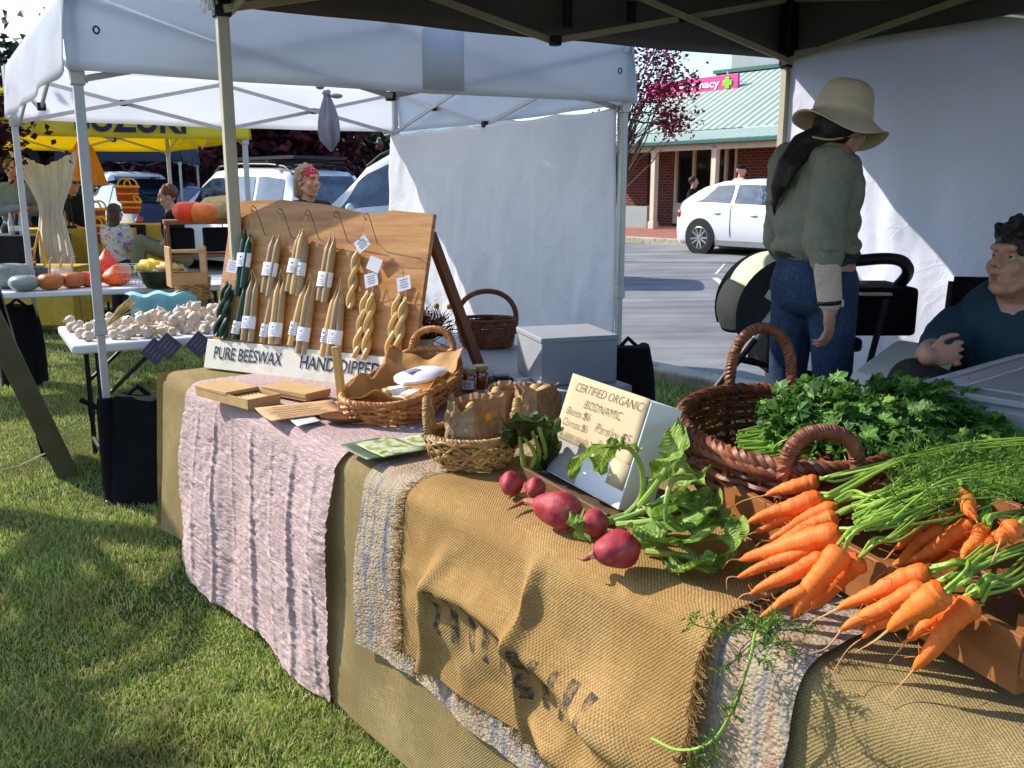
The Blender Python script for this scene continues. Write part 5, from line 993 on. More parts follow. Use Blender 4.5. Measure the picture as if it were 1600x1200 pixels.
def cset(label, cs, hook, band=None, r=.0145, twist=False, tagp=None, mats=None, two=None, cat='candle'):
    """cs: list of (top px, bottom px); each candle a part"""
    w0, h0 = bpx(*cs[0][0], .02); T = thing('twisted_candle' if twist else 'taper_candles', label, cat, bp(w0, h0, .02)); ends = []
    for k, (tp, bt) in enumerate(cs):
        o = .018 + .006 * (k % 2); a = bp(*bpx(*tp, o), o); b = bp(*bpx(*bt, o), o); mt = (mats or [M_wax, M_waxy])[k % len(mats or [1, 2])]
        if twist:
            m = MB(); d = nz(b - a); x = nz(np.cross(BN, d)); L = np.linalg.norm(b - a); N = 70
            for j in range(2):
                pts = [a + d * L * t_ + (x * math.cos(t_ * L / .085 * 6.28 / 1.6 + j * math.pi) + BN * math.sin(t_ * L / .085 * 6.28 / 1.6 + j * math.pi)) * r * .62 * (1 if .05 < t_ else t_ / .05) for t_ in np.linspace(0, 1, N)]; m.tube(pts, [r * .72 * min(1, .35 + 4 * t_) * (1 if t_ < .95 else .8) for t_ in np.linspace(0, 1, N)], 8)
            m.build('candle', mt, T)
        else:
            m = MB(); taper(m, a, b, r); c_ = m.build('candle', mt, T)
            if two is not None and k in two: pass
        ends.append((a, b))
        if hook is not None: m = MB(); m.tube([a, (a + HK[hook]) / 2 + BN * .004, HK[hook]], .001, 4); m.build('wick', M_wick_, T)
        else:
            top = (ends[0][0] + BU * .05 + BW * .012); m = MB(); m.tube([a, top], .001, 4); m.build('wick', M_wick_, T)
    if band:
        for (bx, by, n0, n1, hb) in band:
            mid = [ends[i][0] + (ends[i][1] - ends[i][0]) * by for i in range(n0, n1 + 1)]; c = sum(mid) / len(mid); d = nz(ends[n0][1] - ends[n0][0]); x = nz(np.cross(BN, d)); ww = abs(np.dot(mid[-1] - mid[0], x)) / 2 + r + .003; G = []
            for u in np.linspace(-1, 1, 15):
                th = u * math.pi * .5; G.append([c + x * ww * math.sin(th) + BN * (r + .004) * (math.cos(th) ** .6 if math.cos(th) > 0 else 0) - d * hb / 2 + d * hb * v for v in (0, .5, 1)])
            m = MB(); m.grid(np.array(G)); lb_ = m.build('paper_label', M_lab, T); m = MB(); dd = -d
            c2 = c + BN * (r + .0075)
            m.poly([c2 - x * .006 + dd * .013, c2 + x * .006 + dd * .013, c2 + x * .0 + dd * .004]); 
            for e in range(3): m.box(c2 - dd * (.004 + .007 * e), ((.022, .016, .02)[e], .0022, .0006), (x, dd, BN))
            m.build('label_print', M_txt if bx else M_ink, lb_, smooth=False)
    if tagp:
        p = bp(*bpx(*tagp, .035), .035); ang = .35 if not isinstance(tagp, tuple) else .3 + .4 * ((tagp[0] * 7) % 3 - 1); x = BW * math.cos(ang) + BU * math.sin(ang); y = nz(np.cross(BN, x)); m = MB(); m.box(p, (.056, .05, .0012), (x, y, BN)); tg = m.build('paper_tag', M_tagw, T); m = MB()
        for e in range(4): m.box(p + BN * .0012 + y * (.014 - .009 * e), (.034 - .006 * (e % 2), .0022, .0005), (x, y, BN))
        m.build('tag_print', M_txt, tg); m = MB(); m.tube([p + y * .02, p + y * .04 + BN * .004, ends[0][0]], .0009, 4); m.build('tag_string', M_wick_, tg)
cset('dark green and natural dipped candle pair, top left on the board', [((384, 358), (371, 462)), ((391, 366), (380, 450)), ((393, 364), (384, 430))], 0, [(0, .48, 0, 1, .055)], mats=[M_waxg, M_waxg, M_wax])
cset('tan taper candle pair hanging from the second hook', [((428, 368), (412, 458)), ((437, 367), (420, 463))], 1, [(1, .58, 0, 1, .052)], mats=[M_wax, M_wax])
cset('golden and tan taper candles hanging from the middle hook', [((470, 360), (450, 456)), ((474, 358), (458, 460)), ((480, 370), (466, 464))], 2, [(0, .58, 0, 1, .055), (1, .55, 2, 2, .05)], mats=[M_wax, M_waxy, M_wax])
cset('tan taper candle pair hanging from the fourth hook', [((516, 371), (499, 470)), ((523, 371), (507, 473))], 3, [(1, .66, 0, 1, .055)], mats=[M_wax, M_wax])
cset('single twisted candle hanging from the last hook', [((559, 388), (546, 482))], 4, None, .0135, True, (566, 381), [M_waxy])
cset('dark green twisted candle pair at the lower left edge of the board', [((355, 440), (338, 526)), ((360, 444), (348, 530))], None, None, .0135, True, (363, 416), [M_waxg, M_waxg])
cset('tan candles with one dark green dipped candle, lower left of the board', [((387, 440), (367, 530)), ((393, 437), (381, 532)), ((401, 438), (392, 534))], None, [(0, .8, 0, 0, .05), (1, .7, 1, 2, .048)], mats=[M_waxg, M_wax, M_wax])
cset('golden and tan candle trio, second in the lower row of the board', [((432, 440), (411, 536)), ((436, 438), (424, 538)), ((444, 437), (434, 538))], None, [(0, .8, 0, 0, .05), (1, .78, 1, 2, .054)], mats=[M_wax, M_waxy, M_wax])
cset('tan candle trio, third in the lower row of the board', [((477, 446), (454, 540)), ((484, 444), (466, 552)), ((490, 446), (475, 554))], None, [(0, .72, 0, 0, .05), (1, .72, 1, 2, .052)], mats=[M_waxy, M_wax, M_wax])
cset('golden and tan candle trio, fourth in the lower row, behind the upright square candle', [((525, 454), (504, 556)), ((530, 455), (514, 556)), ((534, 454), (528, 556))], None, [(0, .7, 0, 0, .05), (1, .72, 1, 2, .052)], mats=[M_waxy, M_wax, M_wax])
cset('pair of cream twisted candles with a white tag, right part of the board', [((574, 454), (555, 559)), ((582, 456), (570, 562))], None, None, .0140, True, (580, 437), [M_waxy, M_waxy])
cset('pair of cream twisted candles behind the red dried flowers', [((624, 458), (604, 570)), ((634, 463), (617, 568))], None, None, .0140, True, (631, 443), [M_waxy, M_waxy])
m = MB(); p = bp(*bpx(585, 413, .04), .04); m.box(p, (.058, .05, .0012), (nz(BW + BU * -.3), nz(BU + BW * .3), BN)); tag(m.build('paper_tag', M_tagw, None, loc=p), 'loose white paper tag hanging between the two twisted candle sets', 'tag')

# ================= SMALL THINGS ON THE FAR HALF OF THE TABLE =================
M_kraft = mat('kraft_card', S(190, 152, 100), .8, .1, 20, .15, 120); M_kraftb = mat('kraft_paper', S(186, 148, 104), .85, .12, 16, .3, 80); M_dkk = mat('box_inside', S(120, 88, 52), .9, .2, 20)
ZP = .772
def giftbox(label, c00, c10, c01, h, open_=False):
    a = at(*c00, ZP); b = at(*c10, ZP); c = at(*c01, ZP); x = nz(b - a); y = nz(np.cross(UP, x)); y = y if np.dot(y, c - a) > 0 else -y; w = np.linalg.norm(b - a); d = abs(np.dot(c - a, y)); ctr = a + x * w / 2 + y * d / 2; T = thing('gift_box', label, 'box', ctr); m = MB()
    if open_:
        m.box(ctr + UP * .003, (w, d, .004), (x, y, UP))
        for s in (-1, 1): m.box(ctr + x * s * w / 2 + UP * h / 2, (.003, d, h), (x, y, UP)); m.box(ctr + y * s * d / 2 + UP * h / 2, (w - .004, .003, h), (x, y, UP))
        m.build('tray', M_kraft, T); m = MB(); m.box(ctr + y * d * .2 + UP * (h + .0), (w + .006, d * .62, .012), (x, y, UP)); m.build('lid', M_kraft, T, bevel=.002)
        m = MB()
        for k in range(7): m.rod(ctr - y * d * .44 + x * (k - 3) * w * .12 + UP * h * .55, ctr - y * d * .05 + x * (k - 3) * w * .12 + UP * h * .62, .004, 6)
        m.build('contents', M_waxy, T)
    else:
        m.box(ctr + UP * h / 2, (w, d, h), (x, y, UP)); m.build('tray', M_kraft, T, bevel=.002); m = MB(); m.box(ctr + UP * (h * .72), (w + .005, d + .005, h * .6), (x, y, UP)); m.build('lid', M_kraft, T, bevel=.002)
    return T
giftbox('open kraft gift box of small candles, left one on the pink cloth', (388, 640), (438, 630), (374, 606), .032, True)
giftbox('closed kraft gift box in front of the beeswax sign', (478, 628), (516, 619), (438, 609), .026)
def flat(name, label, cat, pts, z, mt, curl=0, parent=None, th=.0012, n=8, lines=0, lm=None):
    P = [at(x, y, z) for x, y in pts]; G = np.array([[P[0] * (1 - u) * (1 - v) + P[1] * u * (1 - v) + P[2] * u * v + P[3] * (1 - u) * v + UP * (curl * (2 * v - 1) ** 2 + .002 * float(vn(u * 3, v * 3, 1))) for v in np.linspace(0, 1, n)] for u in np.linspace(0, 1, n)]); m = MB(); m.grid(G)
    c = sum(P) / 4; T = thing(name, label, cat, c); s_ = m.build('sheet', mt, T, solid=th)
    if lines:
        m = MB(); rs = np.random.RandomState(lines)
        for k in range(lines):
            v = .15 + .7 * k / max(1, lines - 1); u0 = .1 + .1 * rs.rand(); u1 = .6 + .3 * rs.rand(); q = lambda u, v: P[0] * (1 - u) * (1 - v) + P[1] * u * (1 - v) + P[2] * u * v + P[3] * (1 - u) * v + UP * (curl * (2 * v - 1) ** 2 + .0035)
            m.tube([q(u, v + .012 * math.sin(u * 90 + k)) for u in np.linspace(u0, u1, 40)], .0007, 4)
        m.build('writing', lm or M_ink, T)
    return T
flat('handwritten_note', 'kraft paper note with handwriting beside the gift boxes', 'note', [(398, 640), (520, 627), (542, 645), (425, 661)], .775, M_kraftb, .006, lines=6, lm=mat('pencil', S(96, 76, 56), .8, .1, 9))
flat('printed_card', 'small white printed card on the edge of the pink cloth', 'card', [(452, 655), (490, 650), (502, 658), (466, 667)], .776, M_lab, .002, lines=3)
flat('printed_card', 'pale card behind the open gift box', 'card', [(345, 602), (366, 598), (372, 606), (352, 611)], .774, M_lab, .002, lines=2)
M_leaf1 = mat('dark_green_print', S(74, 92, 66), .5, .2, 12); 
t = NT('leaflet_print'); f = t.noise(t.co('Object'), 26, 5, .6); M_leaf2 = t.fin(t.ramp(f, [(.36, S(84, 104, 52)), (.47, S(150, 166, 84)), (.56, S(206, 206, 170)), (.66, S(150, 160, 180))]), .4)
flat('leaflet', 'dark green leaflet at the bottom of the small pile', 'leaflet', [(532, 697), (590, 686), (662, 707), (575, 721)], .778, M_leaf1, .004)
flat('leaflet', 'green illustrated leaflet on top of the small pile', 'leaflet', [(556, 694), (615, 684), (668, 703), (600, 716)], .783, M_leaf2, .003, lines=3, lm=M_lab)
flat('leaflet', 'green leaflet tucked under the tan wicker basket', 'leaflet', [(615, 688), (660, 680), (676, 697), (640, 702)], .780, M_leaf2, .003)
# wooden plate, square candle
q = at(545, 657, .772); T = thing('wooden_plate', 'small dark wooden dish beside the lined wicker tray', 'dish', q); m = MB(); m.lathe([(.001, .002), (.05, .002), (.068, .014), (.07, .018), (.062, .016), (.045, .008), (.001, .008)], 30, q, 1.25, .8); m.build('dish', woodm('walnut', S(116, 72, 44), S(84, 50, 30)), T)
a = at(536, 644, .785); b = aty(525, 541, a[1] + .015); T = thing('square_candle', 'upright square honey coloured beeswax candle in front of the sign', 'candle', a); m = MB(); d = nz(b - a); x = nz(np.cross(A3(.3, 1, 0), d)); m.box((a + b) / 2, (np.linalg.norm(b - a), .022, .022), (d, x, np.cross(d, x))); m.build('candle', mat('square_wax', S(224, 172, 96), .5, .1, 10, .15, 120, sss=.1, transl=.1), T, bevel=.002); m = MB(); m.rod(b, b + d * .012, .0012, 5); m.build('wick', M_wick_, T)
# lined wicker tray
lx = nz((.27, .95, .10)); wx = nz((.96, -.28, 0)); qc = A3(-.345, 2.90, .775); T = thing('wicker_tray', 'long honey coloured wicker tray with paper lining and wrapped bars', 'basket', qc); m = MB(); rs = np.random.RandomState(6)
ring = wbasket(m, qc, .225, .118, .085, (lx, wx, UP), 1.22, 30, .0058, levels=9, sq=2.8, rs=rs, amp=1.1, top=lambda an: .75 + .55 * np.cos(an) ** 2 * (np.cos(an) > 0) + .25 * (np.cos(an) < 0)); 
for k in range(9): m.bar(qc - lx * .21 + wx * (k - 4) * .026 + UP * .006, qc + lx * .21 + wx * (k - 4) * .026 + UP * .006, .024, .008)
m.build('woven_body', M_wickl, T)
m = MB(); an = np.linspace(0, 2 * math.pi, 161); rope_rim(m, ring(1.0, 0, an), .011, turns=40); m.build('rim', M_wickl, T)
m = MB(); g = ring(1.0, 0, np.array([-.42, .42])); rope_rim(m, arc_handle(g[0], g[1], .075, lean=lx * .02), .011, turns=14, closed=False); m.build('handle', M_wickl, T)
M_amber = mat('amber_paper', S(206, 152, 88), .6, .18, 10, .3, 40, transl=.3)
G = []
for u in np.linspace(-1, 1, 36):
    row = []
    for v in np.linspace(-1, 1, 36):
        rr = max(abs(u), abs(v)); up_ = .012 + .078 * max(0, rr - .55) / .45 * (1 + .25 * math.sin(u * 5 + v * 3)) + .006 * math.sin(u * 11) * math.cos(v * 9); row.append(qc + lx * u * .215 + wx * v * (.115 + .015 * rr) + UP * (up_ + (.02 if u > .7 else 0)))
    G.append(row)
m = MB(); m.grid(np.array(G)); tag(m.build('lining_paper', M_amber, None, loc=qc, solid=.0015), 'amber waxed paper lining the honey coloured wicker tray', 'paper')
for k, (u, v, z, r_, c, lb_) in enumerate(((-.55, -.35, .05, .3, M_lab, 'white labelled wax bar at the front left of the lined tray'), (-.62, .3, .05, -.4, M_lab, 'white labelled wax bar at the front right of the lined tray'), (-.25, -.05, .06, .9, M_waxy, 'golden wax bar in the middle of the lined tray'), (-.35, .45, .055, .2, M_waxy, 'golden wax bar against the right side of the lined tray'), (.35, .25, .075, .5, M_lab, 'large white paper packet at the far end of the lined tray'))):
    c_ = qc + lx * u * .2 + wx * v * .11 + UP * z; T2 = thing('wax_bar' if k < 4 else 'paper_packet', lb_, 'wax bar' if k < 4 else 'packet', c_); x = lx * math.cos(r_) + wx * math.sin(r_); y = nz(np.cross(UP, x)); x = nz(x); m = MB()
    if k < 4:
        m.box(c_, (.085, .04, .022), (x, y, UP)); m.build('bar', M_waxy if k > 1 else M_wax, T2, bevel=.004); m = MB(); m.box(c_, (.05, .043, .025), (x, y, UP)); m.build('paper_label', M_lab, T2, bevel=.004)
    else:
        m.ell(c_, (.10, .07, .022), (x, y, UP), fn=lambda P: P * (1 + .08 * np.sin(P[:, :1] * 7 + P[:, 1:2] * 9))); m.build('packet', M_lab, T2); m = MB(); m.box(c_ + UP * .024 - x * .03, (.05, .03, .001), (x, y, UP)); m.build('print', M_txt, T2)
# dried flowers in a jug
q = A3(-.345, 3.42, .762); q = at(664, 578, .762); T = thing('flower_jug', 'cream stoneware jug with curled handle beside the candle board', 'jug', q); m = MB(); m.lathe([(.001, 0), (.04, 0), (.047, .03), (.045, .07), (.036, .105), (.04, .125), (.036, .123), (.031, .104), (.001, .1)], 28, q); m.build('jug', mat('cream_stoneware', S(206, 194, 170), .4, .08, 12, dirt=S(160, 140, 112)), T); m = MB(); an = np.linspace(-1.3, 1.9, 20); m.tube([q + A3(-.045 - .026 * math.cos(k), -.012, .072 + .036 * math.sin(k)) for k in an], .007, 8); m.build('handle', _mc['cream_stoneware'], T)
M_rflow = mat('red_dried_flower', S(158, 66, 44), .8, .3, 30); M_bflow = mat('brown_dried_flower', S(92, 58, 44), .9, .3, 30); M_yball = mat('yellow_ball', S(176, 148, 48), .8, .2, 60, .5, 120)
def spray(name, label, base, dirs, n, L, sp, mt, seed, r=.0016):
    rs = np.random.RandomState(seed); m = MB()
    for k in range(n):
        d = nz(A3(*dirs) + rs.normal(size=3) * sp); l = L * (.65 + .5 * rs.rand()); b = base + rs.normal(size=3) * .008; e = b + d * l + UP * -.03 * rs.rand(); md = (b + e) / 2 + rs.normal(size=3) * .008; m.tube([b, md, e], [r * .7, r, r * 1.3], 5)
        for j in range(5): f = b + (e - b) * (.55 + .45 * rs.rand()); m.tube([f, f + nz(d + rs.normal(size=3) * .6) * .03], [r, r * .5], 4)
    tag(m.build(name, mt, None, loc=base), label, 'dried flowers')
jt = q + UP * .12
spray('dried_flowers', 'feathery red dried flowers spilling left from the jug', jt, (-.75, -.15, .75), 110, .15, .33, M_rflow, 4)
spray('dried_flowers', 'dark brown dried seed heads on the right of the jug', jt, (.5, 0, .75), 70, .12, .35, M_bflow, 5)
for k, (px, py) in enumerate(((702, 479), (682, 478))):
    p = aty(px, py, q[1] - .02); T = thing('billy_button', ('round yellow flower ball on a thin stalk above the jug, right', 'round yellow flower ball on a thin stalk above the jug, left')[k], 'dried flower', p); m = MB(); m.ell(p, (.011,) * 3); m.build('flower_head', M_yball, T); m = MB(); m.tube([jt, (jt + p) / 2 + A3(.01, 0, .01), p], .0012, 5); m.build('stalk', M_bflow, T)
# back table with basket, grey box, jars, cable
ee = nz((-.42, .908, 0)); ff = nz((.908, .42, 0)); RnP = A3(.43, 3.34, 0)
T = thing('side_table', 'grey topped side table behind the main stall under the wicker basket', 'table', RnP - ff * .25 + ee * .7); m = MB(); m.box(RnP - ff * .25 + ee * .72 + UP * .728, (.52, 1.46, .04), (ff, ee, UP)); m.build('table_top', mat('grey_table_top', S(176, 176, 180), .5, .06, 5, .05, 90), T, bevel=.008)
for a_ in (.05, 1.38):
    for b_ in (.05, .45): m = MB(); m.rod(RnP - ff * b_ + ee * a_, RnP - ff * b_ + ee * a_ + UP * .71, .015); m.build('leg', M_blk, T)
q = at(761, 541, .75); simple_basket('wicker_basket', 'brown oval wicker basket with hoop handle on the grey side table', q, .105, .08, .125, (nz((.98, .12, 0)), nz((-.12, .98, 0)), UP), M_wick, .145, .0, .0045, 1.28, 40, .011)
gx = nz((.96, .29, 0)); gy = nz((-.29, .96, 0)); c = at(846, 604, .75); w1 = .295; d1 = .30; h1 = .165
T = thing('grey_box', 'plain grey lidded box on the corner of the grey side table', 'box', c); m = MB(); ctr = c + gx * w1 / 2 + gy * d1 / 2; m.box(ctr + UP * h1 / 2, (w1, d1, h1), (gx, gy, UP)); M_gbox = mat('grey_box', S(150, 152, 158), .6, .05, 4, .08, 60); m.build('body', M_gbox, T, bevel=.004); m = MB(); m.box(ctr + UP * (h1 + .002), (w1 + .008, d1 + .008, .02), (gx, gy, UP)); m.build('lid', M_gbox, T, bevel=.004)
for k, (px, py) in enumerate(((732, 612), (751, 607))):
    q = at(px, py, .768); T = thing('honey_jar', ('small jar of honey with white label beside the paper bags', 'small unlabelled jar of honey behind the labelled one')[k], 'jar', q); m = MB(); m.lathe([(.001, 0), (.026, .0), (.029, .005), (.029, .06), (.024, .068), (.001, .068)], 24, q); t = NT('honey_glass'); t.fin(S(150, 66, 18), .1, None, .6, trans=.35, coat=.6); m.build('glass', t.m, T); m = MB(); m.lathe([(.026, .066), (.027, .068), (.027, .081), (.025, .083), (.001, .083)], 24, q); m.build('lid', mat('jar_lid', S(196, 182, 130), .35, .08, 8, metal=.5), T)
    if k == 0: m = MB(); an = np.linspace(-2.4, -.9, 10); m.grid(np.array([[q + A3(.0296 * math.cos(a_), .0296 * math.sin(a_), z) for z in (.014, .045)] for a_ in an])); m.build('paper_label', M_lab, T); m = MB(); [m.box(q + A3(.0302 * math.cos(-1.65), .0302 * math.sin(-1.65), z), (.026, .001, .003), XY) for z in (.022, .03, .037)]; m.build('label_print', M_txt, T)
q = at(783, 604, .765); T = thing('power_bank', 'small black electronic box behind the honey jars', 'device', q); m = MB(); m.box(q + UP * .018, (.075, .06, .034), (gx, gy, UP)); m.build('case', M_blk, T, bevel=.004); m = MB(); m.box(q + UP * .042 + gy * .01, (.05, .035, .012), (gx, gy, UP)); m.build('plug', M_alu, T, bevel=.003)
m = MB(); pts = [q + gx * .04 + UP * .02, at(815, 592, .80), at(838, 590, .80), at(852, 600, .775), at(858, 612, .772)]; 
def smooth_path(P, n=40):
    P = np.array(P, float); Pp = np.vstack([2 * P[0] - P[1], P, 2 * P[-1] - P[-2]]); out = []
    for i in range(len(P) - 1):
        for t_ in np.linspace(0, 1, max(2, n // (len(P) - 1)), endpoint=False):
            a, b, c, d = Pp[i:i + 4]; out.append(.5 * ((2 * b) + (c - a) * t_ + (2 * a - 5 * b + 4 * c - d) * t_ ** 2 + (3 * b - a - 3 * c + d) * t_ ** 3))
    out.append(P[-1]); return np.array(out)
m.tube(smooth_path(pts), .0025, 6); m.tube(smooth_path([pts[0], at(820, 600, .79), at(845, 605, .772), at(870, 607, .772)]), .0025, 6); tag(m.build('white_cable', M_white, None, loc=pts[1]), 'thin white cable curling from the black device across the table', 'cable')
# paper bags
M_bag = NT('paper_bag'); t = M_bag; co = t.co('Object'); vo = t.n('TexVoronoi', feature='DISTANCE_TO_EDGE'); t.l(co, vo.inputs['Vector']); vo.inputs['Scale'].default_value = 38; f = t.noise(co, 20, 5); M_bag = t.fin(t.ramp(f, [(.3, S(150, 118, 84)), (.7, S(186, 154, 116))]), .85, t.bump(vo.outputs['Distance'], .7, .012), .2, transl=.15)
def paperbag(label, q, r_, h, seed, sq=.55, op=1.0):
    rs = np.random.RandomState(seed); an = np.arange(34) * 2 * math.pi / 44; G = []; cx = np.sign(np.cos(an)) * np.abs(np.cos(an)) ** sq; sy = np.sign(np.sin(an)) * np.abs(np.sin(an)) ** sq
    ks = np.linspace(0, 1, 18)
    for k in ks:
        rr = r_ * (1 - .10 * k + .10 * math.sin(k * 5)) * op ** k; nzv = r_ * (.16 * fbm(np.cos(an) * 1.5, np.sin(an) * 1.5 + k * 3, seed) + .26 * np.abs(fbm(np.cos(an) * 2.6 + k * 2, np.sin(an) * 2.6 + k * 3, seed + 3, 2))) * (.5 + .9 * k); z = h * k + (.022 * fbm(np.cos(an) * 2.4, np.sin(an) * 2.4, seed + 1) * 2 * k ** 3)
        G.append(q + np.stack([(rr + nzv) * cx, (rr + nzv) * sy, z], -1))
    for k in (.96, .8, .5):   # rolled-in mouth
        i = int(k * 17); G.append(G[i] * .88 + (q + UP * h * k) * .12 - UP * .006)
    G = np.array(G); m = MB(); b = m.n; m.grid(G, cv=True); m.f.append(tuple(b + j for j in range(33, -1, -1))); T = thing('paper_bag', label, 'bag', q); m.build('bag', M_bag, T, angle=14); return T
M_pot = mat('potato', S(200, 158, 104), .7, .12, 16, .2, 80, dirt=S(150, 112, 70)); M_swp = mat('orange_slice', S(226, 144, 44), .5, .12, 14)
def spuds(name, label, q, r_, n, mt, seed, sz=.03):
    rs = np.random.RandomState(seed)
    for k in range(n):
        p = q + A3(rs.normal() * r_ * .4, rs.normal() * r_ * .4, rs.rand() * .012); m = MB(); m.ell(p, (sz * (1 + .4 * rs.rand()), sz * .8, sz * .7), nz3(rs), nu=10, nv=14); tag(m.build(name, mt, None, loc=p), label, name.replace('_', ' '), label + ' group')
def nz3(rs): x = nz(rs.normal(size=3)); y = nz(np.cross(x, rs.normal(size=3))); return (x, y, np.cross(x, y))
qb2 = at(790, 655, .77); paperbag('crumpled brown paper bag with potatoes, middle one behind the round basket', qb2, .055, .10, 21, op=1.15); spuds('potato', 'pale potato in the middle crumpled paper bag', qb2 + UP * .06, .05, 3, M_pot, 3, .026)
qb3 = at(838, 660, .77); paperbag('crumpled brown paper bag with potatoes, right one next to the price sign', qb3, .065, .105, 33, op=1.2); spuds('potato', 'pale potato in the right crumpled paper bag', qb3 + UP * .066, .055, 4, M_pot, 9, .03)
qb1 = at(742, 708, .80); paperbag('crumpled brown paper bag standing in the round tan basket', qb1, .064, .135, 5, op=1.08); spuds('orange_piece', 'orange pumpkin piece inside the paper bag in the round basket', qb1 + UP * .095, .04, 4, M_swp, 6, .026)
qr = at(738, 722, .785); T = thing('round_basket', 'low tan wicker basket with hoop handle holding a paper bag', 'basket', qr); m = MB(); rs = np.random.RandomState(9); ring = wbasket(m, qr, .078, .075, .075, (A3(1, 0, 0), A3(0, 1, 0)), 1.38, 24, .0052, rs=rs, amp=1.4)
for k in range(14):
    a0 = rs.rand() * 6.3; ang = np.linspace(a0, a0 + 1.6, 14); P = np.array([ring(.25 + .75 * t_, .008, np.array([g]))[0] for g, t_ in zip(ang, np.abs(np.sin(np.linspace(0, 3.14, 14))))]); m.tube(P, .004, 5)
m.build('woven_body', M_wickt, T); m = MB(); an = np.linspace(0, 2 * math.pi, 101); rope_rim(m, ring(1.0, 0, an), .009, turns=22); m.build('rim', M_wickt, T)
for c0, lb_ in ((math.pi * .98, 0), (math.pi * 1.97, 1)):
    g = ring(.9, .004, np.array([c0 - .38, c0 + .38])); m = MB(); rope_rim(m, arc_handle(g[0], g[1], .085, lean=nz(g[0] + g[1] - 2 * qr) * .01), .009, turns=16, closed=False); m.build('handle', M_wickt, T)
# ================= PRICE SIGN BOX =================
ZS = .80; bl = at(852, 735, ZS); br_ = at(966, 797, ZS); sx_ = nz(br_ - bl); SW = float(np.linalg.norm(br_ - bl)); sb = nz(np.cross(UP, sx_)); sb = sb if sb[1] > 0 else -sb; LS = R(19); SU = UP * math.cos(LS) + sb * math.sin(LS); SN = np.cross(sx_, SU); SN = SN if SN[1] < 0 else -SN; SH = .235; SD = .085
def spt(u, h, o=0.): return bl + sx_ * u + SU * h + SN * o
sb_ = thing('price_sign_box', 'white card box propped up as handwritten price sign behind the beetroot', 'sign', spt(SW / 2, 0)); M_wbox = mat('white_card', S(226, 226, 222), .6, .03, 4); m = MB(); m.box(spt(SW / 2, SH / 2, -SD / 2), (SW, SH, SD), (sx_, SU, SN)); bx = m.build('box', M_wbox, sb_, bevel=.002)
KB = .085; m = MB(); G = np.array([[spt(u, h, .0015 + .002 * math.sin(u * 9) * (h > .2)) for h in np.linspace(KB, SH + .004, 9)] for u in np.linspace(-.006, SW * .985, 14)]); m.grid(G); kp = m.build('kraft_sheet', mat('kraft_sign', S(188, 168, 132), .85, .06, 10, .1, 100), sb_, solid=.001)
m = MB(); m.grid(np.array([[spt(u, h, .002) for h in (KB - .045, KB + .01)] for u in (SW * .78, SW * .985)])); m.build('kraft_sheet', _mc['kraft_sign'], sb_, solid=.001)
m = MB(); m.grid(np.array([[spt(u, h, .0012) for h in (.004, KB)] for u in (0, SW * .42)])); m.build('grey_panel', mat('card_grey', S(150, 146, 142), .7, .05, 5), sb_)
M_pen = mat('brown_pen', S(104, 80, 50), .8, .1, 9)
for txt, u, h, wid, hh in (('CERTIFIED ORGANIC/', .028, .203, .275, .020), ('BODNAMIC', .082, .172, .15, .019), ('Beets $6', .018, .146, .10, .018), ('Carrots $6', .016, .119, .105, .018), ('Parsley $5', .150, .132, .135, .021), ('& clean spuds', .016, .094, .125, .016), ('R', .178, .106, .012, .014)):
    text_mb(txt, spt(u, h, .0042), nz(sx_ + SU * .02), SU, hh, .0006, wid, -.014, .25).build('writing', M_pen, kp, smooth=False)
text_mb('buji', spt(SW + .0008, .05, -SD * .62), nz(SU), nz(SN), .016, .0004, .03).build('box_print', M_blk, bx, smooth=False)
T = thing('wooden_tray', 'flat dark wooden tray under the price sign box', 'tray', at(910, 775, .79)); m = MB(); m.box(spt(SW / 2, 0) - UP * (ZS - .79) + sb * .05 - UP * .004, (SW + .07, .20, .016), (sx_, sb, UP)); m.build('base', woodm('tray_wood', S(104, 78, 52), S(76, 56, 38)), T, bevel=.003)
m = MB(); m.box(spt(SW / 2, 0) - sb * .046, (SW + .07, .01, .02), (sx_, sb, UP)); m.build('lip', woodm('tray_lip', S(116, 88, 58), S(84, 62, 42)), T, bevel=.002)
# ================= BEETROOT =================
t = NT('beet_skin'); co = t.co('Object'); f = t.noise(co, 12, 5, .6); g = t.noise(co, 46, 5, .7); M_beet = t.fin(t.ramp(t.math('ADD', t.math('MULTIPLY', f, .6), t.math('MULTIPLY', g, .4)), [(.33, S(104, 24, 34)), (.48, S(160, 44, 56)), (.58, S(172, 70, 70)), (.7, S(172, 112, 96))]), .55, t.bump(g, .5, .004), .3); M_broot = mat('beet_root', S(150, 92, 70), .8, .2, 20, .3, 90)
M_stem = mat('beet_stem', S(150, 176, 84), .45, .15, 20, .1, 60, transl=.15); t = NT('beet_leaf'); uv = t.co('UV'); f = t.noise(t.co('Object'), 26, 5, .6); sx = t.n('SeparateXYZ'); t.l(uv, sx.inputs[0]); vein = t.n('TexWave'); mp = t.n('Mapping'); t.l(uv, mp.inputs[0]); mp.inputs['Scale'].default_value = (7, 4, 1); mp.inputs['Rotation'].default_value = (0, 0, .5); t.l(mp.outputs[0], vein.inputs['Vector']); vein.inputs['Scale'].default_value = .8; vein.inputs['Distortion'].default_value = 3
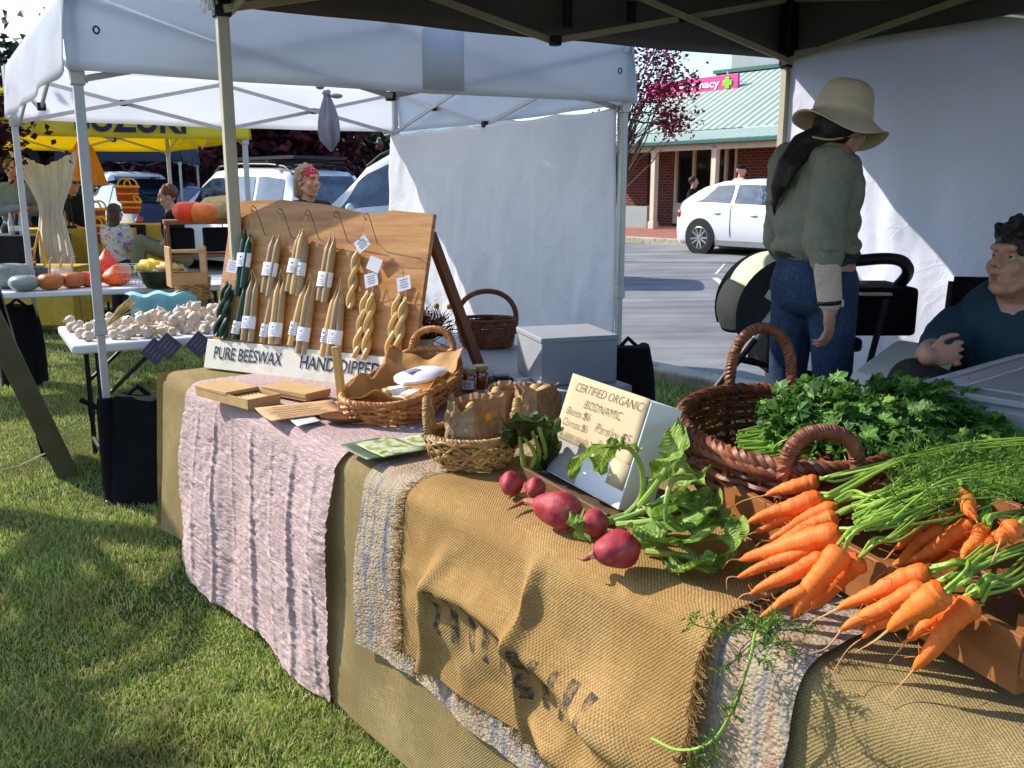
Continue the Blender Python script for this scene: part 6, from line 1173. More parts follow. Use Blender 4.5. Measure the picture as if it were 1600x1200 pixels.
cl_ = t.ramp(f, [(.3, S(84, 116, 40)), (.5, S(128, 160, 62)), (.72, S(178, 194, 102))]); mid = t.ramp(t.math('ABSOLUTE', t.math('SUBTRACT', sx.outputs[1], .5)), [(.0, (1, 1, 1, 1)), (.05, (0, 0, 0, 1))]); cl_ = t.mix(mid, cl_, S(190, 204, 130)); M_bleaf = t.fin(cl_, .5, t.bump(vein.outputs['Fac'], .35, .006, t.bump(f, .6, .01)), .35, transl=.35, tcol=cl_)
M_bleafd = leafmat('dark_beet_leaf', S(44, 66, 34), S(78, 104, 52))
def bigleaf(mb, P, wid, seed, up=UP, ruff=.3, cup=.25):
    """leaf blade along path P (points), ruffled"""
    P = smooth_path(P, 26); n = len(P); T = np.gradient(P, axis=0); nv = 13; G = np.zeros((n, nv, 3))
    for i in range(n):
        k = i / (n - 1); t_ = nz(T[i]); s_ = nz(np.cross(t_, up)); nn = nz(np.cross(s_, t_)); wv = .86 * wid * (math.sin(math.pi * min(1, k * .9 + .08)) ** .75) * (1 + .18 * math.sin(k * 21 + seed))
        for j in range(nv):
            v = j / (nv - 1) * 2 - 1; G[i, j] = P[i] + s_ * v * wv + nn * (abs(v) ** 1.5 * wv * cup + wid * ruff * abs(v) * math.sin(k * 17 + v * 3 + seed * 1.7) + wid * .12 * float(vn(k * 9, v * 5, seed)))
    mb.grid(G)
def beet(label, c, z, r, ax, L=1.0, tail=None, stems=(), lv=(), seed=0, grp=None):
    r = tuple(k * .86 for k in r); q = at(*c, z + r[2] * .9) ; q[2] = z + r[2] * .96; T = thing('beetroot', label, 'beetroot', q); ax = nz(ax); y = nz(np.cross(UP, ax)); zz = np.cross(ax, y); m = MB()
    def fn(P): k = P[:, 0:1]; P = P.copy(); f = 1 - .18 * np.clip(k, 0, 1) ** 2 + .1 * np.sin(k * 3); P[:, 1:] *= f; return P * (1 + .03 * np.sin(P[:, 1:2] * 5 + seed) + .02 * np.sin(P[:, 2:3] * 7))
    m.ell(q, r, (ax, y, zz), 18, 26, fn); m.build('root', M_beet, T)
    if tail: m = MB(); a = q - ax * r[0] * .85; m.tube(smooth_path([a] + [at(*p[:2], p[2]) for p in tail], 22), np.linspace(.010, .0008, len(smooth_path([a] + [at(*p[:2], p[2]) for p in tail], 22))), 7); m.build('tail', M_broot, T)
    for k, st in enumerate(stems):
        m = MB(); a = q + ax * r[0] * .9 + y * .006 * (k - 1); P = smooth_path([a] + [at(*p[:2], p[2]) for p in st], 24); m.tube(P, np.linspace(.0068, .0042, len(P)), 8); m.build('stalk', M_stem, T)
    for k, (pts, wd, sd) in enumerate(lv): m = MB(); bigleaf(m, [at(*p[:2], p[2]) for p in pts], wd, sd); m.build('leaf', M_bleaf, T)
    return T
ZB = .79
beet('round dark beetroot at the far left end of the row', (798, 757), ZB, (.032, .031, .031), (.3, .9, .2), tail=[(790, 757, .80), (782, 768, .795)], seed=1)
beet('small red beetroot, second in the row from the round basket', (836, 764), ZB, (.029, .027, .027), (.3, .9, .2), tail=[(826, 772, .80), (812, 772, .795), (800, 762, .793)], seed=2)
beet('large long beetroot in the middle of the row', (872, 797), ZB, (.066, .045, .043), (.75, -.55, 0), tail=[(822, 783, .80), (806, 790, .795), (792, 797, .793)], seed=3)
beet('dull purple beetroot with a yellow leaf draped over its end', (926, 818), ZB, (.036, .034, .032), (.85, .15, .05), tail=[(894, 818, .80), (882, 832, .793)], seed=4, stems=[[(970, 810, .81), (1000, 780, .86), (1003, 735, .93), (985, 702, .98), (960, 698, 1.0)], [(990, 800, .82), (1030, 785, .86), (1062, 770, .9)], [(1000, 812, .81), (1055, 808, .83)]],
     lv=[([(958, 700, 1.0), (930, 700, 1.01), (905, 720, .98), (890, 748, .93)], .022, 3), ([(965, 698, 1.0), (950, 700, 1.0), (940, 722, .96), (938, 742, .93)], .028, 7), ([(1000, 705, .98), (980, 695, 1.0), (955, 697, 1.0)], .02, 9), ([(905, 795, .83), (899, 812, .83), (905, 832, .81), (922, 850, .795)], .02, 5)])
beet('glossy pointed beetroot at the near end of the row', (964, 860), ZB, (.052, .042, .039), (.85, .35, .05), tail=[(924, 868, .80), (914, 874, .797), (900, 872, .795)], seed=5, stems=[[(1030, 848, .81), (1090, 840, .81), (1130, 845, .80)], [(1020, 838, .82), (1050, 842, .82), (1090, 870, .80)], [(1020, 832, .83), (1050, 815, .86)]])
# loose beet greens
def greens(name, label, leaves_, stalks_, mt=M_bleaf):
    q = at(*leaves_[0][0][0][:2], leaves_[0][0][0][2]); T = thing(name, label, 'leaves', q)
    for pts, wd, sd in leaves_: m = MB(); bigleaf(m, [at(*p[:2], p[2]) for p in pts], wd, sd); m.build('leaf', mt, T, solid=0)
    for st in stalks_: m = MB(); P = smooth_path([at(*p[:2], p[2]) for p in st], 20); m.tube(P, np.linspace(.007, .004, len(P)), 8); m.build('stalk', M_stem, T)
greens('beet_greens', 'big pale green beet leaves between the price sign and the brown basket', [([(1040, 800, .82), (1060, 770, .87), (1078, 745, .90), (1100, 735, .90)], .05, 2), ([(1010, 800, .82), (1040, 800, .85), (1075, 790, .87), (1110, 780, .86)], .05, 5), ([(1030, 830, .82), (1060, 820, .85), (1090, 800, .87), (1118, 770, .87)], .052, 8), ([(990, 815, .82), (1010, 830, .84), (1040, 845, .84), (1068, 855, .81)], .036, 11), ([(1022, 760, .88), (1040, 730, .94), (1052, 700, .98), (1062, 655, 1.02)], .03, 14), ([(1050, 850, .81), (1080, 840, .85), (1110, 815, .86), (1122, 795, .85)], .042, 17), ([(1062, 660, .98), (1056, 690, .96), (1050, 720, .92), (1060, 745, .88)], .03, 19)],
       [[(960, 815, .82), (1000, 800, .84), (1045, 772, .88)], [(965, 820, .82), (1010, 815, .84), (1050, 805, .86)], [(1080, 745, .91), (1052, 750, .92), (1040, 790, .88), (1042, 830, .83)], [(1000, 790, .85), (1030, 750, .92), (1055, 705, .97)]])
greens('beet_greens', 'curly beet leaves lying on the burlap in front of the crate', [([(1040, 880, .79), (1075, 888, .80), (1110, 880, .81), (1150, 865, .80)], .034, 21), ([(1130, 885, .80), (1140, 860, .84), (1150, 830, .87), (1160, 805, .88)], .026, 24), ([(1060, 893, .79), (1090, 880, .82), (1120, 868, .83)], .026, 27), ([(1150, 890, .79), (1185, 880, .81), (1205, 862, .82)], .022, 29)], [[(1010, 850, .80), (1060, 846, .81), (1115, 842, .81)], [(1010, 862, .79), (1070, 868, .80), (1120, 880, .80)]])
greens('beet_greens', 'bunch of dark curled beet leaves standing between the round basket and the sign', [([(800, 700, .84), (805, 680, .9), (815, 665, .93), (835, 672, .92)], .03, 3), ([(815, 695, .86), (828, 672, .93), (845, 660, .96), (862, 672, .94)], .036, 6), ([(845, 715, .83), (855, 690, .89), (862, 670, .93), (858, 655, .97)], .034, 9), ([(800, 680, .9), (812, 660, .95), (828, 652, .98), (846, 658, .97)], .03, 12), ([(850, 735, .80), (858, 715, .84), (864, 695, .88), (862, 680, .92)], .026, 15), ([(792, 690, .86), (795, 675, .9), (808, 668, .92)], .024, 18)], [[(820, 735, .80), (815, 705, .85), (812, 680, .9)], [(838, 733, .80), (843, 705, .86), (832, 675, .93)], [(830, 735, .80), (836, 710, .85), (818, 682, .9)], [(846, 733, .80), (852, 705, .86), (842, 668, .95)]], M_bleafd)

# ================= BIG BASKET OF PARSLEY =================
bc = A3(.615, 2.03, .772); T = thing('large_basket', 'large dark brown oval wicker basket with two handles, full of parsley', 'basket', bc); m = MB(); rs = np.random.RandomState(4); LX = nz((.10, .99, 0)); WX = nz((.99, -.10, 0))
ring = wbasket(m, bc, .27, .17, .165, (LX, WX), 1.34, 40, .0068, rs=rs, amp=.8)
for k in range(26):
    a0 = rs.rand() * 6.3; ang = np.linspace(a0, a0 + 1.1, 16); k0 = rs.rand() * .7; P = np.array([ring(min(1, k0 + .25 * math.sin(t_ * 3.1)), .009, np.array([g]))[0] for g, t_ in zip(ang, np.linspace(0, 1, 16))]); m.tube(P, .006, 5)
m.ell(bc + UP * .012, (.26, .16, .012), (LX, WX, UP)); m.build('woven_body', M_wickd, T); m = MB(); an = np.linspace(0, 2 * math.pi, 181); rope_rim(m, ring(1.0, 0, an), .014, turns=30); rope_rim(m, ring(.9, .008, an), .010, turns=26); m.build('rim', M_wickd, T)
for c0, hh, dd, wdh in ((math.pi, .07, .02, .28), (0, .155, .0, .34)):
    g = ring(.86, .012, np.array([c0 - wdh, c0 + wdh])); m = MB(); rope_rim(m, arc_handle(g[0], g[1], hh + .03, lean=LX * dd * (-1 if c0 else 1), pw=.6), .0135, turns=20, closed=False); m.build('handle', M_wickd, T)
# parsley
M_pars = leafmat('parsley_leaf', S(58, 100, 32), S(132, 172, 78), .3, .35); M_pstem = mat('parsley_stem', S(140, 176, 66), .45, .15, 20, transl=.15)
def leaflet(mb, c, d, n, s, rs):
    d = nz(d); x = nz(np.cross(n, d)); n = np.cross(d, x); lob = [(-.10, .0), (-.55, .30), (-.42, .48), (-.62, .78), (-.30, .72), (-.22, .92), (0, 1.12), (.2, .92), (.32, .72), (.6, .76), (.44, .48), (.56, .28), (.10, 0)]
    cu = rs.normal() * .25; ctr = c + d * s * .45 + n * s * .06; P = [c + x * a * s + d * b * s * (1) + n * s * (cu * a * a - .22 * b * b + .06 * rs.normal()) for a, b in lob]; uvx = rs.rand(); b0 = len(P)
    mb.add([ctr] + P, [(0, i + 1, i + 2) for i in range(b0 - 1)], [(uvx, 0)] * (b0 + 1))
def parsley(name, label, n, base_fn, tip_fn, seed, size=.03, st=True):
    rs = np.random.RandomState(seed); L = MB(); Sm = MB()
    for k in range(n):
        a = base_fn(rs); b = tip_fn(rs); md = (a + b) / 2 + UP * .025 + rs.normal(size=3) * .01; P = smooth_path([a, md, b], 8); 
        if st and k % 2 == 0: Sm.tube(P, np.linspace(.0030, .0016, len(P)), 5)
        d = nz(P[-1] - P[-3]); 
        for j in range(3):
            dj = nz(d + rs.normal(size=3) * .55 + UP * .1); cj = b + rs.normal(size=3) * .012; Sm.tube([b - d * .008, cj], .0011, 4); nn = nz(UP + rs.normal(size=3) * .6); s_ = size * (.7 + .6 * rs.rand()); leaflet(L, cj, dj, nn, s_, rs)
            for e in (-1, 1): leaflet(L, cj, nz(dj + np.cross(nn, dj) * e * 1.1), nn, s_ * .72, rs)
    T = thing(name, label, 'parsley', tip_fn(np.random.RandomState(1))); L.build('leaves', M_pars, T, smooth=False); Sm.build('stems', M_pstem, T)
def pb1(rs): return at(1180 + 60 * rs.rand(), 680 + 45 * rs.rand(), .86) + rs.normal(size=3) * .004
def pt1(rs):
    th = rs.rand() * 6.28; r_ = rs.rand() ** .5; c = A3(.72, 2.0, .915); return c + A3(.14 * r_ * math.cos(th), .25 * r_ * math.sin(th), .06 * (1 - r_ * r_) + .03 * rs.rand())
def pt2(rs):
    th = rs.rand() * 6.28; r_ = rs.rand() ** .5; c = A3(.95, 2.14, .885); return c + A3(.21 * r_ * math.cos(th), .24 * r_ * math.sin(th), .08 * (1 - r_ * r_) + .03 * rs.rand())
parsley('parsley_bunch', 'sunlit bunch of parsley with stalks to the left in the big basket', 290, pb1, pt1, 3, .030)
parsley('parsley_bunch', 'shaded dark parsley spilling over the right side of the big basket', 340, lambda rs: pb1(rs) + A3(.12, .03, .02), pt2, 4, .031)
m = MB(); rs = np.random.RandomState(14)
for k in range(60):
    a = at(1148 + 26 * rs.rand(), 672 + 52 * rs.rand(), .86 + .03 * rs.rand()); b = a + A3(.26, .02 + .06 * rs.normal(), .02 * rs.rand()); m.tube(smooth_path([a, (a + b) / 2 + UP * .008, b], 6), .0032, 6)
tag(m.build('parsley_stalks', M_pstem, None, loc=at(1200, 700, .87)), 'cut pale green parsley stalks poking to the left inside the big basket', 'parsley')

# ================= CRATE AND CARROTS =================
M_crate = woodm('orange_crate_wood', S(158, 100, 54), S(122, 72, 38), 8, 18, .5, ax=1, coat=.1)
ca = A3(.428, 1.80, 0); cb_ = A3(.672, 1.128, 0); cx_ = nz(cb_ - ca); cy_ = nz(np.cross(UP, cx_)); cy_ = cy_ if cy_[0] > 0 else -cy_; CL = float(np.linalg.norm(cb_ - ca)); CWd = .44; zc = .788; hc = .085
T = thing('carrot_crate', 'shallow orange brown wooden crate under the carrots', 'crate', ca + cx_ * CL / 2 + UP * zc)
def cpt(u, v, z=0.): return ca + cx_ * u + cy_ * v + UP * (zc + z)
CX = (cx_, cy_, UP)
for nm, c, sz in (('front_board', cpt(CL / 2, .0075, hc / 2), (CL, .015, hc)), ('back_board', cpt(CL / 2, CWd, hc / 2), (CL, .015, hc)), ('end_board', cpt(.0075, CWd / 2, hc / 2), (.018, CWd - .015, hc * 1.0)), ('end_board', cpt(CL - .0085, CWd / 2, hc / 2 + .012), (.018, CWd - .015, hc + .024)), ('base', cpt(CL / 2, CWd / 2, .006), (CL - .04, CWd - .03, .01))):
    m = MB(); m.box(c, sz, CX); m.build(nm, M_crate, T, bevel=.002)
m = MB(); m.box(cpt(CL + .008, CWd / 2, hc * .55), (.014, CWd, .04), CX); m.build('end_batten', M_crate, T, bevel=.002)
m = MB(); m.box(cpt(CL * .82, CWd * .62, hc - .005), (.22, .30, .012), CX); m.build('inner_board', M_crate, T, bevel=.002)
t = NT('carrot'); uv = t.co('UV'); co = t.co('Object'); f = t.noise(co, 10, 4); mp = t.n('Mapping'); t.l(uv, mp.inputs[0]); mp.inputs['Scale'].default_value = (120, 3, 1); g = t.noise(mp.outputs[0], 1, 4, .6); rgh = t.ramp(g, [(.58, (0, 0, 0, 1)), (.72, (1, 1, 1, 1))])
cc = t.ramp(f, [(.3, S(214, 92, 26)), (.7, S(236, 122, 44))]); cc = t.mix(t.math('MULTIPLY', rgh, .6), cc, S(150, 84, 44)); cc = t.mix(t.ramp(t.noise(co, 90, 5, .7), [(.6, (0, 0, 0, 1)), (.74, (.7, .7, .7, 1))]), cc, S(120, 78, 44)); M_car = t.fin(cc, .55, t.bump(g, .6, .004), .3, sss=.06); M_ctip = mat('carrot_hair', S(206, 150, 96), .7, .15, 20); M_cstem = mat('carrot_stem', S(150, 180, 74), .42, .14, 20, transl=.15); M_cfern = leafmat('carrot_fern', S(76, 112, 38), S(140, 172, 66), .3)
def fern(mb, a, b, rs, n=9, L=.035, w=.0016):
    P = smooth_path([a, (a + b) / 2 + rs.normal(size=3) * .01, b], n); mb.tube(P, .0010, 4)
    for i in range(1, len(P)):
        d = nz(P[i] - P[i - 1])
        for s in (-1, 1):
            x = nz(np.cross(d, rs.normal(size=3))); e = P[i] + nz(d + x * 1.0) * L * (1.1 - .6 * i / len(P)); Q = [P[i], (P[i] + e) / 2, e]
            for j in range(4):
                f = P[i] + (e - P[i]) * (.3 + .22 * j); y = nz(np.cross(d, rs.normal(size=3))); tip = f + nz((e - P[i]) + y * .03 * (1 if j % 2 else -1)) * L * .42; sd = nz(np.cross(tip - f, rs.normal(size=3))) * w; mb.add([f - sd, f + sd, tip], [(0, 1, 2)], [(rs.rand(), 0)] * 3)
            sd = nz(np.cross(e - P[i], rs.normal(size=3))) * w * .5; mb.add([P[i] - sd, P[i] + sd, e], [(0, 1, 2)], [(.5, 0)] * 3)
def carrot(label, group, c0, z0, c1, z1, r, bend=0, tail=.03, tops=(), seed=0, nst=5, ferns=0, stub=.3):
    rs = np.random.RandomState(seed); a = at(*c0, z0); b = at(*c1, z1); T = thing('carrot', label, 'carrot', a, group); d = nz(b - a); x = nz(np.cross(d, UP)); mid = (a + b) / 2 + x * bend + UP * .004; N = 26; ks = np.linspace(0, 1, N); P = np.array([a * (1 - k) ** 2 + 2 * mid * k * (1 - k) + b * k * k for k in ks]); P += x * (.0025 * np.sin(ks * 9 + seed))[:, None]
    rr = np.array([r * (.55 if i == 0 else 1) * (1 - stub * k) * (1 - .62 * k ** 3.0) * (.86 if i == 1 else 1) * (1 + .04 * math.sin(k * 31 + seed) + .035 * math.sin(k * 57 + seed * 2) + .05 * math.sin(k * 9 + seed * 3)) for i, k in enumerate(ks)]); rr[-1] *= .45; rr[-2] *= .8
    m = MB(); m.tube(P, rr, 16)
    for k in range(5): i = rs.randint(8, N - 1); s_ = nz(np.cross(nz(P[i] - P[i - 1]), rs.normal(size=3))); m.tube([P[i] + s_ * rr[i] * .6, P[i] + s_ * (rr[i] + .006) + rs.normal(size=3) * .004, P[i] + s_ * (rr[i] + .012) + rs.normal(size=3) * .008], .0005, 4)
    root = m.build('root', M_car, T); dt = nz(P[-1] - P[-4]); e = P[-1]; m = MB(); tl = smooth_path([e - dt * .003, e + dt * tail * .5 + rs.normal(size=3) * .004, e + dt * tail + rs.normal(size=3) * .01 - UP * .004], 10); m.tube(tl, np.linspace(rr[-1] * .8, .0005, len(tl)), 6)
    m.build('root_hair', M_ctip, root)
    if tops:
        Sm = MB(); F = MB(); crown = a - d * r * .25
        for k in range(nst):
            oo = rs.normal(size=3); tp = [at(p[0] + oo[0] * p[3] if len(p) > 3 else p[0], p[1] + oo[1] * (p[3] if len(p) > 3 else 3) * 1.1 + rs.normal() * 1.5, p[2] + oo[2] * .008) for p in tops]; pa = smooth_path([crown + rs.normal(size=3) * r * .22, crown - d * .03 + rs.normal(size=3) * .004] + tp, 22); Sm.tube(pa, np.linspace(.0033, .0014, len(pa)), 6)
            for j in range(ferns): i = rs.randint(int(len(pa) * .5), len(pa) - 1); fern(F, pa[i], pa[i] + nz(pa[-1] - pa[i - 3]) * .05 + rs.normal(size=3) * .03 + UP * .01, rs)
        Sm.build('stalks', M_cstem, T)
        if ferns: F.build('feathery_leaves', M_cfern, T, smooth=False)
    return T
gA, gB, gC = 'carrots of the left bunch', 'carrots of the upper right bunch', 'carrots of the near right bunch'
tA = [(1400, 722, .965, 8), (1500, 700, .975, 8), (1610, 690, .985, 10)]; tA2 = [(1385, 775, .95, 8), (1470, 745, .96, 12), (1560, 735, .965, 18)]; tA3 = [(1400, 800, .94, 8), (1470, 770, .95, 12), (1540, 750, .955, 18)]
for args in (('carrot with long thin root tip at the top of the left bunch', gA, (1278, 752), .925, (1196, 774), .885, .0165, .002, .09, tA, 1), ('second carrot from the top of the left bunch', gA, (1284, 778), .92, (1168, 816), .865, .0185, -.004, .05, tA, 2),
  ('slim carrot third from the top of the left bunch', gA, (1262, 794), .895, (1180, 832), .85, .0165, -.003, .04, (), 3), ('carrot in the middle of the left bunch with its crown poking up', gA, (1306, 790), .915, (1200, 846), .85, .015, .003, .03, tA2, 4), ('carrot under the middle of the left bunch', gA, (1308, 806), .91, (1196, 860), .845, .0165, 0, .03, tA2, 5),
  ('longest thick carrot pointing left across the left bunch', gA, (1312, 832), .92, (1156, 876), .835, .0205, -.004, .03, tA3, 6), ('thin carrot lowest at the left of the left bunch', gA, (1288, 872), .885, (1172, 928), .815, .0150, -.003, .04, (), 7), ('carrot lying under the longest thick one', gA, (1300, 848), .895, (1152, 902), .825, .015, 0, .03, (), 8),
  ('fat forked carrot pointing down over the burlap, front of the left bunch', gA, (1316, 858), .915, (1236, 968), .80, .0215, .006, .05, tA3, 9), ('thin side root of the forked carrot', gA, (1262, 918), .85, (1188, 964), .80, .0115, -.003, .03, (), 10), ('carrot half hidden right of the forked carrot', gA, (1345, 872), .895, (1268, 952), .80, .0185, .004, .05, [(1400, 840, .93, 8), (1450, 800, .94, 12)], 11)):
    carrot(*args[:8], bend=args[7], tail=args[8], tops=args[9], seed=args[10]) if False else carrot(args[0], args[1], args[2], args[3], args[4], args[5], args[6], args[7], args[8], args[9], args[10])
tB = [(1540, 770, .945, 8), (1590, 745, .955, 14), (1640, 735, .96, 16)]; tB2 = [(1620, 800, .92, 8), (1680, 780, .93, 12)]
for args in (('short stubby carrot standing crown up on top of the upper right bunch', gB, (1503, 772), .965, (1522, 812), .945, .0145, 0, .02, [(1502, 755, .985, 2)], 21), ('carrot at the left top of the upper right bunch with curved root tip', gB, (1492, 802), .93, (1396, 858), .885, .0150, .006, .06, tB, 22), ('carrot below the curved one in the upper right bunch', gB, (1472, 826), .915, (1392, 890), .865, .0135, .004, .05, tB, 23),
  ('bent carrot in the middle of the upper right bunch', gB, (1518, 818), .93, (1420, 880), .875, .0165, -.008, .05, tB, 24), ('long carrot lying under the bent one', gB, (1510, 842), .905, (1400, 890), .86, .0155, 0, .03, (), 25), ('short carrot pointing down in the upper right bunch', gB, (1540, 826), .935, (1504, 876), .90, .014, .002, .05, tB2, 26), ('plump turnip shaped carrot at the right edge', gB, (1583, 826), .95, (1560, 846), .94, .0165, 0, .05, tB2, 27), ('small thin carrot below the plump one', gB, (1560, 836), .93, (1528, 872), .905, .0115, .002, .03, tB2, 28), ('carrot tucked low in the upper right bunch', gB, (1530, 858), .895, (1452, 888), .87, .0125, 0, .03, (), 29)):
    carrot(*args[:3], args[3], args[4], args[5], args[6], args[7], args[8], args[9], args[10])
tC = [(1520, 880, .91, 8), (1570, 850, .92, 12), (1640, 820, .93, 16)]; tC2 = [(1590, 900, .90, 8), (1650, 850, .92, 12)]
for args in (('long carrot pointing left at the top of the near right bunch', gC, (1452, 893), .91, (1308, 953), .835, .0175, .003, .08, tC, 31), ('carrot second from the top of the near right bunch', gC, (1446, 920), .895, (1312, 986), .82, .016, .002, .06, tC, 32), ('thick carrot in the front of the near right bunch', gC, (1478, 922), .925, (1388, 984), .85, .0215, .003, .06, tC, 33), ('thin short carrot under the near right bunch', gC, (1390, 965), .845, (1346, 996), .815, .0105, .001, .06, (), 34), ('shaded carrot behind the thick one', gC, (1500, 940), .895, (1418, 1000), .82, .0165, .003, .04, tC2, 35), ('carrot hanging furthest over the crate edge towards the cloth', gC, (1522, 938), .905, (1428, 1048), .80, .0175, .004, .05, tC2, 36)):
    carrot(*args[:3], args[3], args[4], args[5], args[6], args[7], args[8], args[9], args[10], nst=6)
# mass of feathery tops lying behind the bunches: one loose heap
rs = np.random.RandomState(31); F = MB(); Sm = MB()
for k in range(85):
    px = 1400 + 240 * rs.rand(); py = 708 + 88 * rs.rand() + .02 * (px - 1390); a = at(px, py, .945 + .03 * rs.rand()); fern(F, a, a + A3(rs.normal() * .04 + .03, rs.normal() * .03, .01 + .02 * rs.rand()), rs, 7, .026, .0011)
for k in range(110):
    a = at(1330 + 80 * rs.rand(), 770 + 60 * rs.rand(), .93); b = at(1480 + 160 * rs.rand(), 700 + 80 * rs.rand(), .955 + .02 * rs.rand()); Sm.tube(smooth_path([a, (a + b) / 2 + UP * .012 + rs.normal(size=3) * .01, b], 12), np.linspace(.0026, .0012, 13)[:len(smooth_path([a, (a + b) / 2, b], 12))], 6)
T = thing('feathery_greens', 'heap of feathery carrot tops behind the two right hand bunches', 'leaves', at(1500, 740, .95)); F.build('feathery_leaves', M_cfern, T, smooth=False); Sm.build('stalks', M_cstem, T)
# trailing carrot frond over the table edge
T = thing('carrot_frond', 'single carrot frond trailing over the table edge onto the rag cloth', 'leaves', at(1180, 990, .79)); P = smooth_path([at(1205, 978, .800), at(1182, 985, .806), at(1172, 1030, .775)] + [tp_(2.80, -.075, .69), tp_(2.77, -.085, .62), tp_(2.72, -.10, .585), tp_(2.66, -.10, .575)], 36); m = MB(); m.tube(P, np.linspace(.0018, .0030, len(P)), 7); m.build('stalk', M_cstem, T); F = MB(); rs = np.random.RandomState(41)
for k in range(15): a = at(1165 + 65 * rs.rand(), 978 + 42 * rs.rand(), .797); fern(F, a, a + A3(rs.normal() * .03, rs.normal() * .02, .006), rs, 6, .026)
for k in range(10): i = rs.randint(8, 26); fern(F, P[i], P[i] + A3(rs.normal() * .015 - .012, -.012, -.035), rs, 5, .018)
F.build('feathery_leaves', M_cfern, T, smooth=False)
# plastic tub at the right
t = NT('clear_plastic'); f = t.noise(t.co('Object'), 5, 3); M_tub = t.fin(S(206, 208, 216), .3, t.bump(f, .1, .01), .5, trans=.35, alpha=.62)
q0 = at(1425, 612, 1.0); tx = nz((.86, .50, 0)); tx = nz(aty(1600, 566, 2.62) - aty(1425, 612, 2.18)); tx[2] = 0; tx = nz(tx); ty = A3(tx[1], -tx[0], 0); zt = .985; q0 = at(1424, 610, zt); T = thing('plastic_tub', 'clear plastic tub with lid and red packets inside at the right edge', 'tub', q0)
m = MB(); W_, D_ = .62, .40
def tub(u, v, z): return q0 + tx * u + ty * v + UP * (z - 0)
m.box(tub(W_ / 2, D_ / 2, -.1), (W_ - .02, D_ - .02, .2), (tx, ty, UP)); m.build('body', M_tub, T, bevel=.02); m = MB(); m.box(tub(W_ / 2, D_ / 2, .008), (W_ + .01, D_ + .01, .016), (tx, ty, UP)); m.box(tub(W_ / 2, D_ / 2, .019), (W_ - .1, D_ - .1, .008), (tx, ty, UP)); m.build('lid', M_tub, T, bevel=.006)
m = MB(); m.box(tub(W_ / 2, .10, .024), (W_ - .06, .02, .006), (tx, ty, UP)); m.box(tub(W_ / 2, .03, .022), (W_ - .02, .012, .006), (tx, ty, UP)); m.build('lid_rib', M_tub, T, bevel=.003)
M_redp = mat('red_packet', S(206, 58, 78), .4, .15, 10)
for k, (u, v) in enumerate(((.14, .22), (.36, .27), (.55, .15))):
    m = MB(); m.ell(tub(u, v, -.09), (.11, .07, .07), (tx, ty, UP)); tag(m.build('packet', M_redp, None, loc=tub(u, v, -.09)), ('red packet inside the clear tub, left', 'red packet inside the clear tub, middle', 'red packet inside the clear tub, right')[k], 'packet')
T = thing('scissors', 'grey handled scissors lying on the clear tub lid', 'scissors', tub(.26, .31, .03)); c = tub(.26, .31, .028)
for s in (-1, 1):
    m = MB(); an = np.linspace(0, 2 * math.pi, 21); cc_ = c + ty * s * .018 - tx * .05; m.tube([cc_ + tx * .028 * math.cos(k) + ty * .015 * math.sin(k) for k in an], .0045, 6, cap=False); m.build('handle', mat('grey_handle', S(120, 116, 112), .5, .1, 9), T)
    m = MB(); m.bar(c - tx * .02 + ty * s * .01, c + tx * .1 - ty * s * .006, .012, .002); m.build('blade', M_alu, T)
# support under the tub
m = MB(); T = thing('tub_stand', 'small dark folding stand under the clear tub', 'stand', tub(W_ / 2, D_ / 2, -.21) * A3(1, 1, 0)); m.box(tub(W_ / 2, D_ / 2, -.215), (W_, D_, .02), (tx, ty, UP)); m.build('stand_top', M_blk, T)
for u in (.06, W_ - .06):
    for v in (.05, D_ - .05): m = MB(); p = tub(u, v, -.22); m.rod(A3(p[0], p[1], 0), p, .012); m.build('leg', M_blk, T)
# ================= PEOPLE =================
M_skin = mat('skin', S(188, 138, 114), .5, .07, 12, .1, 120, sss=.12); M_skin2 = mat('skin_tan', S(190, 138, 112), .5, .07, 12, .1, 120, sss=.12); M_lip = mat('lip', S(160, 92, 84), .45, .08, 20); M_eyew = mat('eye_white', S(170, 160, 150), .25, .03, 9); M_iris = mat('eye_iris', S(52, 38, 28), .2, .1, 30); M_brow = mat('brow_hair', S(44, 32, 26), .8, .15, 40)
def hairm(name, c): 
    t = NT(name); mp = t.n('Mapping'); t.l(t.co('Object'), mp.inputs[0]); mp.inputs['Scale'].default_value = (60, 60, 9); f = t.noise(mp.outputs[0], 2, 5, .6); return t.fin(t.ramp(f, [(.3, shade(c, .55)), (.6, c), (.75, shade(c, 1.5))]), .5, t.bump(f, .8, .008), .35)
M_hdk = hairm('dark_hair', S(40, 30, 27)); M_hbr = hairm('brown_hair', S(92, 60, 38)); M_hgi = hairm('ginger_hair', S(120, 66, 30)); M_hbl = hairm('grey_blond_hair', S(150, 126, 98))
def clothm(name, c, fold=.6, sc=9):
    t = NT(name); co = t.co('Object'); f = t.noise(co, 4, 4); w1 = t.noise(co, sc, 4, .55, 1.2); th = t.noise(co, 240, 2); b = t.bump(w1, fold, .03); return t.fin(t.ramp(f, [(.3, shade(c, .85)), (.7, shade(c, 1.12))]), .9, t.bump(th, .25, .002, b), .15)
M_jack = clothm('olive_jacket', S(136, 136, 120), .8); M_jean = NT('denim'); t = M_jean; co = t.co('Object'); f = t.noise(co, 5, 4); wv = t.noise(t.co('Object', (1, 1, .25)), 160, 3); M_jean = t.fin(t.ramp(t.math('ADD', t.math('MULTIPLY', f, .6), t.math('MULTIPLY', wv, .4)), [(.35, S(30, 40, 60)), (.6, S(56, 74, 102)), (.72, S(92, 114, 140))]), .9, t.bump(t.noise(co, 11, 4, .6, 1), .5, .02), .15)
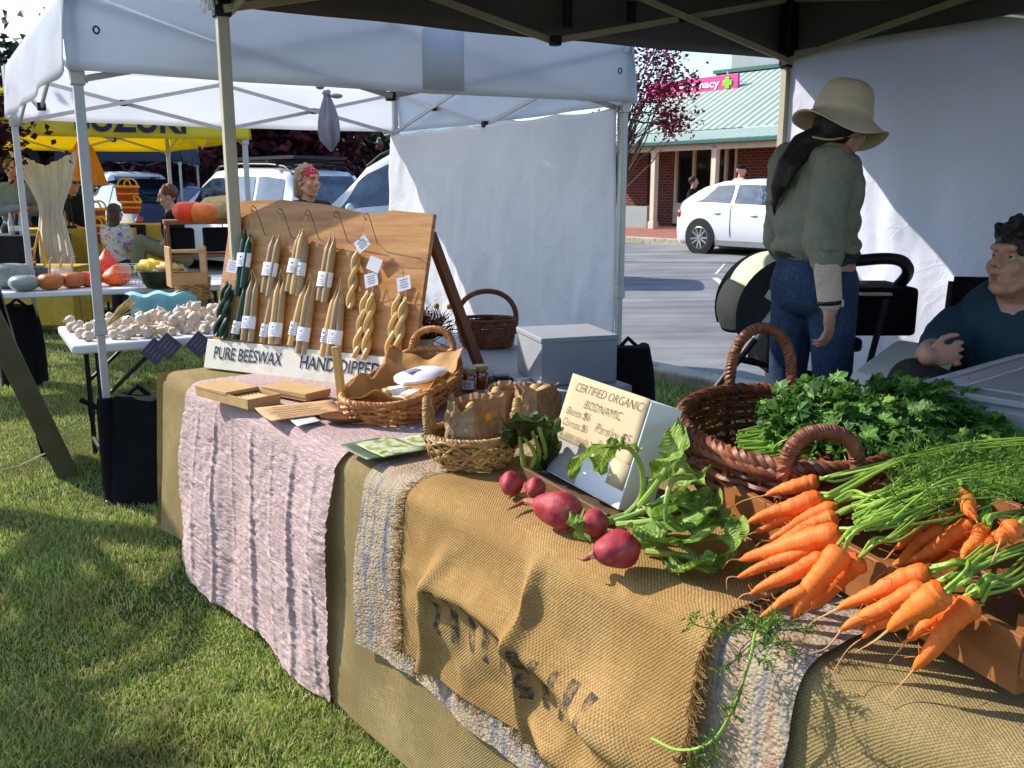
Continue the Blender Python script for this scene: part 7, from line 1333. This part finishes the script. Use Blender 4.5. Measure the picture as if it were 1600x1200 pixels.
M_hat = clothm('straw_coloured_hat_cloth', S(222, 206, 186), .35, 6); M_tee = clothm('teal_tee', S(44, 66, 78)); M_crm = clothm('cream_knit', S(204, 186, 168), .5, 14); M_blackc = clothm('black_cloth', S(26, 26, 30)); M_charc = clothm('charcoal_trouser', S(56, 54, 56)); M_blus = clothm('blue_grey_shirt', S(128, 140, 166)); M_khak = clothm('khaki_trouser', S(126, 122, 92)); M_plumc = clothm('plum_vest', S(58, 42, 56)); M_tan = clothm('tan_shirt', S(186, 160, 132)); M_shoe = mat('shoe', S(52, 44, 40), .7, .15, 12)
t = NT('tie_dye'); t.fin(t.ramp(t.noise(t.co('Object'), 7, 3, .6, 1.5), [(.36, S(150, 90, 160)), (.44, S(206, 196, 200)), (.54, S(226, 212, 170)), (.62, S(200, 120, 150)), (.7, S(130, 160, 200))]), .9); M_tie = t.m
t = NT('bandana'); vo = t.n('TexVoronoi'); t.l(t.co('Object'), vo.inputs['Vector']); vo.inputs['Scale'].default_value = 55; t.fin(t.ramp(vo.outputs['Distance'], [(.2, S(224, 170, 176)), (.34, S(178, 40, 62))]), .8); M_band = t.m
def head_mb(m, c, f, u, s=1.0, face=True):
    f = nz(f); u = nz(u - np.dot(u, f) * f); r = np.cross(f, u); ax = (r, f, u); e = lambda F, Uu, Rr=0: c + (f * F + u * Uu + r * Rr) * s
    m.ell(e(-.012, .032), (.074 * s, .095 * s, .092 * s), ax, 14, 18); m.ell(e(.026, -.035), (.058 * s, .064 * s, .088 * s), ax, 12, 16); m.ell(e(.058, -.098), (.026 * s, .022 * s, .02 * s), ax)
    for k in (-1, 1): m.ell(e(.058, -.022, .036 * k), (.027 * s, .026 * s, .030 * s), ax); m.ell(e(-.012, -.008, .076 * k), (.010 * s, .021 * s, .031 * s), ax); m.cap(e(.04, -.09, .032 * k), e(.0, -.055, .055 * k), .018 * s)
    m.cap(e(.082, .04, -.034), e(.082, .04, .034), .014 * s); m.cap(e(.088, .022), e(.112, -.016), .009 * s, .0125 * s); m.ell(e(.095, -.022, .012), (.009 * s,) * 3); m.ell(e(.095, -.022, -.012), (.009 * s,) * 3); m.cap(e(.083, -.052, -.016), e(.083, -.052, .016), .011 * s); m.cap(e(.082, -.066, -.012), e(.082, -.066, .012), .010 * s)
    return e, ax
def hand_mb(m, w_, d, side, n, curl=.5, s=1.0):
    """wrist w_, d along the hand, side towards the thumb, n palm normal (fingers curl to n)"""
    d = nz(d); side = nz(side - np.dot(side, d) * d); n = nz(np.cross(d, side)) * (1 if np.dot(np.cross(d, side), n) > 0 else -1)
    m.ell(w_ + d * .045 * s, (.052 * s, .040 * s, .017 * s), (d, side, n), 12, 14); m.cap(w_ - d * .01, w_ + d * .02 * s, .024 * s, .025 * s)
    for k, (o, L) in enumerate(((.034, .070), (.0115, .079), (-.0115, .074), (-.034, .058))):
        a = w_ + d * .084 * s + side * o * s; c1 = curl * (.5 + .12 * k); p = a
        for j, ll in enumerate((.42, .32, .26)):
            ang = c1 * (j + .6); dd = d * math.cos(ang) + n * math.sin(ang) + side * o * 3.2; q = p + nz(dd) * L * ll * s; m.cap(p, q, (.0088 - .0009 * j) * s, (.0082 - .0009 * j) * s, 8); p = q
    p = w_ + d * .022 * s + side * .030 * s; q = p + nz(side * .75 + d * .7 + n * .35) * .040 * s; r_ = q + nz(side * .25 + d * .9 + n * .4) * .030 * s; t_ = r_ + nz(d + n * .45) * .022 * s; m.cap(p, q, .0135 * s, .011 * s, 8); m.cap(q, r_, .0108 * s, .0098 * s, 8); m.cap(r_, t_, .0096 * s, .008 * s, 8)
def limb(m, pts, rr):
    for a, b, r1, r2 in zip(pts[:-1], pts[1:], rr[:-1], rr[1:]): m.cap(a, b, r1, r2, 12)
def face_parts(T, e, ax, s, body, M_irisc=None):
    r, f, u = ax
    for k in (-1, 1):
        m = MB(); m.ell(e(.0665, .012, .031 * k), (.0125 * s,) * 3); ey = m.build('eye', M_eyew, body); m = MB(); m.ell(e(.0768, .0125, .031 * k), (.0066 * s, .003 * s, .0062 * s), ax); m.build('iris', M_irisc or M_iris, ey) if False else m.build('iris', M_irisc or M_iris, body)
        m = MB(); m.tube([e(.083, .034, .016 * k), e(.089, .041, .032 * k), e(.076, .036, .05 * k)], [.004 * s, .0045 * s, .0025 * s], 6); m.build('eyebrow', M_brow, body); m = MB(); m.ell(e(.0675, .0185, .031 * k), (.0165 * s, .0135 * s, .0075 * s), ax); m.build('eyelid', M_skin2 if T.location.x < 1.2 else M_skin, body)
    m = MB(); m.ell(e(.0925, -.0535), (.019 * s, .006 * s, .0055 * s), ax); m.ell(e(.0910, -.064), (.015 * s, .006 * s, .0055 * s), ax); m.build('lips', M_lip, body)
# ---- the woman in the sun hat ----
YW = 3.32
fW = nz((.80, .56, 0)); rW = np.cross(fW, UP)
def pw(px, py, dY=0): return aty(px, py, YW + dY)
hc = pw(1314, 196); nk = pw(1284, 240); chs = pw(1277, 300); pel = pw(1273, 425)
shR = pw(1300, 262, -.13); elR = pw(1293, 372, -.19); wrR = pw(1297, 478, -.20); shL = pw(1236, 258, .15); elL = pw(1222, 372, .22); wrL = pw(1262, 440, .30)
hipR = pel + rW * .078; hipL = pel - rW * .078; knR = hipR - UP * .42 + fW * .04; anR = knR * A3(1, 1, 0) + UP * .09; knL = hipL - UP * .42 + fW * .02 - rW * .03; anL = knL * A3(1, 1, 0) + UP * .09 - fW * .03
T = thing('person', 'woman in cream bucket hat, olive jacket and jeans standing behind the stall', 'person', pel * A3(1, 1, 0))
m = MB(); e, ax = head_mb(m, hc, nz((.82, .50, -.32)), UP); limb(m, [nk - UP * .05, nk + UP * .02, hc - UP * .05], [.06, .053, .05]); m.ell(chs, (.17, .11, .19), (rW, fW, UP)); m.ell((chs + pel) / 2, (.14, .10, .2), (rW, fW, UP)); m.ell(pel, (.15, .115, .13), (rW, fW, UP))
limb(m, [shR, elR, wrR], [.055, .042, .029]); limb(m, [shL, elL, wrL], [.055, .042, .029]); limb(m, [nk - UP * .03, shR], [.06, .055]); limb(m, [nk - UP * .03, shL], [.06, .055])
hand_mb(m, wrR, wrR + A3(.005, .0, -1) - wrR + nz(wrR - elR) * .3, fW * .9 - rW * .3, -rW, .75, 1.0); hand_mb(m, wrL, nz(fW - UP * .3), -rW, -UP, .6)
limb(m, [hipR, knR, anR], [.08, .055, .04]); limb(m, [hipL, knL, anL], [.08, .055, .04])
body = m.build('body', M_skin2, T, remesh=.0058, sm=2); face_parts(T, e, ax, 1, body)
m = MB(); m.ell(chs - UP * .0, (.172, .122, .19), (rW, fW, UP), 14, 20); m.ell(pw(1273, 345), (.162, .135, .15), (rW, fW, UP), 12, 18); m.ell(pw(1273, 384), (.166, .142, .07), (rW, fW, UP), 10, 18); limb(m, [nk - UP * .035, shR], [.078, .072]); limb(m, [nk - UP * .035, shL], [.078, .072]); m.ell(nk - fW * .02, (.075, .075, .045), (rW, fW, UP))
elRj = pw(1288, 372, -.19); limb(m, [shR, (shR + elRj) / 2 + UP * -.01, elRj, pw(1291, 402, -.20)], [.074, .066, .066, .052]); limb(m, [shL, (shL + elL) / 2, elL, elL + (wrL - elL) * .55], [.084, .074, .074, .058])
for z_, rr_ in ((385, .066), (397, .062)): m.ell(pw(1290, z_, -.197), (rr_, rr_, .017), nu=8, nv=14)
o = m.build('jacket', M_jack, T, remesh=.008, sm=4)
tx_ = bpy.data.textures.new('folds', 'CLOUDS'); tx_.noise_scale = .11; tx_.noise_depth = 3; d = o.modifiers.new('folds', 'DISPLACE'); d.texture = tx_; d.strength = .03; d.mid_level = .5; d.texture_coords = 'GLOBAL'
tx2 = bpy.data.textures.new('wrinkles', 'WOOD'); tx2.wood_type = 'BANDNOISE'; tx2.noise_scale = .12; tx2.turbulence = 9; d = o.modifiers.new('wrinkles', 'DISPLACE'); d.texture = tx2; d.strength = .008; d.texture_coords = 'GLOBAL'
m = MB(); limb(m, [pw(1290, 395, -.2), pw(1297, 470, -.20)], [.047, .042]); m.build('knit_cuff', M_crm, T, remesh=.008, sm=3)
m = MB(); an = np.linspace(0, 2 * math.pi, 25); wx_ = nz(np.cross(wrR - elR, A3(1, 0, 0))); wy_ = nz(np.cross(wrR - elR, wx_)); m.tube([wrR + UP * .012 + wx_ * .036 * math.cos(k) + wy_ * .036 * math.sin(k) for k in an], .009, 8, cap=False); wt = m.build('watch', M_blk, T); m = MB(); m.box(wrR + UP * .012 + A3(.03, -.022, 0), (.012, .026, .026), XY); m.build('watch_face', M_alu, wt, bevel=.004)
m = MB(); m.ell(pel + UP * .03, (.150, .118, .09), (rW, fW, UP), 12, 18); m.ell(pel - fW * .03 - UP * .05, (.150, .112, .11), (rW, fW, UP), 12, 18); limb(m, [hipR - UP * .03, knR, anR], [.090, .068, .055]); limb(m, [hipL - UP * .03, knL, anL], [.090, .068, .055]); jn = m.build('jeans', M_jean, T, remesh=.009, sm=4)
m = MB(); an = np.linspace(0, 2 * math.pi, 41); m.tube([pel + UP * .07 + rW * .142 * math.cos(k) + fW * .112 * math.sin(k) for k in an], .018, 6, cap=False); m.build('belt', M_shoe, T)
for hp, s in (): m = MB(); m.box(hp - fW * .118 - UP * .06 + rW * s * .0, (.11, .006, .12), (rW, fW, UP)); m.build('back_pocket', M_jean, jn, bevel=.003)
for an_ in (anR, anL): m = MB(); m.ell(an_ * A3(1, 1, 0) + fW * .05 + UP * .045, (.045, .125, .045), (rW, fW, UP)); m.build('shoe', M_shoe, T)
m = MB(); hf = nz((.82, .50, -.32)); m.ell(hc - hf * .035 - UP * .02, (.076, .08, .075)); limb(m, [hc - hf * .075 - UP * .055, pw(1250, 222, -.03), pw(1226, 255, -.05), pw(1213, 292, -.05), pw(1212, 318, -.05)], [.042, .030, .025, .021, .010]); limb(m, [hc - hf * .06 - UP * .06, pw(1262, 236, -.06), pw(1240, 262, -.08), pw(1228, 292, -.08)], [.03, .022, .018, .008])
for k in range(7): a = pw(1240 - 4 * k, 240 + 9 * k, -.06 + .012 * k); limb(m, [a, a + A3(-.02, -.01, -.05), a + A3(-.03 + .004 * k, 0, -.11)], [.010, .007, .003])
m.build('hair', M_hdk, T, remesh=.007, sm=2)
hu = nz(A3(.26, .10, 1)); hx = nz(np.cross(A3(0, 1, 0), hu)); hy = np.cross(hu, hx); ho = hc + UP * .028
def hatfn(P, an, i):
    P = P.copy(); k = max(0, (i - 7) / 6); P[:, 2] += k * (.022 * np.cos(an * 2 + .5) + .016 * np.cos(an * 3 + 1.3) - .012 * np.cos(an)); P[:, :2] *= (1 + .03 * np.cos(an * 3) * k)[:, None]; return P
prof = [(.001, .122), (.046, .120), (.070, .112), (.083, .092), (.090, .064), (.095, .034), (.099, .010), (.103, 0), (.118, -.014), (.134, -.028), (.148, -.040), (.158, -.046), (.165, -.047)]
m = MB(); m.lathe(prof, 56, ho, ax=(hx, hy, hu), fn=hatfn); hat = m.build('sun_hat', M_hat, T, solid=.004, sub=1); m = MB(); m.lathe([(.1005, .012), (.1025, .016), (.1005, .03)], 48, ho, ax=(hx, hy, hu)); m.build('hat_band', M_hat, hat)
m = MB(); m.tube(smooth_path([hc - UP * .03 - rW * -.0 + rW * .08, pw(1300, 218, -.09), pw(1270, 214, -.1)], 14), .0035, 6); m.build('hat_cord', M_crm, hat)
# ---- the seated man ----
YM = 3.0
def pm(px, py, dY=0): return aty(px, py, YM + dY)
fM = nz((-.90, -.42, .20)); bM = nz((-.55, -.83, 0)); rM = np.cross(bM, UP)   # body forward, his right
hcM = pm(1588, 412); nkM = pm(1585, 476, .06); chM = pm(1580, 530, .12); plM = pm(1590, 660, .18); shRm = pm(1492, 505, .18); elRm = pm(1452, 556, -.02); wrRm = pm(1452, 556, -.20); shLm = pm(1668, 500, .0); elLm = pm(1690, 610, -.1); wrLm = pm(1600, 640, -.3)
hpR = plM + rM * .1; knRm = pm(1428, 600, -.12); anRm = A3(knRm[0] - .03, knRm[1] - .05, .09); hpL = plM - rM * .1; knLm = pm(1560, 640, -.32); anLm = A3(knLm[0], knLm[1] - .05, .09)
T = thing('person', 'dark haired man in a teal tee shirt sitting at the right edge, looking up', 'person', plM * A3(1, 1, 0)); m = MB(); e, ax = head_mb(m, hcM, fM, UP, .95); limb(m, [nkM - UP * .04, nkM + UP * .03, hcM - UP * .05 - fM * .01], [.07, .062, .058]); m.ell(chM, (.19, .12, .2), (rM, bM, UP)); m.ell((chM + plM) / 2, (.16, .12, .2), (rM, bM, UP)); m.ell(plM, (.165, .13, .12), (rM, bM, UP))
limb(m, [shRm, elRm, wrRm], [.056, .045, .030]); limb(m, [shLm, elLm, wrLm], [.056, .045, .030]); limb(m, [nkM - UP * .04, shRm], [.065, .056]); limb(m, [nkM - UP * .04, shLm], [.065, .056])
hd_ = nz(nz(pm(1488, 556, -.28) - wrRm) + A3(0, .75, -.1)); hand_mb(m, wrRm, hd_, UP * .8 + A3(.2, 0, 0), nz(A3(.4, .6, -.3)), 2.2, .86); hand_mb(m, wrLm, nz(A3(-1, -.2, -.1)), UP, A3(0, .5, -.5), .8, 1.05)
limb(m, [hpR, knRm, anRm], [.085, .06, .045]); limb(m, [hpL, knLm, anLm], [.085, .06, .045]); body = m.build('body', M_skin, T, remesh=.0045, sm=2); face_parts(T, e, ax, .95, body)
m = MB(); m.ell(chM + UP * .01, (.20, .152, .215), (rM, bM, UP), 14, 20); m.ell((chM + plM) / 2 - UP * .02, (.19, .15, .2), (rM, bM, UP), 14, 20); limb(m, [nkM - UP * .055, shRm - UP * .005], [.074, .070]); limb(m, [nkM - UP * .055, shLm], [.074, .070]); limb(m, [shRm, shRm + (elRm - shRm) * .72], [.068, .066]); limb(m, [shLm, shLm + (elLm - shLm) * .72], [.08, .075]); o = m.build('tee_shirt', M_tee, T, remesh=.009, sm=4); d = o.modifiers.new('folds', 'DISPLACE'); d.texture = tx_; d.strength = .022; d.texture_coords = 'GLOBAL'
m = MB(); an = np.linspace(0, 2 * math.pi, 33); m.tube([nkM - UP * .035 + rM * .072 * math.cos(k) + bM * .068 * math.sin(k) - UP * .02 * math.sin(k) for k in an], .008, 6, cap=False); m.build('collar', M_tee, T)
m = MB(); m.ell(plM, (.19, .155, .12), (rM, bM, UP)); limb(m, [hpR, knRm, anRm], [.108, .085, .065]); limb(m, [hpL, knLm, anLm], [.108, .085, .065]); m.build('trousers', M_charc, T, remesh=.010, sm=3)
for a_ in (anRm, anLm): m = MB(); m.ell(a_ * A3(1, 1, 0) + bM * .05 + UP * .045, (.047, .13, .045), (rM, bM, UP)); m.build('shoe', M_shoe, T)
m = MB(); uM = UP; m.ell(hcM - fM * .028 + UP * .048, (.082, .100, .083), (ax[0], ax[1], ax[2])); rs = np.random.RandomState(6)
for k in range(80):
    th = rs.rand() * 6.28; ph = .25 + rs.rand() * .95; dv = nz(ax[0] * math.cos(th) * math.sin(ph) + ax[1] * math.sin(th) * math.sin(ph) + ax[2] * math.cos(ph)); 
    if np.dot(dv, ax[1]) > .72: continue
    p = hcM + UP * .045 - fM * .018 + dv * A3(.078, .09, .082).mean(); q = p + nz(dv * .25 + rs.normal(size=3) * .45 + fM * .5 - ax[0] * .3) * .026; m.cap(p, q, .022, .014, 8)
for k in (-1, 1): m.cap(e(.0, .03, .074 * k), e(.0, -.015, .074 * k), .016, .008)
m.build('hair', M_hdk, T, remesh=.0055, sm=4)
# ---- people further away ----
def figure(label, px, py, Y, f, H=1.68, s=1.0, top=M_blus, leg=M_khak, hair=M_hbr, skin=M_skin, sit=None, arms='down', hat=None, vox=.011, long_hair=0, sleeve=.55, ground=0, extra=None, headtilt=0, glasses=False):
    """px, py: centre of the head"""
    f = nz((f[0], f[1], 0)); r = np.cross(f, UP); hc = aty(px, py, Y); k = H / 1.68; g = lambda F, R_, Z: hc + f * F * k + r * R_ * k + UP * Z * k
    T = thing('person', label, 'person', A3(hc[0], hc[1], ground)); nk = g(-.02, 0, -.155); ch = g(-.03, 0, -.34); pel = g(-.03, 0, -.68) if not sit else g(-.1, 0, -.66); m = MB(); hf = nz(f + UP * headtilt); e, ax = head_mb(m, hc, hf, UP, k); limb(m, [nk - UP * .03, nk, hc - UP * .06 * k], [.06 * k, .052 * k, .05 * k]); m.ell(ch, (.165 * k, .11 * k, .19 * k), (r, f, UP)); m.ell((ch + pel) / 2, (.135 * k, .105 * k, .2 * k), (r, f, UP)); m.ell(pel, (.15 * k, .12 * k, .12 * k), (r, f, UP)); S_ = {}
    for sd in (-1, 1):
        sh = g(-.03, .175 * sd, -.215)
        if arms == 'down': el = g(-.05, .215 * sd, -.50); wr = g(.06, .20 * sd, -.72); hdv = -UP + f * .3
        elif arms == 'fold': el = g(-.0, .23 * sd, -.48); wr = g(.17, .02 * sd, -.46 + .03 * sd); hdv = -r * sd
        elif arms == 'front': el = g(.02, .2 * sd, -.48); wr = g(.24, .08 * sd, -.58); hdv = f - r * sd * .4
        else: el = g(.0, .22 * sd, -.48); wr = g(.22, .14 * sd, -.64); hdv = f
        limb(m, [nk - UP * .03, sh], [.06 * k, .052 * k]); limb(m, [sh, el, wr], [.052 * k, .042 * k, .03 * k]); hand_mb(m, wr, nz(hdv), -r * sd + f * .3, -UP if arms != 'down' else -r * sd, .6, k)
        hp = pel + r * .09 * k * sd
        if sit: kn = hp + f * .42 * k + UP * sit + r * .07 * sd; an_ = A3(kn[0], kn[1], max(ground + .09, kn[2] - .42 * k)) + f * .05
        else: kn = A3(hp[0], hp[1], ground + (hp[2] - ground) * .52) + f * .02; an_ = A3(hp[0], hp[1], ground + .09) - f * .02
        limb(m, [hp, kn, an_], [.085 * k, .058 * k, .042 * k]); S_[sd] = (sh, el, wr, hp, kn, an_)
    body = m.build('body', skin, T, remesh=vox * .8, sm=1); m = MB(); m.ell(ch, (.19 * k, .13 * k, .2 * k), (r, f, UP)); m.ell((ch + pel) / 2, (.165 * k, .13 * k, .22 * k), (r, f, UP)); m.ell(pel + UP * .04, (.17 * k, .135 * k, .1 * k), (r, f, UP))
    for sd in (-1, 1): sh, el, wr, hp, kn, an_ = S_[sd]; limb(m, [nk - UP * .04, sh], [.07 * k, .07 * k]); limb(m, [sh, el], [.072 * k, .062 * k]) if sleeve >= 1 else limb(m, [sh, sh + (el - sh) * sleeve], [.072 * k, .066 * k]); (limb(m, [el, wr], [.06 * k, .042 * k]) if sleeve > 1 else None)
    m.build('top', top, T, remesh=vox, sm=2); m = MB(); m.ell(pel, (.165 * k, .135 * k, .12 * k), (r, f, UP))
    for sd in (-1, 1): sh, el, wr, hp, kn, an_ = S_[sd]; limb(m, [hp, kn, an_], [.1 * k, .076 * k, .06 * k])
    m.build('trousers', leg, T, remesh=vox, sm=2)
    for sd in (-1, 1): an_ = S_[sd][5]; m = MB(); m.ell(an_ + f * .05 * k - UP * .045, (.045 * k, .12 * k, .04 * k), (r, f, UP)); m.build('shoe', M_shoe, T)
    if hair is not None:
        m = MB(); m.ell(e(-.030, .048), (.088 * k, .100 * k, .090 * k), ax); rs = np.random.RandomState(int(px))
        for _ in range(26):
            dv = nz(rs.normal(size=3) + UP * .7); 
            if np.dot(dv, ax[1]) > .6: continue
            p = e(-.025, .04) + dv * .078 * k; m.cap(p, p + nz(dv + rs.normal(size=3) * .5) * .028 * k, .02 * k, .008 * k, 7)
        if long_hair:
            m.ell(e(-.055, -.03), (.088 * k, .068 * k, .13 * k), ax)
            for q in np.linspace(-1, 1, 7): m.cap(e(-.05 - .03 * (1 - q * q), .02, .07 * q), e(-.06 - .03 * (1 - q * q), -long_hair, .075 * q), .032 * k, .022 * k)
        m.build('hair', hair, T, remesh=vox * .8, sm=1)
    if glasses:
        m = MB()
        for sd in (-1, 1): m.ell(e(.094, .012, .032 * sd), (.025 * k, .006, .019 * k), ax)
        m.cap(e(.096, .015, -.02), e(.096, .015, .02), .004); m.cap(e(.09, .016, .055), e(0, .016, .08), .004); m.cap(e(.09, .016, -.055), e(0, .016, -.08), .004); m.build('sunglasses', M_blk, T)
    if extra: extra(T, e, ax, k)
    return T
def bandana(T, e, ax, k):
    m = MB(); m.ell(e(-.012, .05), (.082 * k, .100 * k, .078 * k), ax, fn=lambda P: P * A3(1, 1, 1) * np.where(P[:, 2:3] < -.2, A3(.97, .97, .25), 1)); m.build('bandana', M_band, T); m = MB(); m.ell(e(-.115, .0), (.03, .03, .025), ax); m.build('bandana_knot', M_band, T)
figure('woman in a red bandana and plum vest standing behind the candle board', 482, 284, 7.3, (.78, -.62), 1.66, top=M_plumc, leg=M_jean, hair=M_hbl, extra=bandana, long_hair=.10, sleeve=.3, vox=.009, arms='front')
figure('ginger haired boy in a black tee shirt sitting under the yellow marquee', 262, 308, 9.3, (-.9, -.3), 1.5, top=M_blackc, leg=M_khak, hair=M_hgi, sit=.16, arms='front', headtilt=-.25, vox=.01)
m = MB(); q = aty(285, 400, 9.35); T = thing('stool', 'white plastic stool under the ginger haired boy', 'stool', A3(q[0], q[1], 0)); hb = .62; m.lathe([(.001, hb), (.17, hb), (.18, hb - .03), (.16, hb - .05)], 20, A3(q[0], q[1], 0)); m.build('seat', M_ptop, T)
for k in range(4): m = MB(); m.rod(A3(q[0] + .17 * math.cos(k * 1.57), q[1] + .17 * math.sin(k * 1.57), 0), A3(q[0] + .1 * math.cos(k * 1.57), q[1] + .1 * math.sin(k * 1.57), hb - .04), .016); m.build('leg', M_ptop, T)
figure('small girl with long brown hair and a tie dye shirt seen from behind', 181, 333, 9.6, (.35, .93), 1.25, top=M_tie, leg=M_plumc, hair=M_hbr, long_hair=.2, sleeve=.6, vox=.009, arms='bent')
figure('man in a blue grey shirt with folded arms standing at the far left', 20, 266, 11.6, (.75, -.65), 1.74, top=M_blus, leg=M_charc, hair=M_hbr, sleeve=2, arms='fold')
figure('woman in sunglasses and a dark vest standing behind the white drape', 112, 287, 11.6, (.9, -.4), 1.62, top=M_blackc, leg=M_charc, hair=M_hbl, glasses=True, sleeve=.3, arms='front')
def cap_(T, e, ax, k):
    m = MB(); m.ell(e(-.012, .06), (.084, .102, .07), ax); m.ell(e(.10, .045), (.065, .07, .02), ax); m.build('cap', M_blackc, T, remesh=.012)
figure('man in a dark cap and tan shirt walking behind the white hatchback', 1158, 267, 20.3, (.85, .2), 1.75, top=M_tan, leg=M_charc, hair=None, extra=cap_, vox=.014, ground=.345, sleeve=.6)
figure('person in black clothes in the shade of the shop doorway', 1084, 285, 23.0, (.9, -.3), 1.72, top=M_blackc, leg=M_blackc, hair=M_hdk, vox=.014, ground=.345, arms='bent', sleeve=.6)
# ================= STROLLER AND CHAIR =================
YS = 3.95
def ps(px, py, dY=0): return aty(px, py, YS + dY)
T = thing('stroller', 'black and pale green baby stroller parked behind the woman in the hat', 'stroller', ps(1215, 560) * A3(1, 1, 0))
M_strk = clothm('stroller_fabric', S(54, 56, 56), .4, 8); M_strl = clothm('pale_green_fabric', S(196, 204, 170), .3, 8)
hubp = ps(1222, 485); Rr = float(np.linalg.norm(ps(1128, 500) - hubp)) 
dl = nz(ps(1128, 512) - hubp); du = nz(UP - np.dot(UP, dl) * dl); dn = np.cross(dl, du)
def hood(a0, a1, nm, mt, rr=1.0):
    G = []
    for a_ in np.linspace(a0, a1, 12):
        sc_ = (1 + .05 * math.sin((a_ - a0) / (a1 - a0) * math.pi)) * rr; dirv = dl * math.cos(a_) + du * math.sin(a_); G.append([hubp + dn * .21 * math.cos(b) * (1.0) + dirv * Rr * sc_ * (math.sin(b) ** .45) for b in np.linspace(0.02, math.pi - .02, 22)])
    m = MB(); m.grid(np.array(G)); return m.build(nm, mt, T, solid=.006)
hood(-.05, .82, 'hood', M_strk); hood(.82, 1.75, 'hood_front', M_strl, .97)
m = MB(); m.poly([hubp + dn * .2 + dl * Rr * math.cos(a_) * .95 + du * Rr * math.sin(a_) * .95 for a_ in np.linspace(-.05, 1.7, 14)] + [hubp + dn * .2]); m.build('hood_side', M_strk, T); m = MB(); m.poly([hubp - dn * .2 + dl * Rr * math.cos(a_) * .95 + du * Rr * math.sin(a_) * .95 for a_ in np.linspace(-.05, 1.7, 14)] + [hubp - dn * .2]); m.build('hood_side', M_strk, T)
for o in (-.22, .22):
    a = ps(1225, 470, o); b = ps(1118, 608, o); m = MB(); m.rod(a, b, .016); m.build('frame_tube', M_blk, T); m = MB(); m.rod(a, a + (b - a) * .42, .020); m.build('frame_sleeve', M_alu, T)
    m = MB(); m.rod(ps(1140, 590, o), ps(1140, 590, o) * A3(1, 1, 0) + UP * .13, .014); m.rod(ps(1150, 560, o), ps(1340, 600, o), .014); m.rod(ps(1385, 468, o), ps(1350, 600, o), .014); m.build('frame_tube', M_blk, T)
m = MB(); hp = [ps(1330, 408, -.2), ps(1385, 404, -.2), ps(1412, 410, -.18), ps(1418, 428, -.12), ps(1398, 452, 0), ps(1388, 462, .1)]; m.tube(smooth_path(hp, 40), .024, 10); m.tube(smooth_path([ps(1330, 408, -.2), ps(1328, 412, .0), ps(1330, 408, .22)], 16), .02, 8); m.build('handle', M_blk, T)
m = MB(); c_ = (ps(1335, 480) + ps(1388, 480)) / 2; m.box(c_, (.26, .34, .20), XY); m.build('storage_bag', M_bagk, T, bevel=.02)
m = MB(); m.box(ps(1262, 530), (.36, .34, .06), XY); m.box(ps(1195, 520), (.06, .34, .3), XY); m.build('seat', M_blk, T, bevel=.02)
for px, o in ((1138, -.2), (1138, .2), (1345, -.26), (1345, .26)):
    p = ps(px, 590, o); m = MB(); r_ = .12 if px > 1200 else .09; m.lathe([(r_ * .7, -.02), (r_, -.018), (r_, .018), (r_ * .7, .02), (r_ * .2, .012), (.001, .012)], 24, A3(p[0], p[1], r_), ax=(A3(1, 0, 0), UP, A3(0, 1, 0))); m.build('wheel', M_blk, T)
m = MB(); m.box(ps(1356, 456, -.1), (.13, .2, .012), XY); tag(m.build('folded_cloth', M_crm, None, loc=ps(1356, 456, -.1), bevel=.004), 'pale folded cloth lying on top of the stroller storage bag', 'cloth')
# camping chair
T = thing('camping_chair', 'black folding camping chair behind the seated man', 'chair', plM * A3(1, 1, 0)); bk = -bM; c0 = plM + bk * .22
def ch(u, v, z): return A3(c0[0], c0[1], 0) + rM * u + bk * v + UP * z
m = MB(); zt_ = pm(1480, 446, .3)[2]; G = np.array([[ch(u, .04 + .07 * (1 - (u / .3) ** 2) + .1 * k, .44 + (zt_ - .44) * k + .015 * (u / .3) ** 2 * 0) for k in np.linspace(0, 1, 8)] for u in np.linspace(-.30, .30, 12)]); m.grid(G); m.build('backrest', M_blackc, T, solid=.014)
m = MB(); G = np.array([[ch(u, v, .43 - .03 * (1 - (u / .28) ** 2)) for v in np.linspace(-.46, .04, 8)] for u in np.linspace(-.28, .28, 10)]); m.grid(G); m.build('seat', M_blackc, T, solid=.014)
for s in (-1, 1):
    for (a, b) in ((ch(.31 * s, .14, zt_ - .02), ch(.31 * s, -.02, .4)), (ch(.31 * s, .1, .6), ch(.3 * s, -.48, .02)), (ch(.31 * s, -.46, .62), ch(.3 * s, .1, .02))): m = MB(); m.rod(a, b, .012); m.build('leg', M_blk, T)
    m = MB(); m.box(ch(.33 * s, -.2, .62), (.07, .5, .02), (rM, bk, UP)); m.build('armrest', M_strk, T, bevel=.008)
m = MB(); q = pm(1408, 580, .12); m.box(q, (.30, .22, .09), (nz((.75, .5, .35)), nz((-.5, .75, 0)), nz(np.cross(nz((.75, .5, .35)), nz((-.5, .75, 0)))))); tag(m.build('cushion', mat('pale_grey_cushion', S(196, 194, 186), .9, .06, 6, .2, 40), None, loc=q, bevel=.03), 'pale grey cushion or bag sunlit beside the seated man knee', 'cushion')
for o in list(bpy.data.objects):
    if '_local' in o: del o['_local']
